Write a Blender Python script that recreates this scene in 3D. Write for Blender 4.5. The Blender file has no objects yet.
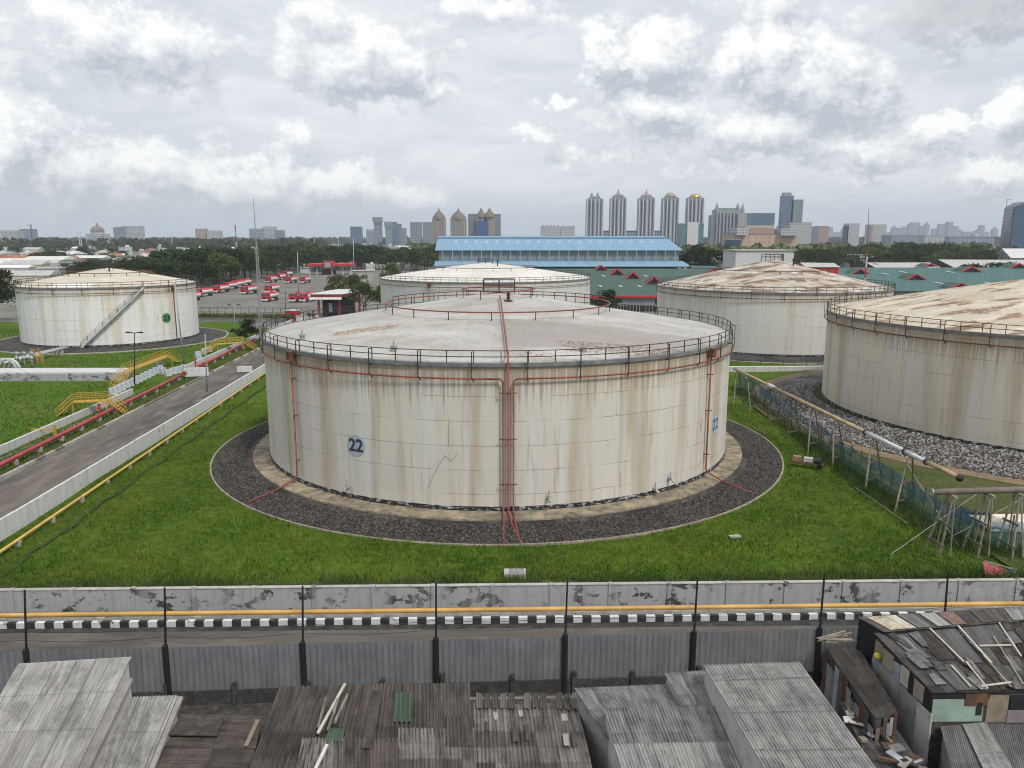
import bpy, math, random
import numpy as np
from mathutils import Vector, Matrix, noise as mnoise

random.seed(7)
rng = np.random.default_rng(7)
S = bpy.context.scene
COL = S.collection
R_ = math.radians

# ------------------------------------------------------------------ camera, sky, sun, exposure
CAM_H, FPX, PITCH = 24.0, 780.0, math.atan(146 / 780.0)
cd = bpy.data.cameras.new('camera')
cam = bpy.data.objects.new('camera', cd)
COL.objects.link(cam)
cam.location = (0, 0, CAM_H)
cam.rotation_euler = (math.pi / 2 - PITCH, 0, 0)
cd.sensor_width = 36.0
cd.lens = 36.0 * FPX / 1024.0
cd.clip_start, cd.clip_end = 0.5, 20000
S.camera = cam

S.view_settings.view_transform = 'Standard'
S.view_settings.look = 'None'
S.view_settings.exposure = 0.2
S.view_settings.gamma = 1.0
S.render.engine = 'CYCLES'
S.cycles.use_denoising = True
S.cycles.filter_width = 1.1
S.cycles.max_bounces = 6
S.cycles.diffuse_bounces = 3
S.cycles.glossy_bounces = 2
S.cycles.transparent_max_bounces = 8
S.cycles.volume_bounces = 0
S.cycles.use_adaptive_sampling = True
S.cycles.adaptive_threshold = 0.02

SUN_EL, SUN_AZ = R_(52), R_(143)      # azimuth clockwise from +Y: the sun stands behind the camera's right shoulder
sd = bpy.data.lights.new('sun', 'SUN')
sd.energy = 2.5
sd.angle = R_(10)
sd.color = (1.0, 0.96, 0.9)
sun = bpy.data.objects.new('sun', sd)
COL.objects.link(sun)
sdir = Vector((math.sin(SUN_AZ) * math.cos(SUN_EL), math.cos(SUN_AZ) * math.cos(SUN_EL), math.sin(SUN_EL)))
sun.rotation_euler = sdir.to_track_quat('Z', 'Y').to_euler()
sun.location = (0, -40, 80)


class NT:
    """short-hand for building node trees"""
    def __init__(s, nt):
        s.nt = nt

    def n(s, typ, **kw):
        nd = s.nt.nodes.new(typ)
        for k, v in kw.items():
            setattr(nd, k, v)
        return nd

    def put(s, sock, v):
        if v is None:
            return
        if isinstance(v, bpy.types.NodeSocket):
            s.nt.links.new(v, sock)
        elif hasattr(sock, 'default_value'):
            if isinstance(v, (tuple, list)) and len(v) == 3 and sock.type == 'RGBA':
                v = (*v, 1)
            sock.default_value = v

    def m(s, op, a, b=None, c=None, clamp=False):
        nd = s.n('ShaderNodeMath', operation=op, use_clamp=clamp)
        s.put(nd.inputs[0], a); s.put(nd.inputs[1], b); s.put(nd.inputs[2], c)
        return nd.outputs[0]

    def vm(s, op, a, b=None):
        nd = s.n('ShaderNodeVectorMath', operation=op)
        s.put(nd.inputs[0], a); s.put(nd.inputs[1], b)
        return nd.outputs[0]

    def xyz(s, x=0.0, y=0.0, z=0.0):
        nd = s.n('ShaderNodeCombineXYZ')
        s.put(nd.inputs[0], x); s.put(nd.inputs[1], y); s.put(nd.inputs[2], z)
        return nd.outputs[0]

    def sep(s, v):
        nd = s.n('ShaderNodeSeparateXYZ'); s.put(nd.inputs[0], v)
        return nd.outputs

    def noise(s, vec, scale, detail=4, rough=0.55, out=0, dist=0.0):
        nd = s.n('ShaderNodeTexNoise')
        s.put(nd.inputs['Vector'], vec)
        nd.inputs['Scale'].default_value = scale
        nd.inputs['Detail'].default_value = detail
        nd.inputs['Roughness'].default_value = rough
        nd.inputs['Distortion'].default_value = dist
        return nd.outputs[out]

    def mix(s, f, a, b, blend='MIX'):
        nd = s.n('ShaderNodeMix', data_type='RGBA', blend_type=blend)
        s.put(nd.inputs[0], f); s.put(nd.inputs[6], a); s.put(nd.inputs[7], b)
        return nd.outputs[2]

    def ramp(s, f, lo, hi, smooth=True):
        nd = s.n('ShaderNodeMapRange', interpolation_type='SMOOTHSTEP' if smooth else 'LINEAR')
        s.put(nd.inputs[0], f)
        nd.inputs[1].default_value = lo; nd.inputs[2].default_value = hi
        return nd.outputs[0]

    def scale(s, v, f):
        return s.vm('MULTIPLY', v, f)


def sky_deg(px, py):
    u, v = px - 512, 384 - py
    fw = FPX * math.cos(PITCH) + v * math.sin(PITCH)
    up = -FPX * math.sin(PITCH) + v * math.cos(PITCH)
    return math.degrees(math.atan2(u, fw)), math.degrees(math.atan2(up, math.hypot(u, fw)))


# cumulus heads: photo column, row, half width, half height, weight
CLOUDS = [(370, 62, 62, 34, 1.0), (415, 85, 40, 15, .7), (330, 25, 36, 28, .6), (130, 40, 85, 30, .75), (60, 18, 60, 22, .45),
          (8, 140, 36, 42, 1.1), (75, 165, 55, 30, .9), (150, 172, 60, 28, .9), (240, 178, 60, 24, .85), (330, 185, 60, 20, .8),
          (290, 138, 22, 16, .5), (400, 192, 50, 14, .6), (606, 55, 24, 28, .95), (656, 52, 36, 32, 1.05), (650, 108, 56, 24, .9),
          (560, 96, 14, 9, .7), (765, 55, 34, 36, 1.05), (812, 80, 60, 36, 1.1), (845, 100, 36, 20, .8), (760, 132, 90, 20, .8),
          (860, 150, 60, 12, .7), (700, 160, 50, 12, .5), (935, 125, 32, 11, .8), (1006, 110, 28, 22, .85), (995, 175, 45, 13, .85),
          (880, 172, 50, 10, .45), (540, 135, 26, 10, .5), (600, 158, 50, 11, .45), (490, 12, 60, 16, .5), (985, 4, 75, 22, .9)]

world = bpy.data.worlds.new('World')
S.world = world
world.use_nodes = True
world.cycles.sampling_method = 'MANUAL'
world.cycles.sample_map_resolution = 512
wt = world.node_tree
wt.nodes.clear()

cg = bpy.data.node_groups.new('cloud_density', 'ShaderNodeTree')
cg.interface.new_socket('P', in_out='INPUT', socket_type='NodeSocketVector')
cg.interface.new_socket('D', in_out='OUTPUT', socket_type='NodeSocketFloat')
g = NT(cg)
gi, go = g.n('NodeGroupInput'), g.n('NodeGroupOutput')
P0 = gi.outputs[0]
w1 = g.noise(P0, .16, 3, .5, out=1)
w2 = g.noise(P0, .75, 5, .62, out=1)
w3 = g.noise(P0, 2.4, 6, .66, out=1)
off = g.vm('ADD', g.scale(g.vm('SUBTRACT', w1, (.5, .5, .5)), (5.0, 3.2, 0)), g.scale(g.vm('SUBTRACT', w2, (.5, .5, .5)), (3.4, 2.8, 0)))
off = g.vm('ADD', off, g.scale(g.vm('SUBTRACT', w3, (.5, .5, .5)), (2.0, 1.6, 0)))
PW = g.vm('ADD', P0, off)
acc = None
for (cx, cy, hw, hh, wgt) in CLOUDS:
    a, e = sky_deg(cx, cy)
    sx, sy = hw / FPX * 57.3, hh / FPX * 57.3
    dv = g.vm('MULTIPLY', g.vm('SUBTRACT', PW, (a, e, 0)), (1 / sx, 1 / sy, 0))
    nd = g.n('ShaderNodeVectorMath', operation='DOT_PRODUCT')
    g.put(nd.inputs[0], dv); g.put(nd.inputs[1], dv)
    t = g.m('MULTIPLY', g.m('POWER', 2.718, g.m('MULTIPLY', nd.outputs['Value'], -1.0)), wgt)
    acc = t if acc is None else g.m('MAXIMUM', acc, t)
fb = g.noise(g.vm('MULTIPLY', P0, (1, 1.5, 1)), .42, 9, .6)
dens = g.m('ADD', acc, g.m('MULTIPLY', g.m('SUBTRACT', fb, .47), 1.25))
wide = g.noise(g.vm('MULTIPLY', P0, (1, 2.2, 1)), .09, 5, .55)
dens = g.m('ADD', dens, g.m('MULTIPLY', g.m('SUBTRACT', wide, .5), .7))
g.put(go.inputs[0], dens)

w = NT(wt)
tc = w.n('ShaderNodeTexCoord')
nx, ny, nz = w.sep(w.vm('NORMALIZE', tc.outputs['Generated']))
az = w.m('MULTIPLY', w.m('ARCTAN2', nx, ny), 57.2958)
el = w.m('MULTIPLY', w.m('ARCSINE', nz), 57.2958)
pv = w.xyz(az, el, 0)


def dens_at(v):
    nd = w.n('ShaderNodeGroup'); nd.node_tree = cg
    w.put(nd.inputs[0], v)
    return nd.outputs[0]


d1 = dens_at(pv)
d2 = dens_at(w.vm('ADD', pv, (-.7, 1.5, 0)))
mask = w.ramp(d1, .08, .42)
lit = w.m('ADD', .42, w.m('MULTIPLY', w.m('SUBTRACT', d1, d2), 1.15), clamp=True)
ccol = w.mix(lit, (.47, .51, .56), (.99, .985, .97))
st = w.noise(w.vm('MULTIPLY', pv, (.05, .22, 1)), 1.6, 7, .6, dist=.6)
st2 = w.noise(w.vm('MULTIPLY', pv, (.02, .06, 1)), 1.4, 4, .5)
veil = w.mix(w.ramp(st, .3, .72), (.63, .665, .705), (.82, .838, .855))
veil = w.mix(w.m('MULTIPLY', w.ramp(st2, .42, .7), .55), veil, (.52, .58, .655))
low = w.ramp(el, 4.6, .3)
veil = w.mix(w.m('MULTIPLY', low, .85), veil, (.50, .59, .675))
da, de = sky_deg(985, 0)
dk = w.m('MULTIPLY', w.ramp(w.m('ABSOLUTE', w.m('SUBTRACT', az, da)), 8.5, 2.0), w.ramp(el, de - 2.8, de - .6))
ccol = w.mix(w.m('MULTIPLY', dk, .7), ccol, (.40, .42, .45))
skyc = w.mix(w.m('MULTIPLY', mask, w.m('SUBTRACT', 1.0, w.m('MULTIPLY', low, .55))), veil, ccol)
zen = w.m('ADD', 1.0, w.m('MULTIPLY', w.ramp(el, 16, 75), .20))      # an overcast sky is brightest overhead
bg_c = w.n('ShaderNodeBackground')
w.put(bg_c.inputs[0], skyc); w.put(bg_c.inputs[1], zen)
nish = w.n('ShaderNodeTexSky', sky_type='NISHITA')
nish.sun_disc = False
nish.sun_elevation = SUN_EL
nish.sun_rotation = SUN_AZ
bg_s = w.n('ShaderNodeBackground')
w.put(bg_s.inputs[0], nish.outputs[0]); bg_s.inputs[1].default_value = .1
mx = w.n('ShaderNodeMixShader')
mx.inputs[0].default_value = .93          # the cloud deck leaves a little of the blue sky behind it
w.put(mx.inputs[1], bg_s.outputs[0]); w.put(mx.inputs[2], bg_c.outputs[0])
wo = w.n('ShaderNodeOutputWorld')
w.put(wo.inputs[0], mx.outputs[0])

# ------------------------------------------------------------------ measuring: a photo pixel to a point on a level plane / at a distance
def ray(px, py):
    u, v = px - 512.0, 384.0 - py
    return u, FPX * math.cos(PITCH) + v * math.sin(PITCH), -FPX * math.sin(PITCH) + v * math.cos(PITCH)


def G(px, py, z=0.0):
    u, f, up = ray(px, py)
    t = (z - CAM_H) / up
    return Vector((u * t, f * t, z))


def D(px, py, Y):
    u, f, up = ray(px, py)
    t = Y / f
    return Vector((u * t, Y, CAM_H + up * t))


def on_cyl(px, py, cx, cy, R):
    u, f, up = ray(px, py)
    a = u * u + f * f; b = -2 * (u * cx + f * cy); c = cx * cx + cy * cy - R * R
    t = (-b - math.sqrt(max(b * b - 4 * a * c, 0))) / (2 * a)
    return math.atan2(f * t - cy, u * t - cx), CAM_H + up * t


# ------------------------------------------------------------------ mesh helpers
ORG = {}


class MB:
    def __init__(s):
        s.v, s.f, s.m, s.uv = [], [], [], []

    def add(s, vs, fs, mi=0, uvs=None):
        b = len(s.v)
        s.v += [tuple(p) for p in vs]
        s.uv += (uvs if uvs is not None else [(p[0] + p[1] * .37, p[2] if abs(p[2]) > 1e-9 else p[1]) for p in vs])
        s.f += [tuple(b + i for i in f) for f in fs]
        s.m += [mi] * len(fs)
        return s

    def hexa(s, p, mi=0):      # p: bottom 4 (ccw from above), top 4
        return s.add(p, [(3, 2, 1, 0), (4, 5, 6, 7), (0, 1, 5, 4), (1, 2, 6, 5), (2, 3, 7, 6), (3, 0, 4, 7)], mi)

    def box(s, c, size, rz=0.0, mi=0, rx=0.0):
        hx, hy, hz = size[0] / 2, size[1] / 2, size[2] / 2
        M = Matrix.Rotation(rz, 3, 'Z') @ Matrix.Rotation(rx, 3, 'X')
        c = Vector(c)
        q = [c + M @ Vector((x * hx, y * hy, z * hz)) for z in (-1, 1) for x, y in ((-1, -1), (1, -1), (1, 1), (-1, 1))]
        return s.hexa(q, mi)

    def beam(s, a, b, wd, ht, mi=0):     # a bar of rectangular section between two points (centre line)
        a, b = Vector(a), Vector(b)
        d = (b - a).normalized()
        sd_ = d.cross(Vector((0, 0, 1)))
        sd_ = sd_.normalized() if sd_.length > 1e-4 else Vector((1, 0, 0))
        up = sd_.cross(d).normalized()
        q = []
        for p in (a, b):
            q.append([p - sd_ * wd / 2 - up * ht / 2, p + sd_ * wd / 2 - up * ht / 2, p + sd_ * wd / 2 + up * ht / 2, p - sd_ * wd / 2 + up * ht / 2])
        A, B = q
        return s.add(A + B, [(0, 1, 2, 3), (7, 6, 5, 4), (0, 4, 5, 1), (1, 5, 6, 2), (2, 6, 7, 3), (3, 7, 4, 0)], mi)

    def tube(s, pts, r, n=6, mi=0, closed=False, cap=True):
        pts = [Vector(p) for p in pts]
        rs = r if isinstance(r, (list, tuple)) else [r] * len(pts)
        k = len(pts)
        vs, uvs, ln = [], [], 0
        pv_ = None
        for i, p in enumerate(pts):
            if closed:
                d = (pts[(i + 1) % k] - pts[i - 1]).normalized()
            else:
                d = (pts[min(i + 1, k - 1)] - pts[max(i - 1, 0)]).normalized()
            if pv_ is None:
                ref = Vector((0, 0, 1)) if abs(d.z) < .9 else Vector((1, 0, 0))
                a_ = d.cross(ref).normalized()
            else:
                a_ = (pv_ - d * pv_.dot(d)).normalized()
            pv_ = a_
            b_ = d.cross(a_)
            if i:
                ln += (p - pts[i - 1]).length
            for j in range(n):
                t = 2 * math.pi * j / n
                vs.append(p + (a_ * math.cos(t) + b_ * math.sin(t)) * rs[i])
                uvs.append((ln, j / n))
        fs = []
        for i in range(k if closed else k - 1):
            i2 = (i + 1) % k
            for j in range(n):
                j2 = (j + 1) % n
                fs.append((i * n + j, i * n + j2, i2 * n + j2, i2 * n + j))
        if cap and not closed:
            fs.append(tuple(range(n - 1, -1, -1)))
            fs.append(tuple((k - 1) * n + j for j in range(n)))
        return s.add(vs, fs, mi, uvs)

    def lathe(s, prof, n=96, c=(0, 0, 0), mi=0, a0=0.0, a1=2 * math.pi, uv='wall'):
        full = abs(a1 - a0 - 2 * math.pi) < 1e-6
        vs, uvs, fs = [], [], []
        for i in range(n + 1):
            t = a0 + (a1 - a0) * i / n
            for (r, z) in prof:
                vs.append((c[0] + r * math.cos(t), c[1] + r * math.sin(t), c[2] + z))
                uvs.append((t * prof[0][0], z) if uv == 'wall' else (r * math.cos(t), r * math.sin(t)))
        k = len(prof)
        for i in range(n):
            for j in range(k - 1):
                fs.append((i * k + j, (i + 1) * k + j, (i + 1) * k + j + 1, i * k + j + 1))
        return s.add(vs, fs, mi, uvs)

    def poly(s, pts, mi=0):
        return s.add(pts, [tuple(range(len(pts)))], mi, [(p[0], p[1]) for p in pts])

    def prism(s, pts, z0, z1, mi=0):     # pts ccw in plan
        n = len(pts)
        vs = [(p[0], p[1], z0) for p in pts] + [(p[0], p[1], z1) for p in pts]
        fs = [tuple(range(n - 1, -1, -1)), tuple(range(n, 2 * n))] + [(i, (i + 1) % n, n + (i + 1) % n, n + i) for i in range(n)]
        return s.add(vs, fs, mi)

    def corr(s, A, B, C, Dq, pitch=.09, amp=.018, th=.012, seg=5, rows=3, mi=0, sag=0.0):
        """corrugated sheet: far-left A, far-right B, near-right C, near-left D; ridges run A->D"""
        A, B, C, Dq = map(Vector, (A, B, C, Dq))
        L = max((B - A).length, (C - Dq).length)
        H = max((Dq - A).length, (C - B).length)
        nu = max(2, int(L / pitch * seg))
        nrm = (Dq - A).cross(B - A).normalized()
        if nrm.z < 0:
            nrm = -nrm
        vs, uvs = [], []
        for lay in (0, 1):
            for j in range(rows + 1):
                v = j / rows
                for i in range(nu + 1):
                    u = i / nu
                    p = (A * (1 - u) + B * u) * (1 - v) + (Dq * (1 - u) + C * u) * v
                    o = amp * math.sin(2 * math.pi * u * L / pitch) - lay * th
                    if sag:
                        o += sag * mnoise.noise(Vector((u * L * .7, v * H * .7, A.x)))
                    vs.append(p + nrm * o)
                    uvs.append((u * L, v * H))
        fs, w_ = [], nu + 1
        base = (rows + 1) * w_
        for j in range(rows):
            for i in range(nu):
                a = j * w_ + i
                fs.append((a, a + w_, a + w_ + 1, a + 1))
                fs.append((base + a, base + a + 1, base + a + w_ + 1, base + a + w_))
        for i in range(nu):
            fs.append((i, i + 1, base + i + 1, base + i))
            a = rows * w_ + i
            fs.append((a + 1, a, base + a, base + a + 1))
        for j in range(rows):
            a = j * w_
            fs.append((a + w_, a, base + a, base + a + w_))
            a = j * w_ + nu
            fs.append((a, a + w_, base + a + w_, base + a))
        return s.add(vs, fs, mi, uvs)

    def build(s, name, mats, parent=None, smooth=False, org=None, **tags):
        me = bpy.data.meshes.new(name)
        o3 = Vector(org) if org is not None else (ORG.get(parent.name, Vector((0, 0, 0))) if parent else Vector((0, 0, 0)))
        vs = np.array(s.v, dtype=np.float64) - np.array(o3)
        me.from_pydata(vs.tolist(), [], s.f)
        for m_ in (mats if isinstance(mats, (list, tuple)) else [mats]):
            me.materials.append(m_)
        if any(s.m):
            me.polygons.foreach_set('material_index', s.m)
        if smooth:
            me.polygons.foreach_set('use_smooth', [True] * len(me.polygons))
        ul = me.uv_layers.new(name='UVMap')
        idx = np.empty(len(me.loops), dtype=np.int32)
        me.loops.foreach_get('vertex_index', idx)
        ul.data.foreach_set('uv', np.array(s.uv, dtype=np.float32)[idx].ravel())
        o = bpy.data.objects.new(name, me)
        COL.objects.link(o)
        if parent is not None:
            o.parent = parent
            ORG[o.name] = o3
        else:
            o.location = o3
            ORG[o.name] = o3
        for k, v in tags.items():
            if v is not None:
                o[k] = v
        return o


def thing(name, label, cat, loc=(0, 0, 0), group=None, rz=0.0, local=False):
    o = bpy.data.objects.new(name, None)
    COL.objects.link(o)
    o.location = loc
    o.rotation_euler = (0, 0, rz)
    o.empty_display_size = .5
    o['label'] = label
    o['category'] = cat
    if group:
        o['group'] = group
    ORG[o.name] = Vector((0, 0, 0)) if local else Vector(loc)
    return o


KIDS = {}


def copy_tree(o, loc=None, rz=None, label=None, group=None, scale=None, parent=None):
    if not KIDS.get('n') == len(bpy.data.objects):
        KIDS['k'] = {}
        for q in bpy.data.objects:
            if q.parent:
                KIDS['k'].setdefault(q.parent.name, []).append(q)
    kk = KIDS['k']

    def cp(q, par):
        c = q.copy()
        COL.objects.link(c)
        if par is not None:
            c.parent = par
        for ch in kk.get(q.name, []):
            kk.setdefault(c.name, []).append(cp(ch, c))
        return c
    c = cp(o, parent)
    KIDS['n'] = len(bpy.data.objects)
    if loc is not None: c.location = loc
    if rz is not None: c.rotation_euler = (0, 0, rz)
    if scale is not None: c.scale = scale if isinstance(scale, (tuple, list)) else (scale,) * 3
    if label: c['label'] = label
    if group: c['group'] = group
    return c


def npmesh(name, verts, faces, mat, parent=None, **tags):
    """verts (n,3), faces (m,k) numpy"""
    me = bpy.data.meshes.new(name)
    k = faces.shape[1]
    me.vertices.add(len(verts)); me.vertices.foreach_set('co', verts.astype(np.float32).ravel())
    me.loops.add(faces.size); me.loops.foreach_set('vertex_index', faces.astype(np.int32).ravel())
    me.polygons.add(len(faces))
    me.polygons.foreach_set('loop_start', np.arange(0, faces.size, k, dtype=np.int32))
    me.polygons.foreach_set('loop_total', np.full(len(faces), k, dtype=np.int32))
    me.update(calc_edges=True)
    me.materials.append(mat)
    o = bpy.data.objects.new(name, me)
    COL.objects.link(o)
    if parent is not None:
        o.parent = parent
    for kk, v in tags.items():
        o[kk] = v
    return o


# ------------------------------------------------------------------ materials
def new_mat(name):
    m_ = bpy.data.materials.new(name)
    m_.use_nodes = True
    nt = m_.node_tree
    b = nt.nodes['Principled BSDF']
    return m_, NT(nt), b


def plain(name, col, rough=.7, var=.25, scale=1.5, metal=0.0, bump=0.0, rnd=0.0, spec=.3):
    m_, t, b = new_mat(name)
    tc_ = t.n('ShaderNodeTexCoord').outputs['Object']
    nz_ = t.noise(tc_, scale, 6, .62)
    f = t.ramp(nz_, .3, .7, False)
    c = t.mix(f, tuple(x * (1 - var) for x in col), tuple(min(1, x * (1 + var)) for x in col))
    if rnd:
        oi = t.n('ShaderNodeObjectInfo')
        hs = t.n('ShaderNodeHueSaturation')
        t.put(hs.inputs['Color'], c)
        t.put(hs.inputs['Value'], t.m('ADD', 1 - rnd, t.m('MULTIPLY', oi.outputs['Random'], 2 * rnd)))
        t.put(hs.inputs['Hue'], t.m('ADD', .5 - rnd * .06, t.m('MULTIPLY', oi.outputs['Random'], .12 * rnd)))
        c = hs.outputs[0]
    t.put(b.inputs['Base Color'], c)
    b.inputs['Roughness'].default_value = rough
    b.inputs['Metallic'].default_value = metal
    b.inputs['Specular IOR Level'].default_value = spec
    if bump:
        bp = t.n('ShaderNodeBump')
        bp.inputs['Strength'].default_value = 1.0
        bp.inputs['Distance'].default_value = bump
        t.put(bp.inputs['Height'], t.noise(tc_, scale * 4, 6, .7))
        t.put(b.inputs['Normal'], bp.outputs[0])
    return m_


def tank_paint(name, base, stain, rust, amt, seed, bluish=.0, course=2.16, zoff=0.0):
    """weathered white tank plate: welded courses, streaks that run down the plate, patchy repainting"""
    m_, t, b = new_mat(name)
    uv = t.n('ShaderNodeUVMap').outputs[0]
    u, v, _ = t.sep(uv)
    su = t.m('ADD', u, seed * 37.1)
    br = t.n('ShaderNodeTexBrick')
    t.put(br.inputs['Vector'], t.xyz(u, t.m('ADD', v, zoff), 0))
    br.offset = .37; br.squash = 1.0
    br.inputs['Scale'].default_value = 1.0
    br.inputs['Mortar Size'].default_value = .022
    br.inputs['Mortar Smooth'].default_value = .3
    br.inputs['Brick Width'].default_value = 9.2
    br.inputs['Row Height'].default_value = course
    br.inputs['Color1'].default_value = (.0, .0, .0, 1); br.inputs['Color2'].default_value = (1, 1, 1, 1)
    br.inputs['Mortar'].default_value = (.5, .5, .5, 1)
    plate = br.outputs[0]
    # broad soft bands, fine streaks, thin rust runs
    s1 = t.noise(t.xyz(su, t.m('MULTIPLY', v, .06), 0), .33, 5, .6)
    s2 = t.noise(t.xyz(su, t.m('MULTIPLY', v, .05), 3), 2.1, 7, .7)
    s3 = t.noise(t.xyz(su, t.m('MULTIPLY', v, .09), 7), 2.6, 4, .6)
    blot = t.noise(t.xyz(su, v, 11), .35, 6, .6)
    f1 = t.m('MULTIPLY', t.ramp(s1, .47, .64), .72)
    f2 = t.m('MULTIPLY', t.ramp(s2, .57, .69), .7)
    f = t.m('MULTIPLY', t.m('MAXIMUM', f1, f2), t.m('ADD', .55, t.m('MULTIPLY', blot, .7)), clamp=True)
    c = t.mix(t.m('MULTIPLY', plate, .25), base, tuple(x * (.90 - bluish * k) for x, k in zip(base, (1.2, .5, -.2))))
    pale = t.ramp(t.noise(t.xyz(su, t.m('MULTIPLY', v, .05), 23), .8, 4, .6), .52, .64)
    c = t.mix(t.m('MULTIPLY', pale, .55), c, (.64, .655, .66))
    c = t.mix(t.m('MULTIPLY', f, amt), c, stain)
    dl = t.noise(t.xyz(su, 0.0, 31), 3.1, 3, .6)
    top_d = t.ramp(v, 13.7 - 1.0, 13.7 + .2)
    lenf = t.ramp(t.m('ADD', t.m('MULTIPLY', v, .11), t.m('MULTIPLY', dl, 1.3)), 1.78, 2.1)
    c = t.mix(t.m('MULTIPLY', t.m('MAXIMUM', lenf, t.m('MULTIPLY', top_d, .25)), t.m('MULTIPLY', amt, .8)), c, tuple(k * .75 for k in stain))
    fr = t.m('MULTIPLY', t.ramp(s3, .64, .76), t.ramp(t.noise(t.xyz(su, t.m('MULTIPLY', v, .3), 1), .5, 3, .5), .45, .65))
    c = t.mix(t.m('MULTIPLY', fr, min(1, amt * .9)), c, rust)
    sm = t.noise(t.xyz(su, t.m('MULTIPLY', v, 1.0), 5), 5.0, 6, .7)
    c = t.mix(.22, c, t.mix(t.ramp(sm, .3, .7), tuple(x * .72 for x in base), base), 'MULTIPLY')
    seam = br.outputs['Fac']
    sfac = t.m('MULTIPLY', seam, t.ramp(t.noise(t.xyz(su, v, 2), .3, 4, .6), .38, .6))
    c = t.mix(t.m('MULTIPLY', sfac, .8), c, tuple(x * .32 for x in stain))
    t.put(b.inputs['Base Color'], c)
    b.inputs['Roughness'].default_value = .62
    b.inputs['Specular IOR Level'].default_value = .3
    bp = t.n('ShaderNodeBump'); bp.inputs['Distance'].default_value = .03; bp.inputs['Strength'].default_value = .5
    hh = t.m('ADD', t.noise(t.xyz(u, t.m('MULTIPLY', v, .5), 0), .5, 3, .5), t.m('MULTIPLY', seam, -.25))
    t.put(bp.inputs['Height'], hh); t.put(b.inputs['Normal'], bp.outputs[0])
    return m_


def roof_paint(name, base, dirt, rust, dirt_amt, rust_amt, seed, patch=None, plates=(5.6, 1.75)):
    m_, t, b = new_mat(name)
    uv = t.n('ShaderNodeUVMap').outputs[0]
    p = t.vm('ADD', uv, (seed * 13.7, seed * 5.1, 0))
    br = t.n('ShaderNodeTexBrick')
    t.put(br.inputs['Vector'], uv)
    br.offset = .5
    br.inputs['Scale'].default_value = 1.0
    br.inputs['Mortar Size'].default_value = .02
    br.inputs['Brick Width'].default_value = plates[0]; br.inputs['Row Height'].default_value = plates[1]
    br.inputs['Color1'].default_value = (0, 0, 0, 1); br.inputs['Color2'].default_value = (1, 1, 1, 1); br.inputs['Mortar'].default_value = (.3, .3, .3, 1)
    st_ = t.vm('MULTIPLY', p, (.5, 1.1, 1))
    d = t.noise(st_, .28, 7, .62)
    d2 = t.noise(p, .9, 7, .68)
    c = t.mix(t.m('MULTIPLY', br.outputs[0], .7), base, tuple(x * k for x, k in zip(base, (.66, .69, .73))))
    c = t.mix(t.m('MULTIPLY', t.ramp(d, .38, .68), dirt_amt), c, dirt)
    c = t.mix(t.m('MULTIPLY', t.ramp(d2, .5, .75), dirt_amt * .7), c, tuple(x * .8 for x in dirt))
    r1 = t.noise(t.vm('MULTIPLY', p, (.7, 1.35, 1)), .27, 9, .68)
    c = t.mix(t.m('MULTIPLY', t.ramp(r1, .66 - .24 * rust_amt, .72 - .2 * rust_amt), min(.85, rust_amt * 1.3)), c,
              t.mix(t.ramp(d2, .35, .65), rust, tuple(x * .4 for x in rust)))
    if patch:
        x, y, _ = t.sep(uv)
        for (x0, x1, y0, y1, colr, soft, thr, am) in patch:
            wob = t.m('MULTIPLY', t.m('SUBTRACT', t.noise(uv, .35, 5, .6), .5), soft * 4)
            fx = t.m('MULTIPLY', t.ramp(t.m('ADD', x, wob), x0 - soft, x0 + soft), t.ramp(t.m('ADD', x, wob), x1 + soft, x1 - soft))
            fy = t.m('MULTIPLY', t.ramp(t.m('ADD', y, wob), y0 - soft, y0 + soft), t.ramp(t.m('ADD', y, wob), y1 + soft, y1 - soft))
            f = t.m('MULTIPLY', fx, fy)
            if thr:
                f = t.m('MULTIPLY', f, t.ramp(t.noise(t.vm('MULTIPLY', uv, (1.6, .9, 1)), 1.7, 9, .78), thr, thr + .05))
            c = t.mix(t.m('MULTIPLY', f, am), c, colr)
    sp = t.noise(t.vm('MULTIPLY', uv, (1, 1.6, 1)), 1.9, 8, .75)
    c = t.mix(t.m('MULTIPLY', t.ramp(sp, .48, .66), .45), c, tuple(x * .62 for x in dirt))
    c = t.mix(t.m('MULTIPLY', t.ramp(sp, .40, .28), .35), c, (.66, .66, .65))
    c = t.mix(t.m('MULTIPLY', br.outputs['Fac'], .45), c, tuple(x * .5 for x in dirt))
    t.put(b.inputs['Base Color'], c)
    b.inputs['Roughness'].default_value = .7
    b.inputs['Specular IOR Level'].default_value = .25
    bp = t.n('ShaderNodeBump'); bp.inputs['Distance'].default_value = .06; bp.inputs['Strength'].default_value = .5
    t.put(bp.inputs['Height'], t.noise(uv, .7, 4, .55)); t.put(b.inputs['Normal'], bp.outputs[0])
    return m_


def ground_mat(name, c1, c2, c3, s_big=.05, s_small=1.2, bump=.08, rough=.95, stretch=(1, 1, 1)):
    m_, t, b = new_mat(name)
    p = t.n('ShaderNodeTexCoord').outputs['Object']
    q = t.vm('MULTIPLY', p, stretch)
    a = t.noise(q, s_big, 6, .6)
    f = t.noise(q, s_small, 8, .72)
    c = t.mix(t.ramp(a, .35, .65), c1, c2)
    c = t.mix(t.m('MULTIPLY', t.ramp(f, .42, .68), .75), c, c3)
    t.put(b.inputs['Base Color'], c)
    b.inputs['Roughness'].default_value = rough
    b.inputs['Specular IOR Level'].default_value = .02 if 'grass' in name else .12
    bp = t.n('ShaderNodeBump'); bp.inputs['Distance'].default_value = bump; bp.inputs['Strength'].default_value = 1.0
    t.put(bp.inputs['Height'], t.noise(q, s_small * 2, 8, .75)); t.put(b.inputs['Normal'], bp.outputs[0])
    return m_


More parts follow.
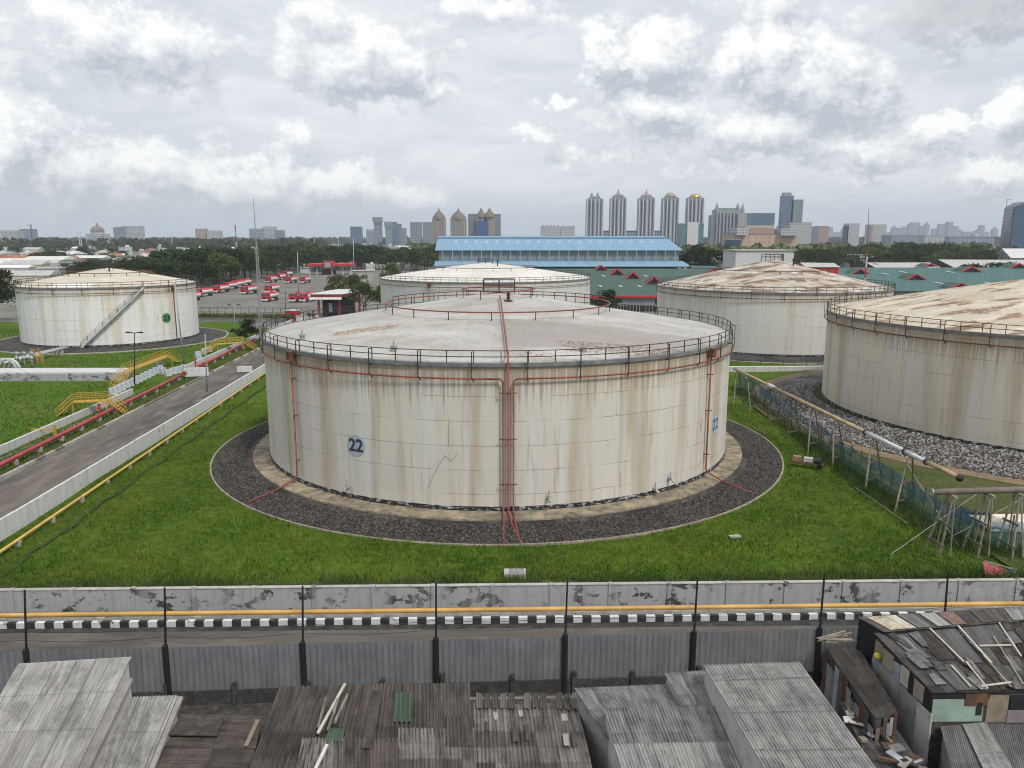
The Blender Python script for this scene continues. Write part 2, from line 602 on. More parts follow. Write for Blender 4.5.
def gravel_mat(name, c1, c2, scale):
    m_, t, b = new_mat(name)
    p = t.n('ShaderNodeTexCoord').outputs['Object']
    vo = t.n('ShaderNodeTexVoronoi'); t.put(vo.inputs['Vector'], p); vo.inputs['Scale'].default_value = scale
    sx, sy, sz = t.sep(vo.outputs['Color'])
    c = t.mix(t.m('POWER', sx, 1.6), c1, c2)
    c = t.mix(t.ramp(t.noise(p, .22, 5, .6), .4, .7), c, tuple(x * .55 for x in c1))
    t.put(b.inputs['Base Color'], c)
    b.inputs['Roughness'].default_value = .9
    bp = t.n('ShaderNodeBump'); bp.inputs['Distance'].default_value = .12; bp.inputs['Strength'].default_value = 1.0; bp.invert = True
    t.put(bp.inputs['Height'], vo.outputs['Distance']); t.put(b.inputs['Normal'], bp.outputs[0])
    return m_


def sheet_mat(name, c1, c2, dirt, sheet=(.85, 1.9), dirt_amt=.6, seed=1, rust=None, joint=.4):
    """weathered corrugated sheets: each sheet its own tone, grime that runs down, laps between the rows"""
    m_, t, b = new_mat(name)
    uv = t.n('ShaderNodeUVMap').outputs[0]
    u, v, _ = t.sep(uv)
    br = t.n('ShaderNodeTexBrick')
    t.put(br.inputs['Vector'], uv)
    br.offset = 0.0
    br.inputs['Scale'].default_value = 1.0
    br.inputs['Mortar Size'].default_value = .018
    br.inputs['Brick Width'].default_value = sheet[0]; br.inputs['Row Height'].default_value = sheet[1]
    br.inputs['Color1'].default_value = (0, 0, 0, 1); br.inputs['Color2'].default_value = (1, 1, 1, 1); br.inputs['Mortar'].default_value = (.5, .5, .5, 1)
    c = t.mix(br.outputs[0], c1, c2)
    s1 = t.noise(t.xyz(t.m('ADD', u, seed * 9.3), t.m('MULTIPLY', v, .12), 0), 3.2, 6, .7)
    s2 = t.noise(t.xyz(t.m('ADD', u, seed * 3.3), v, 4), .8, 7, .7)
    c = t.mix(t.m('MULTIPLY', t.ramp(s1, .38, .68), dirt_amt), c, dirt)
    c = t.mix(t.m('MULTIPLY', t.ramp(s2, .46, .66), dirt_amt * .8), c, tuple(x * .75 for x in dirt))
    s4 = t.noise(t.xyz(t.m('ADD', u, seed * 5.1), t.m('MULTIPLY', v, .05), 9), 15.0, 4, .7)
    c = t.mix(t.m('MULTIPLY', t.ramp(s4, .50, .66), .38), c, tuple(x * .5 for x in dirt))
    c = t.mix(t.m('MULTIPLY', t.ramp(s4, .40, .30), .14), c, tuple(min(.6, x * 1.5) for x in c1))
    if rust:
        c = t.mix(t.ramp(t.noise(t.xyz(u, t.m('MULTIPLY', v, .4), seed), 1.4, 7, .7), .56, .68), c, rust)
    c = t.mix(t.m('MULTIPLY', br.outputs['Fac'], joint), c, tuple(x * .3 for x in dirt))
    t.put(b.inputs['Base Color'], c)
    b.inputs['Roughness'].default_value = .75
    b.inputs['Specular IOR Level'].default_value = .25
    return m_


def facade_mat(name, wall, glass, fw_=3.2, fh=3.4, frac=.55, hfrac=.5, rough=.5, floors=True):
    """far facades: storeys and bays of dark panes"""
    m_, t, b = new_mat(name)
    p = t.n('ShaderNodeTexCoord').outputs['Object']
    x, y, z = t.sep(p)
    a = t.m('FRACT', t.m('DIVIDE', t.m('ADD', t.m('ADD', x, y), 500.0), fw_))
    h = t.m('FRACT', t.m('DIVIDE', t.m('ADD', z, .9), fh))
    f = t.m('MULTIPLY', t.m('LESS_THAN', a, frac), t.m('LESS_THAN', h, hfrac)) if floors else t.m('LESS_THAN', a, frac)
    nrm = t.n('ShaderNodeNewGeometry').outputs['Normal']
    vert = t.m('LESS_THAN', t.m('ABSOLUTE', t.sep(nrm)[2]), .5)
    f = t.m('MULTIPLY', f, vert)
    v = t.ramp(t.noise(p, .06, 5, .6), .3, .7)
    wc = t.mix(v, tuple(q * .85 for q in wall), wall)
    t.put(b.inputs['Base Color'], t.mix(f, wc, glass))
    t.put(b.inputs['Roughness'], t.m('SUBTRACT', rough + .2, t.m('MULTIPLY', f, rough)))
    return m_


def foliage_mat(name, c1, c2, c3, scale=.35, rnd=.25):
    m_, t, b = new_mat(name)
    p = t.n('ShaderNodeTexCoord').outputs['Object']
    a = t.noise(p, scale, 3, .5)
    f = t.noise(p, scale * 7, 3, .6)
    c = t.mix(t.ramp(a, .38, .62), c1, c2)
    c = t.mix(t.m('MULTIPLY', t.ramp(f, .45, .7), .7), c, c3)
    oi = t.n('ShaderNodeObjectInfo')
    hs = t.n('ShaderNodeHueSaturation')
    t.put(hs.inputs['Color'], c)
    t.put(hs.inputs['Value'], t.m('ADD', 1 - rnd, t.m('MULTIPLY', oi.outputs['Random'], 2 * rnd)))
    t.put(hs.inputs['Hue'], t.m('ADD', .485, t.m('MULTIPLY', oi.outputs['Random'], .03)))
    t.put(b.inputs['Base Color'], hs.outputs[0])
    b.inputs['Roughness'].default_value = .85
    b.inputs['Specular IOR Level'].default_value = .06
    return m_
# ------------------------------------------------------------------ shared materials
M = {}
M['earth'] = ground_mat('city_ground', (.17, .165, .15), (.10, .115, .075), (.26, .25, .235), .012, .25, .05)
M['grass'] = ground_mat('mown_grass', (.064, .110, .012), (.034, .070, .009), (.120, .150, .026), .085, 1.5, .12)
M['grass2'] = ground_mat('far_grass', (.062, .118, .014), (.088, .128, .024), (.042, .082, .012), .06, .6, .1)
M['blade'] = foliage_mat('grass_blades', (.058, .112, .010), (.125, .160, .022), (.024, .054, .007), .15, 0)
M['asphalt'] = ground_mat('asphalt', (.122, .106, .092), (.07, .062, .055), (.19, .172, .15), .09, .8, .01, .9, (1, .22, 1))
M['lot'] = ground_mat('lot_asphalt', (.175, .166, .152), (.105, .10, .093), (.225, .213, .195), .05, .35, .01, .9)
M['street'] = ground_mat('street_dirt', (.105, .092, .08), (.07, .062, .055), (.15, .134, .118), .12, .8, .03, .95, (.25, 1, 1))
M['drain'] = ground_mat('drain_dirt', (.045, .044, .043), (.03, .03, .03), (.09, .086, .08), .3, 1.5, .05)
M['verge'] = ground_mat('scrubby_verge', (.050, .075, .018), (.085, .075, .040), (.035, .052, .015), .3, 1.6, .1)
M['soil'] = ground_mat('olive_soil', (.062, .085, .022), (.10, .088, .042), (.045, .062, .018), .12, 1.1, .08)
M['tanpath'] = ground_mat('tan_path', (.22, .155, .10), (.16, .12, .08), (.27, .195, .13), .3, 1.5, .02)
M['ditch'] = ground_mat('ditch_soil', (.040, .056, .018), (.028, .042, .013), (.055, .07, .022), .4, 1.5, .06)
M['slum'] = ground_mat('slum_ground', (.06, .055, .05), (.04, .038, .036), (.11, .10, .09), .4, 2.0, .05)
M['conc'] = ground_mat('old_concrete', (.33, .30, .25), (.25, .23, .195), (.12, .11, .095), .25, 1.1, .03, .9)
M['conc2'] = ground_mat('pale_concrete', (.42, .405, .37), (.34, .33, .30), (.22, .215, .20), .3, 1.3, .02, .9)
M['masonry_k'] = ground_mat('dirty_kerb', (.17, .155, .13), (.12, .11, .095), (.25, .235, .21), .5, 2, .02)
M['apron'] = ground_mat('stained_apron', (.34, .285, .20), (.20, .17, .125), (.06, .053, .043), .5, 1.2, .04, .9)
M['tankerb'] = ground_mat('tan_kerb', (.34, .285, .225), (.26, .22, .175), (.14, .12, .10), .5, 2, .02)
M['gravel'] = gravel_mat('dark_gravel', (.022, .019, .017), (.10, .087, .078), 4.2)
M['gravelD'] = gravel_mat('rock_slope', (.045, .041, .038), (.23, .215, .20), 2.4)
M['white'] = plain('white_wall_paint', (.50, .505, .50), .75, .22, .9, bump=.01)
M['black'] = plain('black_paint', (.016, .016, .018), .55, .3, 3)
M['rail'] = plain('weathered_black_steel', (.035, .031, .030), .6, .35, 3)
M['redpipe'] = plain('faded_red_pipe', (.22, .058, .038), .55, .3, .8)
M['firepipe'] = plain('red_fire_main', (.33, .045, .05), .45, .22, .8)
M['ypipe'] = plain('yellow_pipe', (.50, .33, .085), .5, .2, .8)
M['yellow'] = plain('yellow_paint', (.42, .275, .04), .55, .25, 1.5)
M['orangepipe'] = plain('ochre_gas_pipe', (.48, .285, .085), .5, .22, .6)
M['steel'] = plain('galvanised_steel', (.30, .305, .31), .5, .2, 1.5, metal=.3)
M['galv'] = plain('pale_pipe', (.45, .455, .46), .5, .15, 1)
M['trestle'] = plain('weathered_trestle', (.27, .245, .20), .75, .45, 1.6)
M['trestle2'] = plain('rusty_trestle', (.10, .075, .058), .8, .45, 1.6)
M['rust'] = plain('rust', (.13, .055, .03), .85, .45, 2)
M['red'] = plain('bright_red_paint', (.45, .028, .03), .45, .15, .6)
M['redroof'] = plain('red_trim', (.42, .035, .04), .55, .2, .6)
M['dark'] = plain('dark_opening', (.018, .019, .02), .6, .3, 1)
M['glass'] = plain('window_glass', (.03, .04, .05), .12, .3, .5, spec=.6)
M['tyre'] = plain('tyre_rubber', (.02, .02, .02), .85, .2, 2)
M['trunk'] = plain('tree_bark', (.085, .068, .05), .9, .35, 1.5, bump=.03)
M['wood'] = plain('weathered_timber', (.26, .225, .18), .85, .4, 2)
M['blueplastic'] = plain('blue_tarp', (.03, .14, .33), .5, .3, 1.2)
M['mesh_blue'] = plain('blue_net', (.035, .15, .30), .8, .4, 1)


def structure(o):
    o['kind'] = 'structure'
    return o


def sheet(name, pts, z, mat, hole=None):
    b = MB(); b.poly([(p[0], p[1], z) for p in pts])
    return structure(b.build(name, mat))


# ------------------------------------------------------------------ ground and paved surfaces
structure(MB().poly([(-7000, -60, 0), (7000, -60, 0), (7000, 7000, 0), (-7000, 7000, 0)]).build('ground', M['earth']))
LDIR = (Vector((-44.88, 137.98)) - Vector((-41.67, 60.09))).normalized()


def ln(base, Y):       # x of a line parallel to the perimeter road through (base) at Y
    return base[0] + LDIR.x / LDIR.y * (Y - base[1])


W2 = (-41.2, 60.0)
# main lawn: gentle swells
nx_, ny_ = 110, 90
xs = np.linspace(0, 1, nx_); ys = np.linspace(48.5, 152, ny_)
vs = []
for y in ys:
    xa, xb = ln(W2, y), 41.5 + max(0, (y - 112) * .9)
    for u in xs:
        x = xa + (xb - xa) * u
        z = .03 + .11 * (mnoise.noise(Vector((x * .11, y * .11, 0))) + .5 * mnoise.noise(Vector((x * .35, y * .35, 3))) + .75)
        vs.append((x, y, max(z, .015) * min(1, (y - 48.4) * .5)+.01))
fs = [(j * nx_ + i, j * nx_ + i + 1, (j + 1) * nx_ + i + 1, (j + 1) * nx_ + i) for j in range(ny_ - 1) for i in range(nx_ - 1)]
structure(MB().add(vs, fs).build('lawn', M['grass'], smooth=True))
# lawns left of the road
structure(MB().poly([(-190, 78, .02), (ln((-56.9, 84), 78), 78, .02), (ln((-56.9, 84), 226), 226, .02), (-190, 226, .02)]).build('lawn', M['grass2']))
structure(MB().poly([(ln((-56.3, 84), 60), 60, .012), (ln((-52.2, 74.6), 60), 60, .012), (ln((-52.2, 74.6), 215), 215, .012), (ln((-56.3, 84), 215), 215, .012)]).build('verge', M['verge']))
structure(MB().poly([(ln((-51.2, 74.6), 20), 20, .02), (ln((-41.8, 60), 20), 20, .02), (ln((-41.8, 60), 215), 215, .02), (ln((-51.2, 74.6), 215), 215, .02)]).build('road', M['asphalt']))
# far end: the road opens into the yard with the gatehouse
structure(MB().poly([(-75, 214, .024), (-30, 196, .024), (-30, 262, .024), (-75, 262, .024)]).build('yard', M['lot']))
# truck lot
structure(MB().poly([(-175, 236, .016), (-36, 236, .016), (-80, 640, .016), (-190, 640, .016), (-165, 380, .016)]).build('parking_lot', M['lot']))
b = MB()
for k in range(7):
    y0 = 262 + k * 22
    b.box((-110, y0, .03), (52, .18, .012), rz=.06)
structure(b.build('road_marking', M['conc2']))
# kerb left of the perimeter road, cast in short lengths
b = MB()
y = 30.0
while y < 212:
    x = ln((-51.7, 74.6), y + 1)
    b.box((x, y + 1, .12), (.34, 1.86, .3 + .06 * random.random()), rz=math.atan2(-LDIR.x, LDIR.y) + random.uniform(-.02, .02), mi=int(random.random() < .4))
    y += 2
structure(b.build('kerb', [M['conc2'], M['masonry_k']]))
# ditch in the main lawn
b = MB()
pts = []
for i in range(60):
    y = 49.5 + i * 1.45
    x = -37.0 + (y - 59.7) * (-41.24 + 37.84) / 66.8 + .18 * math.sin(i * .9) + .12 * math.sin(i * 2.3)
    pts.append((x, y))
for (x0, y0), (x1, y1) in zip(pts, pts[1:]):
    b.add([(x0 - .2, y0, .235), (x0 + .2, y0, .235), (x1 + .2, y1, .235), (x1 - .2, y1, .235)], [(0, 1, 2, 3)])
structure(b.build('ditch', M['ditch']))
# right of the netting: olive soil with a tan track round the rock slope
structure(MB().poly([(36.5, 49.2, .3), (150, 52, .3), (150, 152, .3), (62, 152, .3), (36.5, 118, .3)]).build('bare_ground', M['soil']))
b = MB(); b.lathe([(38.2, .36), (40.3, .34)], 96, (74.7, 104.4, 0), uv='xy'); structure(b.build('path', M['tanpath']))
# the street between the bund wall and the metal fence
structure(MB().poly([(-75, 36, .02), (75, 39.5, .02), (75, 51, .02), (-75, 47, .02)]).build('street', M['street']))
structure(MB().poly([(-75, 43.6, .03), (75, 46.6, .03), (75, 48.6, .03), (-75, 45.8, .03)]).build('drain', M['drain']))
structure(MB().poly([(-75, 0, .025), (75, 0, .025), (75, 39, .025), (-75, 36, .025)]).build('slum_yard', M['slum']))
# wet brown strip inside the bund
b = MB()
for i in range(70):
    x = -48 + i * 1.1
    if rng.random() < .8:
        ww = .25 + .3 * rng.random()
        yb = 50.2 + (x + 35) * .024
        b.add([(x, yb - ww, .34), (x + 1.12, yb - ww * .8, .34), (x + 1.12, yb + ww, .34), (x, yb + ww * .7, .34)], [(0, 1, 2, 3)])
structure(b.build('bare_strip', M['slum']))

# ------------------------------------------------------------------ storage tanks
def text_faces(s, size):
    cu = bpy.data.curves.new('tmp', 'FONT')
    cu.body = s; cu.size = size; cu.offset = size * .022; cu.align_x = 'CENTER'; cu.align_y = 'CENTER'
    o = bpy.data.objects.new('tmp', cu); COL.objects.link(o)
    bpy.context.view_layer.update()
    me = o.evaluated_get(bpy.context.evaluated_depsgraph_get()).to_mesh()
    vs = [tuple(v.co) for v in me.vertices]; fs = [tuple(p.vertices) for p in me.polygons]
    o.to_mesh_clear()
    bpy.data.objects.remove(o); bpy.data.curves.remove(cu)
    return vs, fs


def wrap_number(s, size, ang, z, c, R, out, sx=1.0, bold=.0):
    vs, fs = text_faces(s, size)
    b = MB()
    q = []
    for (x, y, _) in vs:
        a = ang + x * sx / R
        q.append((c[0] + (R + out) * math.cos(a), c[1] + (R + out) * math.sin(a), z + y))
    b.add(q, fs)
    return b


def wrap_disc(rad, ang, z, c, R, out, n=28):
    b = MB(); vs = []; fs = []
    for k in range(4):
        for i in range(n):
            t = 2 * math.pi * i / n; rr = rad * (k + 1) / 4
            a = ang + rr * math.cos(t) / R
            vs.append((c[0] + (R + out) * math.cos(a), c[1] + (R + out) * math.sin(a), z + rr * math.sin(t)))
    vs.append((c[0] + (R + out) * math.cos(ang), c[1] + (R + out) * math.sin(ang), z))
    for i in range(n):
        fs.append((len(vs) - 1, i, (i + 1) % n))
        for k in range(3):
            fs.append((k * n + i, (k + 1) * n + i, (k + 1) * n + (i + 1) % n, k * n + (i + 1) % n))
    return b.add(vs, fs)


def arc(c, R, z, a0, a1, n=120):
    return [(c[0] + R * math.cos(a0 + (a1 - a0) * i / n), c[1] + R * math.sin(a0 + (a1 - a0) * i / n), z) for i in range(n + 1)]


def dome(r, R, zr, rise, p=1.15):
    return zr + rise * (1 - (r / R) ** p)


def make_tank(label, c, R, z0, zr, rise, m_shell, m_roof, posts, group, p=1.15, pipe_drop=1.25, brackets=0, base_black=.35, railr=.04):
    T = thing('storage_tank', label, 'storage tank', (c[0], c[1], z0), group)
    b = MB(); b.lathe([(R, z0), (R, zr)], 128, (c[0], c[1], 0)); b.build('shell', m_shell, T, True)
    b = MB(); b.lathe([(R + .02, z0), (R + .06, z0 + .02), (R + .045, z0 + base_black), (R - .05, z0 + base_black + .02)], 128, (c[0], c[1], 0))
    b.build('base_band', M['tar'], T)
    prof = [(R * (1 - i / 22), dome(R * (1 - i / 22), R, zr, rise, p)) for i in range(22)] + [(.3, zr + rise)]
    b = MB(); b.lathe([(R + .02, zr)] + prof, 128, (c[0], c[1], 0), uv='xy')
    b.add([(c[0] + .3 * math.cos(t * .785), c[1] + .3 * math.sin(t * .785), zr + rise) for t in range(8)], [tuple(range(8))], 0, [(0, 0)] * 8)
    rf = b.build('roof', m_roof, T, True)
    b = MB(); b.lathe([(R - .02, zr - .28), (R + .20, zr - .27), (R + .22, zr + .05), (R - .1, zr + .07)], 128, (c[0], c[1], 0)); b.build('rim', M['rimgrey'], T)
    b = MB()
    for z in (1.1, .58):
        b.tube(arc((c[0], c[1]), R + .12, zr + z, 0, 2 * math.pi, 144)[:-1], railr, 5, closed=True)
    rl = b.build('railing', M['rail'], T)
    pb = MB(); pb.beam((0, 0, 0), (0, 0, 1.1), .07, .07)
    post = None
    for k in range(posts):
        a = 2 * math.pi * (k + .3) / posts
        if post is None:
            post = pb.build('railing_post', M['rail'], rl, org=(0, 0, 0)); o = post
        else:
            o = post.copy(); COL.objects.link(o)
        o.location = ((R + .12) * math.cos(a), (R + .12) * math.sin(a), zr + .02 - z0)
        o.rotation_euler = (0, 0, a)
    if brackets:
        bb = MB(); bb.beam((.10, 0, 1.0), (.42, 0, 1.0), .06, .06); bb.beam((.42, 0, 1.04), (.42, 0, -1.2), .07, .07)
        bb.beam((.42, 0, -1.15), (.10, .12, -1.55), .08, .08); bb.beam((.02, 0, -.4), (.42, 0, -.4), .07, .07)
        br0 = None
        for k in range(brackets):
            a = 2 * math.pi * (k + .62) / brackets
            if br0 is None:
                br0 = bb.build('pipe_bracket', M['rail'], T, org=(0, 0, 0)); o = br0
            else:
                o = br0.copy(); COL.objects.link(o)
            o.location = (R * math.cos(a), R * math.sin(a), zr - z0)
            o.rotation_euler = (0, 0, a)
    return T


M['rimgrey'] = plain('grey_rim', (.17, .172, .175), .7, .35, 1.2)
m_, t, b_ = new_mat('flaking_tar'); uvn = t.n('ShaderNodeUVMap').outputs[0]
f_ = t.ramp(t.noise(t.vm('MULTIPLY', uvn, (1, 2.2, 1)), 1.6, 6, .7), .52, .57)
t.put(b_.inputs['Base Color'], t.mix(f_, (.014, .014, .015), (.30, .31, .32))); b_.inputs['Roughness'].default_value = .8
M['tar'] = m_
STAIN, RUSTC = (.27, .19, .115), (.20, .085, .03)
m_main = tank_paint('plate_tank_beige', (.62, .59, .525), (.345, .25, .14), (.22, .11, .05), .85, 1, .06)
m_23 = tank_paint('plate_tank_white', (.74, .74, .72), (.45, .32, .14), (.30, .16, .05), .62, 2)
m_B = tank_paint('plate_tank_pale', (.64, .65, .63), (.45, .37, .24), (.33, .18, .05), .4, 3)
m_C = tank_paint('plate_tank_cream', (.63, .615, .57), (.40, .31, .20), (.30, .13, .02), .62, 4)
m_D = tank_paint('plate_tank_brown', (.67, .62, .53), (.36, .26, .15), (.25, .14, .07), .75, 5)
r_main = roof_paint('roof_main', (.48, .462, .43), (.30, .272, .23), (.22, .11, .04), .75, .02, 1,
                    [(.5, 21, -21.5, -12.4, (.27, .245, .222), .8, 0, .8), (6, 17.5, -22.6, -19.0, (.14, .06, .028), .5, .50, .95),
                     (-16.5, -10, -13.8, -12.0, (.24, .13, .05), .4, .46, .9), (2, 6, -25, -23, (.16, .07, .03), .4, .53, .9)])
r_23 = roof_paint('roof_cream', (.60, .55, .45), (.46, .40, .30), (.25, .10, .04), .7, .02, 2, [(-4, 4.5, -18.2, -15.5, (.78, .78, .77), .3, 0, .9)])
r_B = roof_paint('roof_pale', (.70, .675, .62), (.52, .46, .38), (.34, .20, .12), .5, .03, 3)
r_C = roof_paint('roof_rust_mid', (.56, .525, .46), (.31, .23, .15), (.19, .085, .04), .8, .72, 4)
r_D = roof_paint('roof_rust_heavy', (.60, .54, .43), (.41, .32, .20), (.20, .075, .03), .7, .62, 5)

TG = 'white fuel storage tanks'
MC, MR, MZ0, MZR = (-1.6, 90.8), 26.2, .72, 13.65
tank22 = make_tank('large stained cream tank numbered 22 in the middle with rust coloured pipes down its front', MC, MR, MZ0, MZR, 4.3, m_main, r_main, 72, TG, 1.0, brackets=36)
T23 = make_tank('white tank with a green number 23 disc and a diagonal stair, at the left', (-96.2, 187.5), 19.2, .6, 13.4, 3.6, m_23, r_23, 56, TG, brackets=20, railr=.06)
TB = make_tank('pale tank with clean white roof in front of the blue roofed warehouse', (-7.2, 214.6), 28.4, .6, 13.6, 3.8, m_B, r_B, 84, TG, brackets=0, railr=.06)
TC = make_tank('cream tank with a brown rusty roof in front of the white block building', (59.5, 180.5), 25.6, .6, 13.25, 6.1, m_C, r_C, 80, TG, 1.0, brackets=26, railr=.06)
TD = make_tank('brown streaked tank with heavily rusted roof standing above the grey rock slope', (74.7, 104.4), 30.1, 1.2, 13.75, 5.6, m_D, r_D, 84, TG, 1.1, brackets=40)

# --- the main tank's pipes, numbers, roof gear
def cylp(a, z, out, c=MC, R=MR):
    return (c[0] + (R + out) * math.cos(a), c[1] + (R + out) * math.sin(a), z)


aL, _ = on_cyl(503.0, 430, *MC, MR); aM, _ = on_cyl(508.0, 430, *MC, MR); aR, _ = on_cyl(513.2, 430, *MC, MR)
zp = MZR - 1.25
for (a, nm) in ((aL, 'L'), (aR, 'R')):
    s_ = -1 if nm == 'L' else 1
    pts = [cylp(a + s_ * .05, zp, .35)] + [cylp(a + s_ * .01, zp, .35), cylp(a, zp - .25, .35), cylp(a, MZ0 + .3, .35), cylp(a, MZ0 + .1, .9), cylp(a, .55, 2.6), cylp(a + s_ * .003, .25, 5.4), cylp(a + .012, .12, 6.3)]
    MB().tube(pts, .085, 6).build('riser_pipe', M['redpipe'], tank22, True)
pts = [cylp(aM, MZR + 1.0, .34), cylp(aM, MZ0 + .3, .34), cylp(aM, MZ0 + .1, .9), cylp(aM + .008, .5, 3.0), cylp(aM + .02, .2, 5.2)]
MB().tube(pts, .085, 6).build('riser_pipe', M['redpipe'], tank22, True)
for z in (11.2, 7.2, 3.2):
    b = MB(); b.beam(cylp(aL - .012, z, .42), cylp(aR + .012, z, .42), .07, .07); b.beam(cylp(aM, z, .0), cylp(aM, z, .42), .07, .07); b.build('pipe_clamp', M['rust'], tank22)
# spray ring round the shell: broken between the two front risers
MB().tube(arc(MC, MR + .35, zp, aR + .05, aL - .05 + 2 * math.pi, 150), .075, 6).build('spray_pipe', M['redpipe'], tank22, True)
# roof: one radial feed, the middle ring, the top ring
pts = []
for i in range(14):
    r = MR + .3 - (MR - 3.8) * i / 13
    a = aM + .01 * i / 13
    pts.append((MC[0] + r * math.cos(a), MC[1] + r * math.sin(a), dome(min(r, MR), MR, MZR, 4.3, 1.0) + .45))
pts[0] = (pts[0][0], pts[0][1], MZR + 1.0)
MB().tube(pts, .085, 6).build('roof_feed_pipe', M['redpipe'], tank22, True)
for (rr, hh) in ((12.9, .85), (4.2, .95)):
    zz = dome(rr, MR, MZR, 4.3, 1.0)
    b = MB(); b.tube(arc(MC, rr, zz + hh, 0, 2 * math.pi, 72)[:-1], .075, 6, closed=True)
    rg = b.build('roof_ring_pipe', M['redpipe'], tank22, True)
    for k in range(max(8, int(rr * 1.4))):
        a = 2 * math.pi * (k + .4) / max(8, int(rr * 1.4))
        MB().beam((MC[0] + rr * math.cos(a), MC[1] + rr * math.sin(a), zz - .05), (MC[0] + rr * math.cos(a), MC[1] + rr * math.sin(a), zz + hh), .09, .09).build('ring_support', M['rail'], rg)
b = MB()
zz = dome(12.9, MR, MZR, 4.3, 1.0)
b.tube(arc(MC, 12.9, zz + 1.25, R_(12), R_(168), 60), .05, 5)
for k in range(22):
    a = R_(12 + 156 * k / 21)
    b.beam((MC[0] + 12.9 * math.cos(a), MC[1] + 12.9 * math.sin(a), zz), (MC[0] + 12.9 * math.cos(a), MC[1] + 12.9 * math.sin(a), zz + 1.25), .08, .08)
b.build('roof_handrail', M['rail'], tank22)
b = MB()
za = MZR + 4.3
for (x0, x1, y0, y1) in ((-1.7, 1.9, -1.0, 1.4),):
    for z in (.7, 1.35):
        b.tube([(MC[0] + x0, MC[1] + y0, za + z), (MC[0] + x1, MC[1] + y0, za + z), (MC[0] + x1, MC[1] + y1, za + z), (MC[0] + x0, MC[1] + y1, za + z)], .055, 5, closed=True)
    for x in (x0, (x0 + x1) / 2, x1):
        for y in (y0, y1):
            b.beam((MC[0] + x, MC[1] + y, za - .15), (MC[0] + x, MC[1] + y, za + 1.35), .11, .11)
b.beam((MC[0] - 1.7, MC[1] - .9, za - .02), (MC[0] + 1.9, MC[1] - .9, za - .02), .5, .05)
b.build('apex_platform', M['rail'], tank22)
b = MB(); vx, vy = MC[0] + 1.2, MC[1] - 4.6; vz = dome(4.75, MR, MZR, 4.3, 1.0)
b.tube([(vx, vy, vz), (vx, vy, vz + .12)], .5, 10, 1); b.tube([(vx, vy, vz + .1), (vx, vy, vz + 1.0)], .13, 8)
for z in (.3, .6, .95): b.tube([(vx, vy, vz + z), (vx, vy, vz + z + .1)], .24, 8)
b.build('roof_vent', [M['rail'], M['rust']], tank22)
for (px, py) in ((392, 349), (300, 352), (585, 352)):
    a, _z = on_cyl(px, py + 20, *MC, MR - 2.2)
    x, y = MC[0] + (MR - 2.6) * math.cos(a), MC[1] + (MR - 2.6) * math.sin(a); z = dome(MR - 2.6, MR, MZR, 4.3, 1.0)
    b = MB(); b.tube([(x, y, z - .05), (x, y, z + .35)], .26, 8); b.tube([(x, y, z + .35), (x, y, z + .5)], .34, 8); b.beam((x, y, z + .5), (x, y, z + .95), .12, .12)
    b.build('roof_hatch', M['steel'], tank22)
# side risers with foam boxes
for (px, pyt, pyb, sgn) in ((297.5, 364, 478, -1), (705, 364, 470, 1)):
    a, _z = on_cyl(px, 420, *MC, MR)
    rp = MB().tube([cylp(a, MZR - .9, .34), cylp(a, MZ0 + .75, .34), cylp(a, MZ0 + .45, .7), cylp(a - sgn * .004, .62, 2.4), cylp(a - sgn * .01, .5, 3.4), cylp(a - sgn * .02, .22, 5.7)], .085, 6).build('riser_pipe', M['redpipe'], tank22, True)
    for z in (3.0, 7.4, 11.0):
        MB().beam(cylp(a, z, 0), cylp(a + .012, z, .5), .09, .09).build('pipe_clamp', M['rust'], rp)
    b = MB(); x, y, z = cylp(a, MZR - .55, .36); b.box((x, y, z), (.62, .62, .75), rz=a); b.box((x, y, z + .42), (.72, .72, .1), rz=a)
    b.build('foam_chamber', M['rust'], tank22)
# number roundels
a, z = on_cyl(356, 445.5, *MC, MR)
dk_ = wrap_disc(.98, a, z, MC, MR, .03).build('number_disc', M['discgrey'] if 'discgrey' in M else plain('disc_grey', (.33, .37, .41), .7, .15, 2), tank22)
M['numdark'] = plain('number_blue_black', (.03, .045, .065), .7, .25, 4)
b = wrap_number('22', 1.62, a, z - .02, MC, MR, .05); b.build('number', M['numdark'], dk_)
b = wrap_number('22', 1.62, a + .0011, z - .02, MC, MR, .052); b.build('number', M['numdark'], dk_)
a, z = on_cyl(715.2, 424, *MC, MR)
M['numblue'] = plain('number_blue', (.07, .13, .25), .7, .3, 4)
dk_ = wrap_disc(.85, a, z, MC, MR, .03).build('number_disc', plain('disc_pale_blue', (.40, .47, .53), .7, .2, 2), tank22)
for q in (0, .0012): wrap_number('22', 1.6, a + q, z - .02, MC, MR, .05 + q).build('number', M['numblue'], dk_)
# nozzles and stains at the foot of the shell
for (px, py) in ((653, 490), (548, 497), (349, 487), (668, 478)):
    a, z = on_cyl(px, py, *MC, MR)
    z = max(z, MZ0 + .5)
    b = MB(); b.tube([cylp(a, z, 0), cylp(a, z, .45), cylp(a, z - .25, .7)], .11, 8); b.tube([cylp(a, z, .2), cylp(a, z, .28)], .2, 8); b.tube([cylp(a, z + .1, .3), cylp(a, z + .7, .3)], .05, 6)
    b.build('drain_nozzle', M['steel'], tank22)
# thin hanging cable on the shell
a0, z_a = on_cyl(428, 488, *MC, MR); a1, z_b = on_cyl(445, 455, *MC, MR); a2, z_c = on_cyl(458, 456, *MC, MR)
MB().tube([cylp(a0, z_a, .04), cylp((a0 + a1) / 2, (z_a + z_b) / 2 + .25, .05), cylp(a1, z_b, .05), cylp((a1 + a2) / 2, z_b - .5, .05), cylp(a2, z_c + .3, .04)], .011, 4).build('cable', M['rail'], tank22)

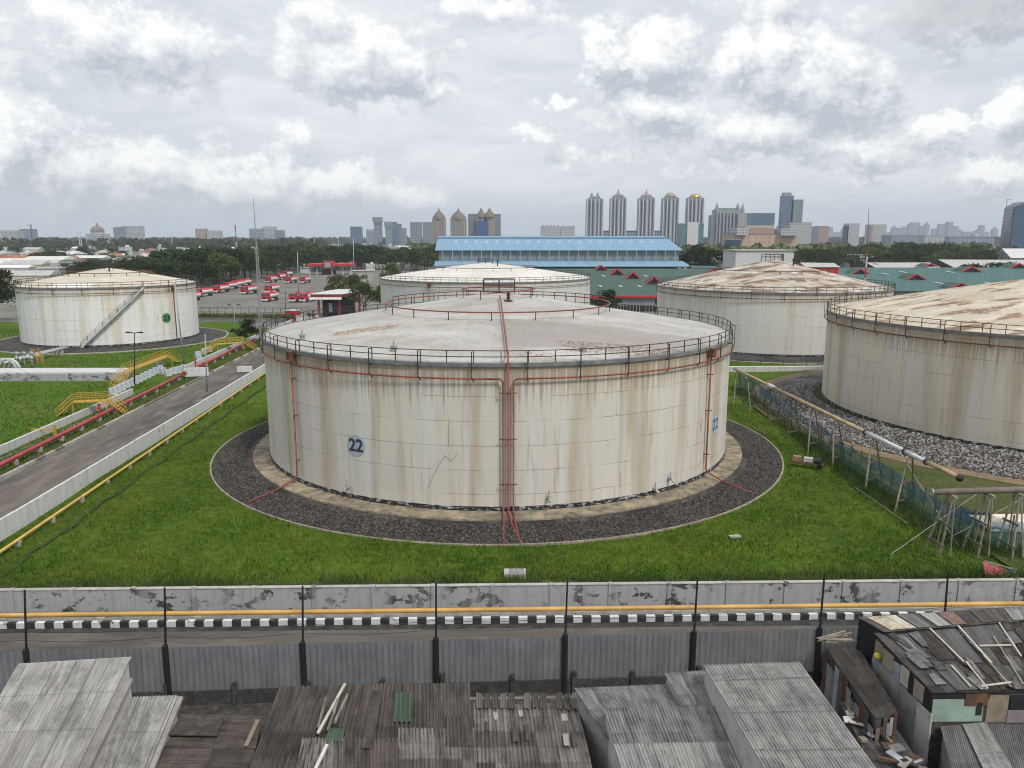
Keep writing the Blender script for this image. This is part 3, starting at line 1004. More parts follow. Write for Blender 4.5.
# foundation: concrete apron, gravel ring, edge kerb
b = MB(); b.lathe([(MR - .5, MZ0 - .01), (28.05, .57), (28.1, .3)], 96, (*MC, 0), uv='xy'); structure(b.build('concrete_apron', M['apron']))
b = MB(); b.lathe([(27.9, .53), (32.1, .12)], 96, (MC[0], MC[1] - .45, 0), uv='xy'); structure(b.build('gravel_ring', M['gravel']))
b = MB(); b.lathe([(32.1, .0), (32.1, .24), (32.26, .24), (32.26, 0)], 128, (MC[0], MC[1] - .45, 0)); structure(b.build('ring_kerb', M['tankerb']))
for (cx, cy, R, mt) in ((-96.2, 187.5, 19.2, 'conc'), (59.5, 180.5, 25.6, 'gravel'), (-7.2, 214.6, 28.4, 'conc')):
    b = MB(); b.lathe([(R - .5, .59), (R + 1.5, .5), (R + 6.5, .05)], 72, (cx, cy, 0), uv='xy'); structure(b.build('gravel_ring', M['gravel']))
    b = MB(); b.lathe([(R + 6.5, 0), (R + 6.5, .25), (R + 6.8, .25), (R + 6.8, 0)], 72, (cx, cy, 0)); structure(b.build('ring_kerb', M['conc2']))
b = MB(); b.lathe([(29.6, 1.19), (31.2, 1.15), (31.25, .9)], 96, (74.7, 104.4, 0), uv='xy'); structure(b.build('concrete_apron', M['ditch']))
b = MB(); b.lathe([(31.0, 1.05), (31.6, 1.45), (33.0, 1.3), (35.5, .8), (38.3, .33)], 128, (74.7, 104.4, 0), uv='xy'); structure(b.build('rock_slope', M['gravelD']))

# loose stones: nobody could count them
def stones(name, cx, cy, r0, r1, zf, n, smin, smax, mat, a0, a1):
    a = rng.uniform(a0, a1, n); r = np.sqrt(rng.uniform(r0 * r0, r1 * r1, n)); s = rng.uniform(smin, smax, n)
    base = np.array([[1, 0, 0], [0, 1, 0], [-1, 0, 0], [0, -1, 0], [0, 0, .8], [0, 0, -.6]], float)
    V = base[None] * s[:, None, None] * rng.uniform(.6, 1.35, (n, 6, 1))
    ang = rng.uniform(0, 6.28, n); ca, sa = np.cos(ang)[:, None], np.sin(ang)[:, None]
    X = V[..., 0] * ca - V[..., 1] * sa; Yv = V[..., 0] * sa + V[..., 1] * ca
    z = np.interp(r, [q[0] for q in zf], [q[1] for q in zf])
    V = np.stack([X + (cx + r * np.cos(a))[:, None], Yv + (cy + r * np.sin(a))[:, None], V[..., 2] + z[:, None] + s[:, None] * .2], -1)
    F = np.array([[0, 1, 4], [1, 2, 4], [2, 3, 4], [3, 0, 4], [1, 0, 5], [2, 1, 5], [3, 2, 5], [0, 3, 5]])
    F = (F[None] + (np.arange(n) * 6)[:, None, None]).reshape(-1, 3)
    return npmesh(name, V.reshape(-1, 3), F, mat, kind='stuff')


def stone_mat(name, c1, c2):
    m_, t, b = new_mat(name)
    gi_ = t.n('ShaderNodeNewGeometry').outputs['Random Per Island']
    t.put(b.inputs['Base Color'], t.mix(t.m('POWER', gi_, 1.5), c1, c2)); b.inputs['Roughness'].default_value = .9
    return m_


stones('gravel', MC[0], MC[1] - .45, 28.6, 32.0, [(27.9, .53), (32.1, .12)], 17000, .05, .15, stone_mat('gravel_stone', (.020, .018, .0165), (.115, .10, .092)), R_(165), R_(375))
stones('rubble', 74.7, 104.4, 31.4, 38.3, [(31, 1.05), (31.6, 1.45), (33, 1.3), (35.5, .8), (38.3, .33)], 16000, .08, .24, stone_mat('rubble_stone', (.045, .041, .039), (.33, .31, .29)), R_(150), R_(290))
# ------------------------------------------------------------------ walls, pipes and stiles of the depot
LA = math.atan2(-LDIR.x, LDIR.y)       # heading of the perimeter road

def wall_paint(name, base, dark, thr=.60, low=True, seed=0):
    m_, t, b = new_mat(name)
    p = t.n('ShaderNodeTexCoord').outputs['Object']
    x, y, z = t.sep(p)
    q = t.xyz(t.m('ADD', t.m('ADD', x, y), seed * 7.7), z, 0)
    s = t.noise(t.vm('MULTIPLY', q, (1, .12, 1)), 1.7, 6, .68)
    c = t.mix(t.m('MULTIPLY', t.ramp(s, .42, .72), .55), base, tuple(k * .55 for k in base))
    n_ = t.m('ADD', t.noise(t.vm('MULTIPLY', q, (.8, 1.05, 1)), .95, 7, .66), t.m('MULTIPLY', t.m('SUBTRACT', t.noise(q, .35, 2, .5), .5), .22))
    gate = t.ramp(t.noise(t.vm('MULTIPLY', q, (1, .1, 1)), .16, 4, .65), .43, .55)
    f = t.m('MULTIPLY', t.ramp(n_, thr, thr + .03), gate)
    c = t.mix(f, c, dark)
    c = t.mix(t.m('MULTIPLY', t.ramp(t.noise(q, 3.5, 5, .7), .5, .75), .35), c, tuple(k * .6 for k in base))
    t.put(b.inputs['Base Color'], c)
    b.inputs['Roughness'].default_value = .85
    bp = t.n('ShaderNodeBump'); bp.inputs['Distance'].default_value = .02; bp.invert = True
    t.put(bp.inputs['Height'], f); t.put(b.inputs['Normal'], bp.outputs[0])
    return m_


M['bund'] = wall_paint('flaking_bund_wall', (.33, .335, .345), (.05, .048, .045), .535)
M['panelwall'] = wall_paint('white_panel_wall', (.56, .57, .57), (.16, .16, .155), .66, seed=3)
M['panelwall2'] = wall_paint('whitewashed_wall', (.50, .50, .49), (.14, .14, .13), .68, seed=5)

# the white panel wall between road and main lawn
T = thing('panel_wall', 'white precast panel wall between the perimeter road and the main lawn', 'wall', (-41.4, 60, 0))
y = 40.0
while y < 205:
    x = ln(W2, y + 1.8)
    MB().box((x, y + 1.8, .86 + .03 * rng.random()), (.22, 3.54, 1.72), rz=LA).build('wall_panel', M['panelwall'], T)
    x2 = ln(W2, y + 3.62)
    MB().box((x2 - .02, y + 3.62, .84), (.30, .16, 1.66), rz=LA).build('wall_post', M['panelwall'], T)
    y += 3.62
# yellow pipe on low supports beside it
T = thing('yellow_pipeline', 'thin yellow pipe running along the white panel wall on the main lawn', 'pipe', (-39.2, 57, 0))
p0, p1 = G(0, 552, .55), G(262, 375, .55)
dd = (p1 - p0) / (p1.y - p0.y)
MB().tube([p0 + dd * t for t in (-14, 0, 20, 40, 60, 80, 100, 140)], .13, 8).build('pipe', M['ypipe'], T, True)
for k in range(26):
    q = p0 + dd * (k * 5.2 - 8)
    MB().box((q.x, q.y, .25), (.4, .3, .5), rz=LA).build('pipe_support', M['conc2'], T)
# whitewashed low wall left of the red fire main
W3 = (-57.6, 84.4)
T = thing('bund_wall', 'low whitewashed wall running beside the red fire main left of the road', 'wall', (-57.6, 84, 0))
for (ya, yb) in ((30, 60), (60, 90), (90, 119), (141, 168), (168, 200), (200, 238)):
    xm = ln(W3, (ya + yb) / 2)
    MB().box((xm, (ya + yb) / 2, .5), (.32, (yb - ya) - .01, 1.0 + .02 * rng.random()), rz=LA).build('wall_panel', M['panelwall2'], T)
# red fire main
T = thing('fire_main', 'long bright red pipe on concrete saddles beside the road', 'pipe', (-53.5, 80, 0))
def fx(y): return -53.3 + (y - 78) * (-60.2 + 53.3) / 101.0
for (ya, yb) in ((34, 132), (134.2, 142), (144.5, 182)):
    MB().tube([(fx(y_), y_, .78) for y_ in np.linspace(ya, yb, 10)], .23, 10).build('pipe', M['firepipe'], T, True)
for k in range(30):
    y_ = 36 + k * 5
    MB().box((fx(y_), y_, .28), (.55, .4, .56), rz=LA).build('saddle', M['conc2'], T)
for y_ in (132, 134.2, 142, 144.5):
    MB().tube([(fx(y_), y_ - .08, .78), (fx(y_), y_ + .08, .78)], .36, 12).build('flange', M['firepipe'], T)
for (px, py) in ((87, 421), (187, 372)):
    q = G(px, py); q.x = fx(q.y)
    b = MB(); b.tube([(q.x, q.y, .9), (q.x, q.y, 2.2)], .13, 8); b.tube([(q.x - .3, q.y, 1.75), (q.x + .3, q.y, 1.75)], .11, 8); b.tube([(q.x, q.y, 2.15), (q.x, q.y, 2.4)], .22, 8)
    o = b.build('fire_hydrant', M['red'], org=(q.x, q.y, .78)); o['label'] = 'red hydrant standing on the fire main ' + ('beside the first yellow stile' if px < 100 else 'next to the grey concrete blocks'); o['category'] = 'hydrant'; o['group'] = 'red hydrants'
# yellow barrier arm on the verge
q = G(50, 437)
T = thing('barrier_arm', 'yellow barrier arm lowered over the low white wall', 'barrier', (q.x, q.y, 0))
MB().beam((q.x - 2.2, q.y, .95), (q.x + .8, q.y + .3, .95), .16, .16).build('arm', M['yellow'], T)
MB().beam((q.x + .5, q.y + .3, 0), (q.x + .5, q.y + .3, 1.5), .3, .3).build('post', M['yellow'], T)

# the wide white cross wall
a, b2, c2, d2 = G(-40, 382), G(131, 381), G(131, 374, 1.3), G(131, 368, 1.3)
T = thing('cross_wall', 'wide white wall with a flat top crossing the left lawn', 'wall', (-80, 131, 0))
MB().hexa([(-150, a.y - .6, 0), (b2.x, b2.y, 0), (b2.x, b2.y + 1.2, 0), (-150, a.y + .6, 0), (-150, a.y - .6, 1.3), (b2.x, b2.y, 1.3), (b2.x, b2.y + 1.2, 1.3), (-150, a.y + .6, 1.3)]).build('wall_panel', M['bund'], T)
MB().hexa([(-150, a.y + .62, 0), (b2.x, b2.y + 1.22, 0), (d2.x, d2.y, 0), (-150, d2.y - 1, 0), (-150, a.y + .62, 1.34), (b2.x, b2.y + 1.22, 1.34), (d2.x, d2.y, 1.34), (-150, d2.y - 1, 1.34)]).build('slab', M['panelwall2'], T)

# grey concrete blocks
KG = 'grey concrete blocks beside the fire main'
bp_ = MB()
bp_.hexa([(-.55, -.35, 0), (.55, -.35, 0), (.55, .35, 0), (-.55, .35, 0), (-.55, -.2, 1.15), (.55, -.2, 1.15), (.55, .2, 1.15), (-.55, .2, 1.15)])
M['blockgrey'] = plain('block_grey', (.40, .42, .45), .8, .3, 1.5)
blk = None
pos = [(113 + i * 4.3, 395 - i * 2.15) for i in range(12)] + [(163, 374), (168, 376), (173, 374), (178, 373), (183, 371), (160, 368), (198, 357), (204, 354), (209, 352), (199, 360)]
for i, (px, py) in enumerate(pos):
    q = G(px, py)
    if blk is None:
        blk = bp_.build('concrete_block', M['blockgrey'], org=(0, 0, 0)); o = blk
        o['label'] = 'grey tapered concrete block in the line beside the red fire main'; o['category'] = 'block'; o['group'] = KG
    else:
        o = blk.copy(); COL.objects.link(o)
        if i >= 12: o['label'] = 'grey tapered concrete block in a cluster beside the perimeter road'
    o.location = (q.x, q.y, 0); o.rotation_euler = (0, 0, rng.uniform(.9, 1.3))
q = G(197, 377)
o = MB().box((q.x, q.y, .9), (3.9, .5, 1.5), rz=.25).build('concrete_slab', M['panelwall'], org=(q.x, q.y, 0)); o['label'] = 'white concrete slab standing upright beside the road, behind the red pipe'; o['category'] = 'slab'
q = G(245, 373)
o = MB().box((q.x, q.y, .7), (2.6, .5, 1.0), rz=.1).build('concrete_slab', M['panelwall'], org=(q.x, q.y, 0)); o['label'] = 'white concrete slab across the road edge at the panel wall'; o['category'] = 'slab'


def stile(a, b_, h, wid, label, steps=7, flat=.5):
    """yellow crossing stair: steps up, platform, steps down, hand rails on both sides"""
    a, b_ = Vector((a.x, a.y, 0)), Vector((b_.x, b_.y, 0))
    d = b_ - a; L = d.length; d.normalize(); n = Vector((-d.y, d.x, 0))
    T = thing('stile', label, 'stair', a + d * L / 2, 'yellow crossing stairs')
    fa, fb = L * (1 - flat) / 2, L * (1 + flat) / 2
    MB().beam(a + d * fa + Vector((0, 0, h)), a + d * fb + Vector((0, 0, h)), wid, .07).build('platform', M['yellow'], T)
    for i in range(steps):
        z = h * (i + .5) / steps
        for s in (fa * (i + .5) / steps, L - (L - fb) * (i + .5) / steps):
            p = a + d * s + Vector((0, 0, z))
            MB().beam(p - n * wid / 2, p + n * wid / 2, .3, .07).build('step', M['yellow'], T)
    for sgn in (-1, 1):
        o = n * sgn * wid / 2
        q = [a + o, a + d * fa + o + Vector((0, 0, h)), a + d * fb + o + Vector((0, 0, h)), a + d * L + o]
        b = MB()
        for p0, p1 in zip(q, q[1:]): b.beam(p0, p1, .07, .14)
        b.build('stringer', M['yellow'], T)
        b = MB()
        for hh in (1.1, .6):
            b.tube([p + Vector((0, 0, hh)) for p in q], .045, 5)
        m_n = int(L / .9)
        for k in range(m_n + 1):
            s = L * k / m_n
            z = h * min(1, s / fa, (L - s) / (L - fb)) if 0 < s < L else 0
            p = a + d * s + o + Vector((0, 0, z)); b.beam(p, p + Vector((0, 0, 1.1)), .045, .045)
        b.build('handrail', M['yellow'], T)
        for s in (fa, fb):
            p = a + d * s + o; MB().beam(p, p + Vector((0, 0, h)), .12, .12).build('leg', M['yellow'], T)
    return T


stile(G(58, 416), G(126, 413), 1.9, 1.3, 'yellow stair bridge over the low white wall, nearest to the camera')
stile(G(114, 389), G(180, 362), 2.1, 1.4, 'yellow stair bridge with a long grey ramp at the end of the cross wall', flat=.6)
stile(G(204, 354), G(256, 350), 1.9, 1.4, 'yellow stair bridge farthest along the road, in front of the small tree')
stile(G(33, 358), G(41, 364), 1.2, 1.0, 'small yellow step ladder by the white pipes', 4)

# white product lines and valves at the far left
T = thing('pipe_rack', 'pale product pipes with valves running to the white tank at the left', 'pipe', (-100, 145, 0))
for k, dx in enumerate((0, .7, 1.4)):
    q0, q1 = G(-40, 372, 1.3), G(63, 347, 1.3)
    MB().tube([q0 + Vector((dx, -dx * .4, 0)), q1 + Vector((dx, -dx * .4, 0))], .2, 8).build('pipe', M['galv'], T, True)
for t_ in (.15, .4, .65, .9):
    q = G(-40, 372, 1.3).lerp(G(63, 347, 1.3), t_); MB().box((q.x + .7, q.y - .2, .5), (2.2, .4, 1.0), rz=.3).build('pipe_support', M['conc2'], T)
q = G(22, 370)
for dx in (-1.4, 0, 1.4):
    b = MB(); b.tube([(q.x + dx, q.y + 1, 0), (q.x + dx, q.y + 1, 2.6)], .18, 8); b.tube([(q.x + dx - .3, q.y + 1, 2.0), (q.x + dx + .3, q.y + 1, 2.0)], .32, 10); b.tube([(q.x + dx, q.y + .98, 2.9), (q.x + dx, q.y + 1.02, 2.9)], .45, 12)
    b.build('valve', M['steel'], T, True)
for k in range(2):
    q = G(6 + k * 6, 371); pts = [(q.x + 2.0 * math.cos(t) - k * .5, q.y, .2 + 2.0 * math.sin(t)) for t in np.linspace(math.pi, 0, 10)]
    MB().tube(pts, .28, 8).build('loop_pipe', M['galv'], T, True)
q = G(68, 345)
T = thing('valve_manifold', 'dark pipe manifold with valves at the foot of the white tank', 'valve', (q.x, q.y, 0))
for k in range(7):
    x = q.x - 4 + k * 1.3
    b = MB(); b.tube([(x, q.y + rng.random(), .2), (x, q.y, 1.1 + .9 * rng.random())], .2, 8); b.tube([(x - .6, q.y - .2, .8), (x + .7, q.y + .2, .8)], .17, 8); b.build('valve', M['rail'] if k % 2 else M['steel'], T)
# diagonal stair on the white tank
a0, z0_ = on_cyl(82, 341, -96.2, 187.5, 19.2); a1, z1_ = on_cyl(142, 287, -96.2, 187.5, 19.2)
b = MB(); hb = MB(); R2 = 19.2
N = 26
for i in range(N):
    f, f2 = i / N, (i + 1) / N
    A0, A1 = a0 + (a1 - a0) * f, a0 + (a1 - a0) * f2
    Z0, Z1 = .6 + 12.7 * f, .6 + 12.7 * f2
    P = lambda a, r, z: Vector((-96.2 + r * math.cos(a), 187.5 + r * math.sin(a), z))
    for rr in (R2 + .08, R2 + 1.0): b.beam(P(A0, rr, Z0), P(A1, rr, Z1), .08, .3)
    b.hexa([P(A0, R2 + .1, Z0), P(A0, R2 + 1.0, Z0), P(A1, R2 + 1.0, Z0 + .05), P(A1, R2 + .1, Z0 + .05), P(A0, R2 + .1, Z0 + .06), P(A0, R2 + 1.0, Z0 + .06), P(A1, R2 + 1.0, Z0 + .11), P(A1, R2 + .1, Z0 + .11)])
    for hh in (.55, 1.1): hb.beam(P(A0, R2 + 1.0, Z0 + hh), P(A1, R2 + 1.0, Z1 + hh), .07, .07)
    if i % 3 == 0: hb.beam(P(A0, R2 + 1.0, Z0), P(A0, R2 + 1.0, Z0 + 1.1), .08, .08)
    if i % 8 == 4: b.beam(P(A0, R2, Z0 - 1.0), P(A0, R2 + 1.0, Z0 - .1), .14, .14)
st_ = b.build('stair', M['galv'], T23); hb.build('handrail', M['rail'], st_)
a2, z2_ = on_cyl(166.5, 318, -96.2, 187.5, 19.2)
M['green'] = plain('number_green', (.06, .27, .13), .6, .2, 2)
dk_ = wrap_disc(1.15, a2, z2_, (-96.2, 187.5), 19.2, .04).build('number_disc', M['green'], T23)
for q in (0, .003, .006): wrap_number('23', 1.75, a2 - .003 + q, z2_ - .05, (-96.2, 187.5), 19.2, .06 + q).build('number', M['dark'], dk_)
for (c, R, zr, tk) in (((-96.2, 187.5), 19.2, 13.4, T23), ((59.5, 180.5), 25.6, 13.25, TC), ((-7.2, 214.6), 28.4, 13.6, TB), ((74.7, 104.4), 30.1, 13.75, TD)):
    MB().tube(arc(c, R + .35, zr - 1.2, 0, 2 * math.pi, 120)[:-1], .075, 5, closed=True).build('spray_pipe', M['rust'], tk, True)
for px, tk, c, R, zr in ((173, T23, (-96.2, 187.5), 19.2, 13.4), (430, TB, (-7.2, 214.6), 28.4, 13.6)):
    a, _z = on_cyl(px, 300, *c, R)
    MB().tube([(c[0] + (R + .35) * math.cos(a), c[1] + (R + .35) * math.sin(a), z) for z in (.9, zr - .9)], .1, 6).build('riser_pipe', M['rust'], tk, True)
    b = MB(); b.box((c[0] + (R + .35) * math.cos(a), c[1] + (R + .35) * math.sin(a), zr - .6), (.7, .7, .8), rz=a); b.build('foam_chamber', M['rust'], tk)
# apex gear of the other tanks
for (c, R, zr, rise, p_, tk) in (((-96.2, 187.5), 19.2, 13.4, 3.6, 1.15, T23), ((59.5, 180.5), 25.6, 13.25, 6.1, 1.0, TC), ((-7.2, 214.6), 28.4, 13.6, 3.8, 1.15, TB)):
    za = zr + rise; b = MB()
    for z in (.6, 1.2): b.tube([(c[0] - 2, c[1] - 1.5, za + z - .2), (c[0] + 2, c[1] - 1.5, za + z - .2), (c[0] + 2, c[1] + 1.5, za + z - .2), (c[0] - 2, c[1] + 1.5, za + z - .2)], .08, 5, closed=True)
    for x in (-2, 0, 2):
        for y in (-1.5, 1.5): b.beam((c[0] + x, c[1] + y, za - .5), (c[0] + x, c[1] + y, za + 1.0), .12, .12)
    b.build('apex_platform', M['rail'], tk)
    rr = R * .5; zz = dome(rr, R, zr, rise, p_)
    MB().tube(arc(c, rr, zz + .7, 0, 2 * math.pi, 60)[:-1], .08, 5, closed=True).build('roof_ring_pipe', M['rust'], tk, True)
    b = MB()
    for k in range(18):
        a = 2 * math.pi * k / 18; b.beam((c[0] + rr * math.cos(a), c[1] + rr * math.sin(a), zz - .05), (c[0] + rr * math.cos(a), c[1] + rr * math.sin(a), zz + .7), .1, .1)
    b.build('ring_support', M['rail'], tk)
    b = MB(); x, y = c[0] + R * .12, c[1] - R * .2; z = dome(R * .235, R, zr, rise, p_)
    b.tube([(x, y, z - .1), (x, y, z + 1.5)], .16, 8); b.tube([(x, y, z + 1.2), (x, y, z + 1.45)], .4, 8); b.build('roof_vent', M['rail'], tk)
# rusty ridge flashing behind the left tank's apex
b = MB()
for (x0, x1, dy) in ((-9, -3.5, 3.0), (-3.3, 3.4, 1.6), (5.5, 9.5, 3.2)):
    r0, r1 = math.hypot(x0, dy), math.hypot(x1, dy)
    b.beam((-96.2 + x0, 187.5 + dy, dome(r0, 19.2, 13.4, 3.6) + .25), (-96.2 + x1, 187.5 + dy, dome(r1, 19.2, 13.4, 3.6) + .25), .5, .45)
b.build('rusty_flashing', M['rust'], T23)

# ------------------------------------------------------------------ poles and masts
PG = 'poles along the perimeter road'
def pole(px, py, tx, ty, r, label, lamp=None, mat='steel', cat='pole', name='pole'):
    q = G(px, py); t = D(tx, ty, q.y)
    T = thing(name, label, cat, q, PG)
    MB().tube([q, q.lerp(t, .5), t], [r, r * .85, r * .7], 8).build('shaft', M[mat], T, True)
    if lamp == 2:
        for s in (-1, 1): MB().beam(t + Vector((s * .1, 0, 0)), t + Vector((s * 1.0, 0, .15)), .14, .14).build('lamp_arm', M[mat], T); MB().box(t + Vector((s * 1.05, 0, .1)), (.6, .5, .2)).build('lamp_head', M['rail'], T)
    elif lamp == 1:
        MB().beam(t, t + Vector((1.0, 0, .2)), .12, .12).build('lamp_arm', M[mat], T); MB().box(t + Vector((1.2, 0, .15)), (.7, .4, .2)).build('lamp_head', M['galv'], T)
    return T


pole(134.5, 385, 134.5, 333, .11, 'dark pole with a double lamp head in front of the white tank', 2, 'rail', 'street lamp', 'lamp_post')
pole(184.5, 367, 174.5, 283, .17, 'tall leaning grey pole before the right side of the white tank', None)
pole(207, 392, 205, 334, .12, 'grey pole standing at the road edge near the concrete slab')
pole(234.5, 343, 234, 305, .10, 'thin grey pole left of the small round tree', 2)
pole(285.5, 318, 285.5, 290, .10, 'thin dark pole behind the red kiosk', None, 'rail')
pole(298.6, 302, 297.5, 252, .2, 'tall grey pole rising from the truck lot', None)
pole(106.5, 342, 106.5, 334, .08, 'short lamp post at the foot of the white tank', 1, 'rail', 'street lamp', 'lamp_post')
pole(304, 325, 304, 298, .1, 'thin grey pole beside the gatehouse', None)
pole(353.5, 275, 353.5, 238, .3, 'pale lighting mast right of the fuel canopy', None)
pole(214, 268, 214, 262, .2, 'short pale pole at the edge of the dark trees', None)
# lattice mast with a whip antenna
q = G(262, 348); t = D(256.5, 248, q.y); t2 = D(253.3, 198, q.y)
T = thing('radio_mast', 'tall grey lattice mast with a whip antenna behind the left edge of the big tank', 'mast', q)
for k in range(3):
    a = k * 2.094
    o = Vector((math.cos(a), math.sin(a), 0))
    MB().tube([q + o * .5, t + o * .28], .07, 6).build('leg', M['steel'], T)
b = MB()
for i in range(26):
    f, f2 = i / 26, (i + 1) / 26
    for k in range(3):
        o1 = Vector((math.cos(k * 2.094), math.sin(k * 2.094), 0)); o2 = Vector((math.cos((k + 1) * 2.094), math.sin((k + 1) * 2.094), 0))
        b.beam(q.lerp(t, f) + o1 * (.5 - .22 * f), q.lerp(t, f2) + o2 * (.5 - .22 * f2), .06, .06)
b.build('lattice', M['steel'], T)
MB().tube([t, t.lerp(t2, .5), t2], [.14, .1, .05], 6).build('antenna', M['steel'], T)

# ------------------------------------------------------------------ front bund wall, gas pipe, kerb, metal fence
def fy(x, a): return a + (x + 33.3) * .0231       # lines across the front all run the same way
FA = math.atan(.0231)
T = thing('bund_wall', 'grey flaking painted wall along the front edge of the lawn', 'wall', (0, fy(0, 47.2), 0))
x = -52.0
while x < 56:
    MB().box((x + 1.95, fy(x + 1.95, 47.35), .76), (3.86, .26, 1.52), rz=FA).build('wall_panel', M['bund'], T)
    MB().box((x, fy(x, 47.33), .79), (.26, .36, 1.62), rz=FA).build('wall_post', M['bund'], T)
    MB().box((x + 1.95, fy(x + 1.95, 47.35), 1.545), (3.6, .34, .045), rz=FA).build('coping', M['conc2'], T)
    x += 3.9
p0, p1 = G(0, 615.5, .42), G(1023, 603.5, .42)
d_ = (p1 - p0).normalized()
T = thing('gas_pipeline', 'ochre yellow pipe running along the foot of the flaking wall', 'pipe', (0, (p0.y + p1.y) / 2, 0))
MB().tube([p0 + d_ * s for s in np.linspace(-20, 90, 23)], .155, 10).build('pipe', M['orangepipe'], T, True)
for s in np.arange(-18, 88, 6.1):
    q = p0 + d_ * s; MB().box((q.x, q.y, .17), (.5, .5, .26), rz=FA).build('pipe_support', M['conc2'], T)
    MB().tube([(q.x - .04, q.y, .42), (q.x + .04, q.y, .42)], .18, 10).build('pipe_strap', M['orangepipe'], T)
b = MB(); b.beam((-50, fy(-50, 45.95), .16), (50, fy(50, 45.95), .16), .14, .3); structure(b.build('drain_edge', M['conc2']))
M['kerbw'] = wall_paint('kerb_white', (.56, .56, .55), (.10, .098, .095), .60, seed=8); M['kerbb'] = wall_paint('kerb_black', (.022, .022, .026), (.13, .128, .125), .61, seed=9)
b = MB(); x = -46.0; k = 0
while x < 46:
    b.box((x + .29, fy(x, 45.1), .2 + .012 * rng.random()), (.575, .26, .4), rz=FA, mi=k % 2); x += .58; k += 1
structure(b.build('kerb', [M['kerbw'], M['kerbb']]))

M['zinc'] = sheet_mat('grey_zinc_fence', (.15, .155, .165), (.18, .185, .195), (.085, .087, .092), (.93, 9), .3, 2, None, .22)
F0, F1 = Vector((-26.1, 36.5)), Vector((16.6, 38.85))
fd = (F1 - F0) / (F1.x - F0.x)
poles = [((27, 653), (24.6, 590), 'leftmost'), ((166, 649), (164.6, 587.5), 'second from the left'), ((303, 645), (302.6, 586), 'third from the left'), ((436, 641), (436.2, 582.5), 'middle'),
         ((565, 638.5), (567.5, 580), 'straight one right of the middle'), ((693.5, 636), (697.6, 577), 'leaning right over the tall pale roof'), ((819, 632), (824.6, 573), 'leaning right beside the patched shack'), ((943, 628), (948.2, 571), 'rightmost, behind the patched shack roof')]
PX = []
for (b_, t_, w_) in poles:
    u, f, up = ray(*b_)
    # where the pixel's vertical plane meets the fence line
    k = (F0.y - fd.y * F0.x) / (f - fd.y * u)
    PX.append(Vector((u * k, f * k, 0)))
lineY = lambda x: F0.y + fd.y * (x - F0.x)
T = thing('metal_fence', 'tall grey corrugated metal fence between the street and the shacks', 'fence', (-5, lineY(-5), 0))
xs_ = [-40.0] + [p.x for p in PX] + [31.0]
for i, (xa, xb) in enumerate(zip(xs_, xs_[1:])):
    za, zb = 3.27 + .06 * rng.random(), 3.27 + .06 * rng.random()
    MB().corr((xa + .06, lineY(xa), za), (xb - .06, lineY(xb), zb), (xb - .06, lineY(xb) - .02, .85), (xa + .06, lineY(xa) - .02, .85), .31, .018, .008, 6, 4, sag=.05).build('fence_panel', M['zinc'], T)
M['masonry'] = ground_mat('sooty_masonry', (.055, .052, .05), (.04, .038, .036), (.10, .095, .09), .4, 2.2, .04)
b = MB(); b.beam((-40, lineY(-40), .42), (31, lineY(31), .42), .2, .84); b.build('footing', M['masonry'], T)
b = MB()
x = -39
while x < 16:
    MB().box((x, lineY(x) - .12, .6), (.22, .22, 1.2 + .5 * rng.random())).build('buttress', M['masonry'], T); x += 3.1 + rng.random()
pass
for (b_, t_, w_), p in zip(poles, PX):
    top = D(t_[0], t_[1], p.y)
    mid = Vector((p.x, p.y - .08, 3.45))
    P_ = thing('fence_pole', 'black steel pole on the grey metal fence, ' + w_, 'pole', p, 'black poles of the metal fence')
    MB().tube([(p.x, p.y - .1, 0), mid], .155, 8).build('post', M['black'], P_)
    MB().tube([mid - Vector((0, 0, .5)), top], [.062, .05], 6).build('extension', M['black'], P_)
for z, lab in ((3.95, 'lower sagging wire strung between the black poles above the metal fence'), (4.45, 'upper sagging wire strung between the black poles above the metal fence')):
    pts = []
    for pa, pb in zip([Vector((-40, lineY(-40), 0))] + PX, PX + [Vector((31, lineY(31), 0))]):
        for s in np.linspace(0, 1, 6)[:-1]:
            q = pa.lerp(pb, s); pts.append((q.x, q.y - .1, z - .35 * 4 * s * (1 - s) * .5))
    o = MB().tube(pts, .016, 4).build('wire', M['black'], org=(0, 37, z)); o['label'] = lab; o['category'] = 'wire'; o['group'] = 'wires above the fence'

# slab, sign board and scrap at the bund wall
q = G(515, 574, .35)
T = thing('manhole', 'pale concrete manhole with a grey lid in the grass behind the wall', 'manhole', (q.x, q.y, .2))
MB().box((q.x, q.y, .35), (1.55, 1.0, .4)).build('frame', M['conc2'], T); MB().box((q.x + .1, q.y, .58), (1.0, .72, .06)).build('lid', M['steel'], T)
q = G(735, 537, .2)
o = MB().box((q.x, q.y, .25), (.9, .5, .12), rz=.3).build('drain_grate', M['conc2'], org=(q.x, q.y, .2)); o['label'] = 'small concrete drain cover in the grass right of the big tank'; o['category'] = 'drain cover'
q = G(998, 574, .4)
T = thing('sign_board', 'fallen red and green board propped up behind the wall at the right', 'board', (q.x, q.y, .2))
MB().hexa([q + Vector(v) for v in ((-.9, 0, -.1), (.5, -.25, -.1), (.7, .5, .15), (-.7, .8, .55), (-.9, 0, -.02), (.5, -.25, -.02), (.7, .5, .23), (-.7, .8, .63))]).build('red_face', plain('dull_red', (.25, .06, .06), .7, .3, 3), T)
MB().hexa([q + Vector(v) for v in ((.55, -.3, -.2), (1.7, -.3, -.2), (1.6, .5, .1), (.75, .45, .1), (.55, -.3, -.12), (1.7, -.3, -.12), (1.6, .5, .18), (.75, .45, .18))]).build('green_face', plain('dull_green', (.05, .09, .075), .7, .3, 3), T)
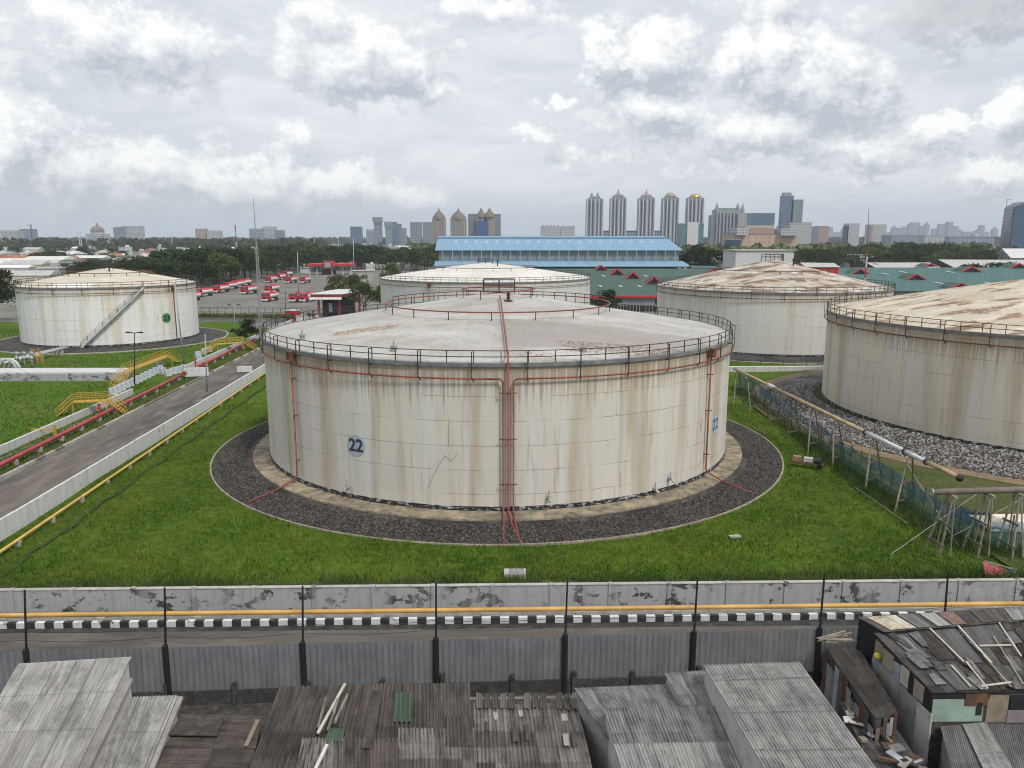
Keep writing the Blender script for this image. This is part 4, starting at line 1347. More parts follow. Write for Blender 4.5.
MB().beam(q + Vector((-.5, .9, .6)), q + Vector((1.2, .3, .25)), .1, .08).build('edge_bar', M['wood'], T)
q = G(808, 466, .3)
T = thing('pump_trailer', 'small pump trailer with pale and rusty parts standing in the grass under the pipe trestles', 'pump', (q.x, q.y, .2))
MB().beam(q + Vector((-1.5, .8, .35)), q + Vector((1.3, -.8, .35)), .7, .12).build('chassis', M['rust'], T)
MB().box(q + Vector((-1.0, .55, .65)), (.8, .6, .6), rz=-.5).build('fuel_box', plain('tan_rust', (.28, .17, .11), .8, .4, 3), T)
MB().box(q + Vector((0, 0, .7)), (.9, .5, .45), rz=-.5).build('engine', M['galv'], T)
b = MB(); b.tube([q + Vector((.5, -.35, .7)), q + Vector((1.1, -.7, .7))], .3, 10); b.build('pump', M['rail'], T)
for s in (-.5, .5): MB().tube([q + Vector((1.0 + s * .45, -.6 + s * .75, .2)), q + Vector((1.08 + s * .45, -.56 + s * .75, .2))], .32, 12).build('wheel', M['tyre'], T)
# lengths of yellow cord and poles on the grass
for (pa, pb, lab) in (((855, 487), (907, 523), 'pale cane lying on the grass under the trestles'), ((746, 423), (766, 434), 'short pale cane lying at the gravel ring')):
    a, b_ = G(*pa, .3), G(*pb, .3); o = MB().tube([a, b_], .04, 5).build('cane', M['trestle'], org=a); o['label'] = lab; o['category'] = 'cane'

# ------------------------------------------------------------------ pipe on trestles at the right
TRG = 'trestles under the long pipe'
ZP = 5.35
ta, tb = G(731, 367, ZP), G(965, 480.5, ZP)
T = thing('trestle_pipeline', 'long tan and pale pipe carried high on a row of trestles at the right', 'pipe', (ta.x, (ta.y + tb.y) / 2, 0))
M['tanpipe'] = plain('tan_pipe', (.36, .27, .165), .6, .3, .7)
M['palepipe'] = plain('pale_grey_pipe', (.50, .51, .52), .6, .2, .7)
def tpt(px):
    return ta.lerp(tb, min(1.2, max(-.2, tl(px))))
def tl(px):
    u, f, up = ray(px, 430); k = f / u if abs(u) > 1e-6 else 1e9
    d = tb - ta
    return (ta.x * f - ta.y * u) / (d.y * u - d.x * f)
for (xa, xb, mm, r) in ((731, 766, 'tanpipe', .2), (766, 771, 'palepipe', .3), (771, 866, 'tanpipe', .2), (866, 907, 'palepipe', .21), (907, 930, 'palepipe', .2), (930, 965, 'tanpipe', .2)):
    MB().tube([tpt(xa), tpt(xb)], r, 10).build('pipe', M[mm], T, True)
for px in (766, 866, 907, 930, 965): MB().tube([tpt(px) - (tb - ta).normalized() * .1, tpt(px) + (tb - ta).normalized() * .1], .29, 10).build('coupling', M['rail'], T, True)
TR = [(740, 406), (757.5, 413), (776, 427), (795, 440), (816, 452), (841, 466), (876, 489), (906, 511)]
names = ['first', 'second', 'third', 'fourth', 'fifth', 'sixth', 'seventh', 'eighth']
def trestle(c, top, label, dirv, spread=1.25, mats=('trestle', 'trestle2'), double=False):
    T = thing('trestle', label, 'trestle', c, TRG)
    n = Vector((-dirv.y, dirv.x, 0)).normalized()
    for k, s in enumerate((-1, 1)):
        a = Vector((c.x, c.y, 0)) + dirv * s * spread + n * .2; b_ = Vector((top.x, top.y, top.z - .22)) + dirv * s * .32
        MB().tube([a, b_], .078, 6).build('leg', M[mats[k]], T)
        a2, b2 = a - n * .9, b_ - n * .12
        if double: MB().tube([a2, b2], .06, 6).build('leg', M[mats[1 - k]], T)
    for f in (.22, .55):
        a = (Vector((c.x, c.y, 0)) + dirv * -spread + n * .2).lerp(Vector((top.x, top.y, top.z - .22)) - dirv * .32, f); b_ = (Vector((c.x, c.y, 0)) + dirv * spread + n * .2).lerp(Vector((top.x, top.y, top.z - .22)) + dirv * .32, f)
        MB().beam(a - dirv * .25, b_ + dirv * .25, .10, .14).build('rung', M['trestle2'], T)
    MB().beam(top + dirv * -.75 - Vector((0, 0, .26)), top + dirv * .75 - Vector((0, 0, .26)), .16, .14).build('cap_beam', M[mats[0]], T)
    return T


dv = Vector((.88, .47, 0))
for i, (px, py) in enumerate(TR):
    c = G(px, py, .1)
    d = tb - ta; f = (c.y - ta.y) / d.y; top = ta.lerp(tb, f)
    trestle(c, top, 'two legged trestle under the long tan pipe, %s from the far end' % names[i], dv, 1.05 if i < 6 else 1.3, ('trestle', 'trestle2') if i not in (2, 3) else ('trestle2', 'trestle2'))
ZH = 5.5
ha, hb_ = G(932, 492, ZH), G(1150, 486, ZH)
T = thing('crossing_pipeline', 'thick grey brown pipe on trestles running out of view at the right edge', 'pipe', ha)
M['brownpipe'] = plain('grey_brown_pipe', (.17, .145, .12), .75, .35, 1)
MB().tube([ha, hb_], .235, 12).build('pipe', M['brownpipe'], T, True)
MB().tube([ha - Vector((.06, 0, 0)), ha + Vector((.02, 0, 0))], .27, 12).build('end_flange', M['steel'], T)
hd = (hb_ - ha).normalized(); hn = Vector((-hd.y, hd.x, 0))
for (px, py, w_) in ((934, 553, 'at the capped end'), (972, 553, 'in the middle, slim and yellowish'), (1006, 556, 'nearest the right edge')):
    c = G(px, py, .1); s = (c.x - ha.x) / hd.x; top = ha + hd * s
    trestle(c, top, 'tall trestle under the thick grey brown pipe, ' + w_, Vector((hn.x, hn.y, 0)), .9, ('trestle', 'trestle') if '972' not in str(px) else ('yellowtr', 'yellowtr') if 'yellowtr' in M else ('trestle', 'trestle'), True)
for (pa, za, pb, zb) in (((890, 555), .3, (985, 488), 5.2), ((945, 540), .3, (1020, 500), 3.8), ((880, 420), 5.4, (958, 545), .3)):
    a, b_ = G(*pa, za), G(*pb, zb)
    o = MB().tube([a, b_], .02, 4).build('stay_cable', M['galv'], org=a); o['label'] = {890: 'pale stay cable rising from the grass to the thick pipe', 945: 'pale stay cable crossing behind the capped trestle', 880: 'pale stay cable slanting down from the long tan pipe'}[pa[0]]; o['category'] = 'cable'

# netting fence
def net_mat(name, col):
    m_, t, b = new_mat(name)
    uv = t.n('ShaderNodeUVMap').outputs[0]
    c = t.mix(t.ramp(t.noise(uv, .9, 5, .65), .35, .7), tuple(k * .6 for k in col), col)
    t.put(b.inputs['Base Color'], c); b.inputs['Roughness'].default_value = .85
    t.put(b.inputs['Alpha'], t.m('ADD', .36, t.m('MULTIPLY', t.ramp(t.noise(uv, .7, 4, .6), .35, .65), .5)))
    return m_


M['netblue'] = net_mat('blue_netting', (.035, .155, .27)); M['netgreen'] = net_mat('green_netting', (.05, .17, .15))
NP = [G(*p, .1) for p in ((738, 388), (760, 404), (790, 427), (820, 450), (850, 472), (880, 492), (912, 512), (945, 535), (985, 548), (1060, 556))]
T = thing('netting_fence', 'sagging blue and green netting fence behind the row of trestles', 'fence', NP[4])
for (mt, z0, z1, ph, nm) in (('netgreen', .02, 1.9, 0, 'green_net'), ('netblue', 1.7, 2.9, 2, 'blue_net')):
    b = MB(); vs, uvs, fs = [], [], []; L = 0; rows = 6; cols = []
    for i, (a, c_) in enumerate(zip(NP, NP[1:])):
        for s in np.linspace(0, 1, 9)[:-1]:
            cols.append((a.lerp(c_, s), s))
    for k, (p, s) in enumerate(cols):
        if k: L += (p - cols[k - 1][0]).length
        for r in range(rows + 1):
            v = r / rows
            zt = z1 - .45 * 4 * s * (1 - s) * (.5 + .5 * math.sin(k * .37 + ph)) * v
            off_ = .22 * mnoise.noise(Vector((L * .8, v * 1.5, ph)))
            vs.append((p.x + off_, p.y + off_ * .5, z0 + (zt - z0) * v)); uvs.append((L, z0 + (zt - z0) * v))
    for k in range(len(cols) - 1):
        for r in range(rows): fs.append((k * 7 + r, (k + 1) * 7 + r, (k + 1) * 7 + r + 1, k * 7 + r + 1))
    b.add(vs, fs, 0, uvs).build(nm, M[mt], T, True)
for p in [a.lerp(b_, s) for a, b_ in zip(NP, NP[1:]) for s in (0, .33, .66)] + [NP[-1]]:
    MB().beam((p.x, p.y, 0), (p.x + .05, p.y, 3.0), .09, .09).build('net_post', M['trestle2'], T)
# pale tarpaulin, dark bar and pale cross wall beyond
q = G(1005, 528, .4)
T = thing('tarpaulin', 'cream tarpaulin spread on a low frame behind the netting at the right edge', 'tarpaulin', q)
MB().hexa([q + Vector(v) for v in ((-1.7, -.9, .05), (3.2, -1.2, .05), (3.4, 1.3, .7), (-2.3, 1.5, .6), (-1.7, -.9, .1), (3.2, -1.2, .1), (3.4, 1.3, .76), (-2.3, 1.5, .66))]).build('sheet', plain('cream_tarp', (.55, .50, .40), .7, .2, 1), T)
MB().beam(q + Vector((-2.5, 1.6, .75)), q + Vector((-.4, 1.2, .85)), .25, .15).build('dark_bar', M['black'], T)
a, b_ = G(738, 372), G(832, 371)
T = thing('cross_wall', 'low white wall crossing the grass between the two right tanks', 'wall', (a.x + 5, a.y, 0))
MB().beam((a.x - 4, a.y, .5), (b_.x + 12, b_.y, .5), .9, 1.0).build('wall_panel', M['panelwall2'], T)
b = MB()
for k in range(14): b.beam((a.x - 2 + k * 2.1, a.y + .9, .2), (a.x - 2 + k * 2.1, a.y + .9, 2.0), .08, .08)
b.beam((a.x - 4, a.y + .9, 1.9), (b_.x + 12, b_.y + .9, 1.9), .06, .06)
b.build('handrail', M['rail'], T)
structure(MB().poly([(28, 150, .1), (110, 150, .1), (110, 172, .1), (28, 172, .1)]).build('lawn', M['grass2']))
q = G(805, 378, .4)
o = MB().hexa([q + Vector(v) for v in ((-.7, 0, -.3), (.7, 0, -.3), (.7, .7, -.3), (-.7, .7, -.3), (-.6, .1, .25), (.6, 0, .15), (.5, .6, .2), (-.6, .6, .3))]).build('tarp_bundle', M['blueplastic'], org=q); o['label'] = 'crumpled blue tarp lying on the grass below the low white wall'; o['category'] = 'tarpaulin'
# ------------------------------------------------------------------ shacks below the camera
M['zincpale'] = sheet_mat('pale_zinc_roof', (.40, .39, .37), (.29, .28, .268), (.12, .114, .108), (.82, 1.75), .6, 1)
M['zincpale2'] = sheet_mat('pale_zinc_roof_b', (.37, .36, .345), (.25, .245, .237), (.085, .082, .08), (.78, 1.9), .65, 4)
M['zincmid'] = sheet_mat('grey_zinc_roof', (.27, .265, .26), (.16, .157, .153), (.055, .053, .052), (.8, 1.6), .7, 6)
M['asb_dark'] = sheet_mat('sooty_asbestos', (.105, .092, .082), (.055, .049, .044), (.018, .017, .015), (1.05, 1.6), .6, 2)
M['asb_brown'] = sheet_mat('brown_asbestos', (.12, .10, .086), (.06, .052, .046), (.022, .019, .017), (1.0, 1.5), .65, 3)
M['asb_patchy'] = sheet_mat('patchy_asbestos', (.24, .22, .20), (.065, .059, .054), (.02, .018, .017), (.9, .95), .7, 8, None)
M['zincdark'] = sheet_mat('dark_zinc_roof', (.15, .14, .132), (.075, .07, .067), (.025, .023, .022), (.8, 1.7), .6, 9, (.11, .065, .045))
M['zincdark2'] = sheet_mat('dark_zinc_roof_b', (.10, .096, .097), (.06, .058, .06), (.26, .245, .228), (.8, 1.5), .42, 11)
M['greensheet'] = sheet_mat('green_plastic_sheet', (.07, .105, .07), (.06, .09, .06), (.03, .045, .03), (.8, 1.6), .5, 12)
M['plaster'] = ground_mat('pale_plaster', (.46, .44, .43), (.38, .36, .355), (.27, .255, .25), .25, 1.6, .03)
M['plaster2'] = ground_mat('grey_plaster', (.30, .285, .275), (.24, .225, .215), (.15, .14, .135), .3, 1.8, .03)
M['plasterdark'] = ground_mat('dark_plaster', (.07, .064, .06), (.05, .046, .043), (.12, .11, .10), .4, 2, .03)
M['greyboard'] = ground_mat('grey_board', (.30, .29, .275), (.235, .225, .215), (.17, .16, .15), .5, 1.2, .01)
M['plywood'] = plain('weathered_plywood', (.20, .165, .125), .85, .35, 1.4)
M['mint'] = plain('mint_board', (.24, .32, .265), .7, .2, 1.2)
M['bluewash'] = plain('blue_wash_sheet', (.27, .30, .34), .75, .3, 1.2)
M['rustsheet'] = sheet_mat('rusty_sheet', (.15, .075, .045), (.10, .055, .038), (.05, .035, .03), (.7, 1.4), .5, 5, (.20, .085, .03))
M['palewood'] = plain('pale_plank', (.42, .385, .33), .85, .3, 1.6)
M['tanwall'] = plain('tan_board', (.27, .235, .185), .85, .3, 1.2)


def Q(c):      # (column, row, height) -> point
    return G(c[0], c[1], c[2])


def lower(ps, dz): return [p - Vector((0, 0, dz)) for p in ps]


def shack(label, A, B, C, Dn, mat, wallmat, pitch=.14, amp=.040, horiz=False, rows=4, walls=True, inset=.14, sag=.02, cat='shack'):
    A, B, C, Dn = Q(A), Q(B), Q(C), Q(Dn)
    cen = (A + B + C + Dn) / 4
    T = thing('shack', label, cat, (cen.x, cen.y, 0), 'corrugated roofed shacks')
    b = MB()
    if horiz: b.corr(Dn, A, B, C, pitch, amp, .012, 5, rows, sag=sag)
    else: b.corr(A, B, C, Dn, pitch, amp, .012, 5, rows, sag=sag)
    r = b.build('roof', mat, T)
    if walls:
        w_ = [p.lerp(cen, inset / max(.5, (p - cen).length)) - Vector((0, 0, .10)) for p in (Dn, C, B, A)]
        MB().hexa([Vector((p.x, p.y, 0)) for p in w_] + w_).build('wall', wallmat, T)
    return T, (A, B, C, Dn)


def patch(T, A, B, C, Dn, mat, nm, pitch=.09, amp=.014, th=.012, rows=2):
    MB().corr(Q(A), Q(B), Q(C), Q(Dn), pitch, amp, th, 5, rows, sag=.015).build(nm, mat, T)


# A: tall pale shack at the lower left
T, qa = shack('tall shack with pale ribbed roof and whitewashed side wall at the lower left', (18, 664, 5.5), (131, 657, 5.5), (66, 792, 3.1), (-55, 792, 3.1), M['zincpale'], M['plaster'], rows=6)
B0, B1 = qa[1], qa[2]
MB().beam(B0.lerp(B1, .03) + Vector((.0, 0, -.9)), B0.lerp(B1, .98) + Vector((.0, 0, -.75)), .2, .14).build('wall_batten', M['plaster2'], T)
MB().beam(qa[0].lerp(B0, .0) + Vector((0, .02, -.06)), B0 + Vector((0, .02, -.06)), .06, .1).build('fascia', M['plaster'], T)
# A2: lean-to against it
T, q2 = shack('low pale lean-to with ribbed roof between the tall shack and the dark flat roof', (121, 697, 3.6), (178, 695, 3.6), (138, 792, 2.1), (88, 792, 2.1), M['zincpale2'], M['plaster'], .14, .040, rows=4)
MB().beam(q2[1] + Vector((.12, 0, -.12)), q2[2] + Vector((.12, 0, -.12)), .22, .14).build('gutter', M['plaster2'], T)
# B: dark flat roof
T, _ = shack('low dark brown roof of flat sheets laid crosswise with a tarred square', (170, 713, 2.3), (262, 716, 2.3), (246, 800, 1.9), (120, 800, 1.9), M['asb_brown'], M['plasterdark'], .15, .03, True, 4)
a = [G(*p, 2.36) for p in ((176, 716), (224, 718), (217, 736), (166, 735))]
MB().hexa(lower([a[3], a[2], a[1], a[0]], .02) + [a[3] + Vector((0, 0, .03)), a[2] + Vector((0, 0, .03)), a[1] + Vector((0, 0, .05)), a[0] + Vector((0, 0, .05))]).build('tarred_patch', M['slum'], T)
MB().beam(G(258, 720, 2.4), G(246, 746, 2.3), .18, .05).build('edge_board', M['plywood'], T)
# C: big sooty roof
T, _ = shack('broad sooty brown roof of wide wave sheets in the bottom middle, with a green sheet', (279, 687, 3.4), (352, 685, 3.4), (312, 800, 2.95), (238, 800, 2.95), M['asb_dark'], M['plasterdark'], .26, .075, rows=4, sag=.07)
patch(T, (345, 684, 3.44), (420, 683, 3.42), (420, 742, 3.1), (328, 742, 3.12), M['asb_brown'], 'roof_sheet', .2, .05, rows=3)
patch(T, (416, 684, 3.40), (470, 682, 3.40), (471, 735, 3.12), (416, 735, 3.12), M['asb_dark'], 'roof_sheet', .16, .036, rows=3)
patch(T, (302, 738, 3.2), (345, 738, 3.2), (345, 800, 2.97), (290, 800, 2.97), M['asb_patchy'], 'roof_sheet', .16, .036)
patch(T, (343, 738, 3.16), (400, 738, 3.14), (400, 800, 2.92), (343, 800, 2.92), M['asb_brown'], 'roof_sheet', .16, .036)
patch(T, (398, 728, 3.2), (474, 728, 3.18), (478, 800, 2.92), (398, 800, 2.92), M['asb_patchy'], 'roof_sheet', .16, .036)
patch(T, (446, 716, 3.26), (472, 716, 3.26), (474, 746, 3.14), (446, 746, 3.14), M['asb_dark'], 'roof_sheet', .16, .036)
patch(T, (395, 692, 3.48), (411, 692, 3.48), (411, 722, 3.3), (393, 722, 3.3), M['greensheet'], 'green_roof_sheet', .22, .05, rows=3)
patch(T, (372, 690, 3.46), (381, 690, 3.46), (372, 748, 3.18), (361, 748, 3.18), M['slum'], 'roof_strip', .2, .01)
patch(T, (329, 728, 3.3), (345, 728, 3.3), (342, 742, 3.2), (324, 742, 3.2), M['greensheet'], 'green_roof_sheet', .13, .02)
MB().beam(G(345, 684, 3.6), G(318, 733, 3.38), .12, .08).build('ridge_cap', M['palewood'], T)
for (pa, pb) in (((326, 698), (318, 728)), ((338, 700), (328, 730)), ((348, 694), (334, 724))):
    MB().beam(G(*pa, 3.52), G(*pb, 3.4), .11, .1).build('ridge_cap', M['asb_patchy'], T)
# C2: broken right part
T, qc = shack('broken roof of stained sheets with black gaps along its top', (473, 703, 3.0), (578, 704, 3.0), (600, 800, 2.6), (474, 800, 2.6), M['asb_patchy'], M['plasterdark'], .17, .04, rows=4, sag=.08)
for k in range(13):
    x = 476 + k * 8.0
    if k in (5, 9): continue
    patch(T, (x, 693 + rng.uniform(-1, 1), 3.14), (x + 6.4, 693 + rng.uniform(-1, 1), 3.14), (x + 6.6, 708 + rng.uniform(-2, 3), 3.06), (x, 708, 3.06), M['asb_dark'] if k % 3 else M['zincdark2'], 'roof_tile', .13, .03)
for k in range(9):
    x, y = rng.uniform(480, 575), rng.uniform(708, 740); ww, hh = rng.uniform(3, 7), rng.uniform(6, 18)
    patch(T, (x, y, 3.02), (x + ww, y, 3.02), (x + ww + 1, y + hh, 2.96), (x + 1, y + hh, 2.96), M['zincpale2'] if k % 2 else M['asb_dark'], 'roof_patch', .12, .018)
# D, G, E, F: pale ribbed roofs
T, _ = shack('low grey ribbed roof reaching back to the metal fence', (574, 688, 4.0), (692, 683, 4.0), (720, 742, 3.4), (607, 739, 3.4), M['zincmid'], M['plaster2'], .13, .03, rows=3)
T, _ = shack('small grey roof squeezed against the tall pale roof by the metal fence', (664, 673, 4.5), (706, 670, 4.5), (722, 706, 4.1), (683, 705, 4.1), M['zincmid'], M['plaster'], .13, .03, rows=2)
T, _ = shack('pale ribbed roof in the middle of the three stepped roofs, bottom right of centre', (603, 708, 4.3), (713, 705, 4.3), (756, 800, 3.7), (634, 800, 3.7), M['zincmid'], M['plaster'], .14, .040, rows=3)
patch(T, (613, 744, 4.1), (731, 741, 4.1), (758, 802, 3.75), (632, 802, 3.75), M['zincpale2'], 'roof_sheet', .14, .034)
T, qf = shack('long tall pale ribbed roof of stepped sheets in front of the fence, right of centre', (703, 665, 5.25), (800, 662, 5.2), (896, 795, 5.6), (780, 795, 5.6), M['zincpale'], M['plaster'], .14, .040, rows=6)
for v in (.155, .44, .72):
    pa, pb = qf[0].lerp(qf[3], v), qf[1].lerp(qf[2], v)
    MB().beam(pa + Vector((0, 0, .03)), pb + Vector((0, 0, .03)), .02, .05).build('sheet_lap', M['zincmid'], T)
a = G(316, 768, 3.3); b_ = G(327, 745, 3.32)
o = MB().beam(a.lerp(b_, -.5), b_, .13, .09).build('white_batten', M['white'], org=a); o['label'] = 'clean white batten lying on the sooty brown roof'; o['category'] = 'batten'
q = G(848, 720, 1.2)

# H: patched shack at the lower right
HA, HB, HC, HD = (874, 633, 4.6), (1075, 609, 4.7), (1110, 690, 4.3), (933, 693, 4.2)
T, qh = shack('patched dark shack with rusty roof, plywood strips and a mint green board', HA, HB, HC, HD, M['zincdark'], M['plasterdark'], .09, .017, rows=5, sag=.05, inset=.2)
pA, pD = qh[0], qh[3]
def left_panel(s0, s1, z0, z1, mat, nm, off=.03, tilt=.02):
    n = (pD - pA).cross(Vector((0, 0, 1))).normalized()
    if n.x > 0: n = -n
    P = lambda s, z: Vector(((pA.lerp(pD, s)).x, (pA.lerp(pD, s)).y, z)) + n * (off + rng.uniform(0, tilt) - .12)
    a, b_, c_, d_ = P(s0, z0), P(s1, z0), P(s1, z1 + rng.uniform(-.05, .05)), P(s0, z1 + rng.uniform(-.05, .05))
    k = n * .03
    MB().hexa([a - k, b_ - k, b_ + k, a + k, d_ - k, c_ - k, c_ + k, d_ + k]).build(nm, mat, T)
left_panel(.02, .20, 0, 3.35, M['greyboard'], 'wall_board'); left_panel(.205, .50, 0, 3.3, M['greyboard'], 'wall_board', .05)
left_panel(.505, .78, 0, 3.2, M['plaster2'], 'wall_board'); left_panel(.785, 1.0, 0, 3.15, M['plaster'], 'wall_board', .05)
for (s0, s1, z0, z1, m_) in ((.03, .17, 3.4, 4.3, 'plywood'), (.18, .36, 3.38, 4.25, 'tanwall'), (.37, .48, 3.3, 4.1, 'bluewash'), (.49, .62, 3.3, 4.2, 'palewood'), (.63, .70, 3.2, 3.9, 'dark'), (.71, .86, 3.25, 4.05, 'tanwall'), (.87, .99, 3.2, 3.95, 'dark'), (.0, .10, 2.2, 3.3, 'bluewash')):
    left_panel(s0, s1, z0, z1, M[m_], 'wall_patch', .06)
pC = qh[2]
def front_panel(s0, s1, z0, z1, mat, nm, off=.05):
    d = (pC - pD); d.z = 0; n = Vector((d.y, -d.x, 0)).normalized()
    P = lambda s, z: Vector((pD.x + d.x * s, pD.y + d.y * s, z)) + n * (off - .14)
    k = n * .03; a, b_, c_, d2 = P(s0, z0), P(s1, z0), P(s1, z1), P(s0, z1)
    MB().hexa([a + k, b_ + k, b_ - k, a - k, d2 + k, c_ + k, c_ - k, d2 - k]).build(nm, mat, T)
front_panel(.01, .30, 2.75, 3.85, M['mint'], 'mint_board'); front_panel(.0, .33, 3.86, 4.1, M['dark'], 'opening')
front_panel(.19, .32, 3.55, 4.12, M['rustsheet'], 'wall_patch', .09); front_panel(.32, .44, 2.7, 4.0, M['plywood'], 'wall_patch'); front_panel(.26, .29, 3.1, 3.7, M['dark'], 'opening', .1)
front_panel(.45, .9, 3.3, 4.0, M['dark'], 'opening'); front_panel(.44, .85, 2.7, 3.3, plain('faded_mauve', (.2, .17, .18), .8, .2, 2), 'wall_patch', .08)
# extra sheets over the roof
def rpt(u, v, dz=.05):
    p = (qh[0] * (1 - u) + qh[1] * u) * (1 - v) + (qh[3] * (1 - u) + qh[2] * u) * v
    return p + Vector((0, 0, dz))
for k_ in range(48):
    u, v = rng.uniform(.03, .95), rng.uniform(.05, .9); a_, b_ = rng.uniform(.02, .06), rng.uniform(.08, .3)
    MB().corr(rpt(u, v, .13), rpt(u + a_, v + rng.uniform(-.02, .02), .13), rpt(u + a_ + rng.uniform(-.01, .03), min(1.0, v + b_), .13), rpt(u + rng.uniform(-.01, .03), min(1.0, v + b_), .13), .11, .022, .012, 5, 2, sag=.03).build('roof_sheet', M[('zincdark', 'asb_dark', 'zincmid', 'zincdark2', 'asb_brown', 'greyboard')[k_ % 6]], T)
for (u0, u1, v0, v1, m_, dz) in ((.26, .37, .06, .62, 'zincdark2', .06), (.40, .58, .1, .95, 'zincdark2', .09), (.16, .25, .05, .55, 'asb_dark', .07), (.60, .72, .02, .55, 'asb_dark', .08), (.66, .95, .5, .98, 'zincdark', .1), (.12, .24, .62, .98, 'zincdark2', .07), (.30, .40, .66, 1.0, 'asb_dark', .08), (.05, .13, .1, .5, 'zincmid', .06)):
    MB().corr(rpt(u0, v0, dz), rpt(u1, v0, dz), rpt(u1 + .02, v1, dz), rpt(u0 + .02, v1, dz), .09, .017, .012, 5, 3, sag=.03).build('roof_sheet', M[m_], T)
# upper strip of roof behind
T0, q0 = shack('narrow flat roof strip with faded posters behind the patched shack', (857, 617, 5.0), (1075, 603, 5.0), (1075, 617, 4.8), (884, 632, 4.75), M['zincdark'], M['dark'], .09, .015, rows=2, inset=.1)
for (u0, u1, m_, nm) in ((.03, .11, plain('faded_poster', (.36, .32, .24), .7, .6, 2), 'poster_sheet'), (.115, .16, M['palewood'], 'roof_sheet'), (.17, .24, M['zincdark2'], 'roof_sheet'), (.27, .34, M['zincpale2'], 'roof_sheet'), (.35, .42, plain('brick_red_sheet', (.16, .10, .08), .8, .3, 3), 'roof_sheet'), (.5, .62, M['asb_dark'], 'roof_sheet'), (.66, .8, M['zincmid'], 'roof_sheet')):
    P0 = lambda u, v, dz: (q0[0] * (1 - u) + q0[1] * u) * (1 - v) + (q0[3] * (1 - u) + q0[2] * u) * v + Vector((0, 0, dz))
    MB().corr(P0(u0, .1, .06), P0(u1, .1, .07), P0(u1 + .01, .95, .06), P0(u0 + .01, .95, .05), .3, .01, .012, 4, 2).build(nm, m_, T0)
# annex of rusty and grey sheets in front of it, to the left
AN = [G(*p) for p in ((826, 648, 3.0), (858, 645, 3.3), (897, 710, 2.7), (876, 720, 2.5))]
cen = sum(AN, Vector()) / 4
T1 = thing('shack', 'tumbledown annex walled with rusty and grey upright sheets', 'shack', (cen.x, cen.y, 0), 'corrugated roofed shacks')
MB().corr(AN[0], AN[1], AN[2], AN[3], .1, .018, .012, 5, 3, sag=.08).build('roof', M['asb_dark'], T1)
MB().hexa([Vector((p.x, p.y, 0)) for p in (AN[3], AN[2], AN[1], AN[0])] + lower((AN[3], AN[2], AN[1], AN[0]), .12)).build('wall', M['plasterdark'], T1)
pal = ['rustsheet', 'greyboard', 'zincmid', 'bluewash', 'zincdark', 'rustsheet', 'greyboard', 'zincmid', 'plaster2', 'rustsheet', 'zincdark', 'greyboard']
for k in range(12):
    s0, s1 = k / 12, (k + 1.04) / 12
    n = Vector((-1, -.35, 0)).normalized() * (.10 + .06 * rng.random())
    a, b_ = AN[0].lerp(AN[3], s0), AN[0].lerp(AN[3], s1); dz = rng.uniform(-.55, .1)
    A_ = Vector((a.x, a.y, a.z + dz)) + n; B_ = Vector((b_.x, b_.y, b_.z + dz)) + n
    MB().corr(A_, B_, Vector((B_.x, B_.y, 0)) + n * .3, Vector((A_.x, A_.y, 0)) + n * .3, .09, .013, .01, 4, 2).build('wall_sheet', M[pal[k]], T1)
for k, m_ in enumerate(['plywood', 'rustsheet', 'zincdark', 'greyboard', 'bluewash', 'rustsheet']):
    s0, s1 = k / 6, (k + 1.03) / 6; a, b_ = AN[3].lerp(AN[2], s0), AN[3].lerp(AN[2], s1); n = Vector((-.2, -1, 0)) * (.1 + .05 * rng.random()); dz = rng.uniform(-.4, .05)
    A_, B_ = a + n + Vector((0, 0, dz)), b_ + n + Vector((0, 0, dz))
    MB().corr(A_, B_, Vector((B_.x, B_.y, 0)), Vector((A_.x, A_.y, 0)), .09, .013, .01, 4, 2).build('wall_sheet', M[m_], T1)
T2, _ = shack('low dark ribbed roof in the bottom right corner below the mint green board', (940, 726, 2.6), (1110, 716, 2.7), (1130, 815, 2.2), (965, 815, 2.1), M['zincdark2'], M['plaster2'], .09, .016, rows=4)
patch(T2, (962, 724, 2.7), (986, 722, 2.7), (1032, 800, 2.3), (998, 800, 2.3), M['zincpale2'], 'roof_sheet', .09, .016)
T3, _ = shack('lowest dark grimy roof in the alley left of the patched shack', (838, 700, 1.6), (890, 718, 1.7), (945, 800, 1.3), (890, 800, 1.3), M['zincdark'], M['plasterdark'], .1, .018, rows=3)

# loose things on and between the shacks
PLG = 'loose planks on the patched roof'
pk = 0
for (u, v0, v1, wd, m_) in ((.245, .02, .62, .12, 'palewood'), (.385, .08, .66, .14, 'palewood'), (.30, .62, .99, .12, 'palewood'), (.41, .55, .98, .1, 'wood'), (.585, .05, .6, .12, 'palewood'), (.52, .3, .95, .1, 'wood'), (.70, .2, .9, .12, 'palewood'), (.21, .66, .97, .1, 'palewood'), (.63, .55, .95, .1, 'palewood')):
    a, b_ = rpt(u, v0, .16), rpt(u + rng.uniform(.0, .05), v1, .16)
    o = MB().beam(a, b_, wd * .7, .04).build('plank', M[m_], org=a); o['label'] = 'weathered plank lying down the slope of the patched dark roof'; o['category'] = 'plank'; o['group'] = PLG
for (ua, va, ub, vb) in ((.28, .97, .46, .93), (.42, .42, .58, .45)):
    a, b_ = rpt(ua, va, .19), rpt(ub, vb, .19)
    o = MB().beam(a, b_, .1, .04).build('plank', M['palewood'], org=a); o['label'] = 'pale plank lying across the slope of the patched dark roof'; o['category'] = 'plank'; o['group'] = 'planks laid across the patched roof'
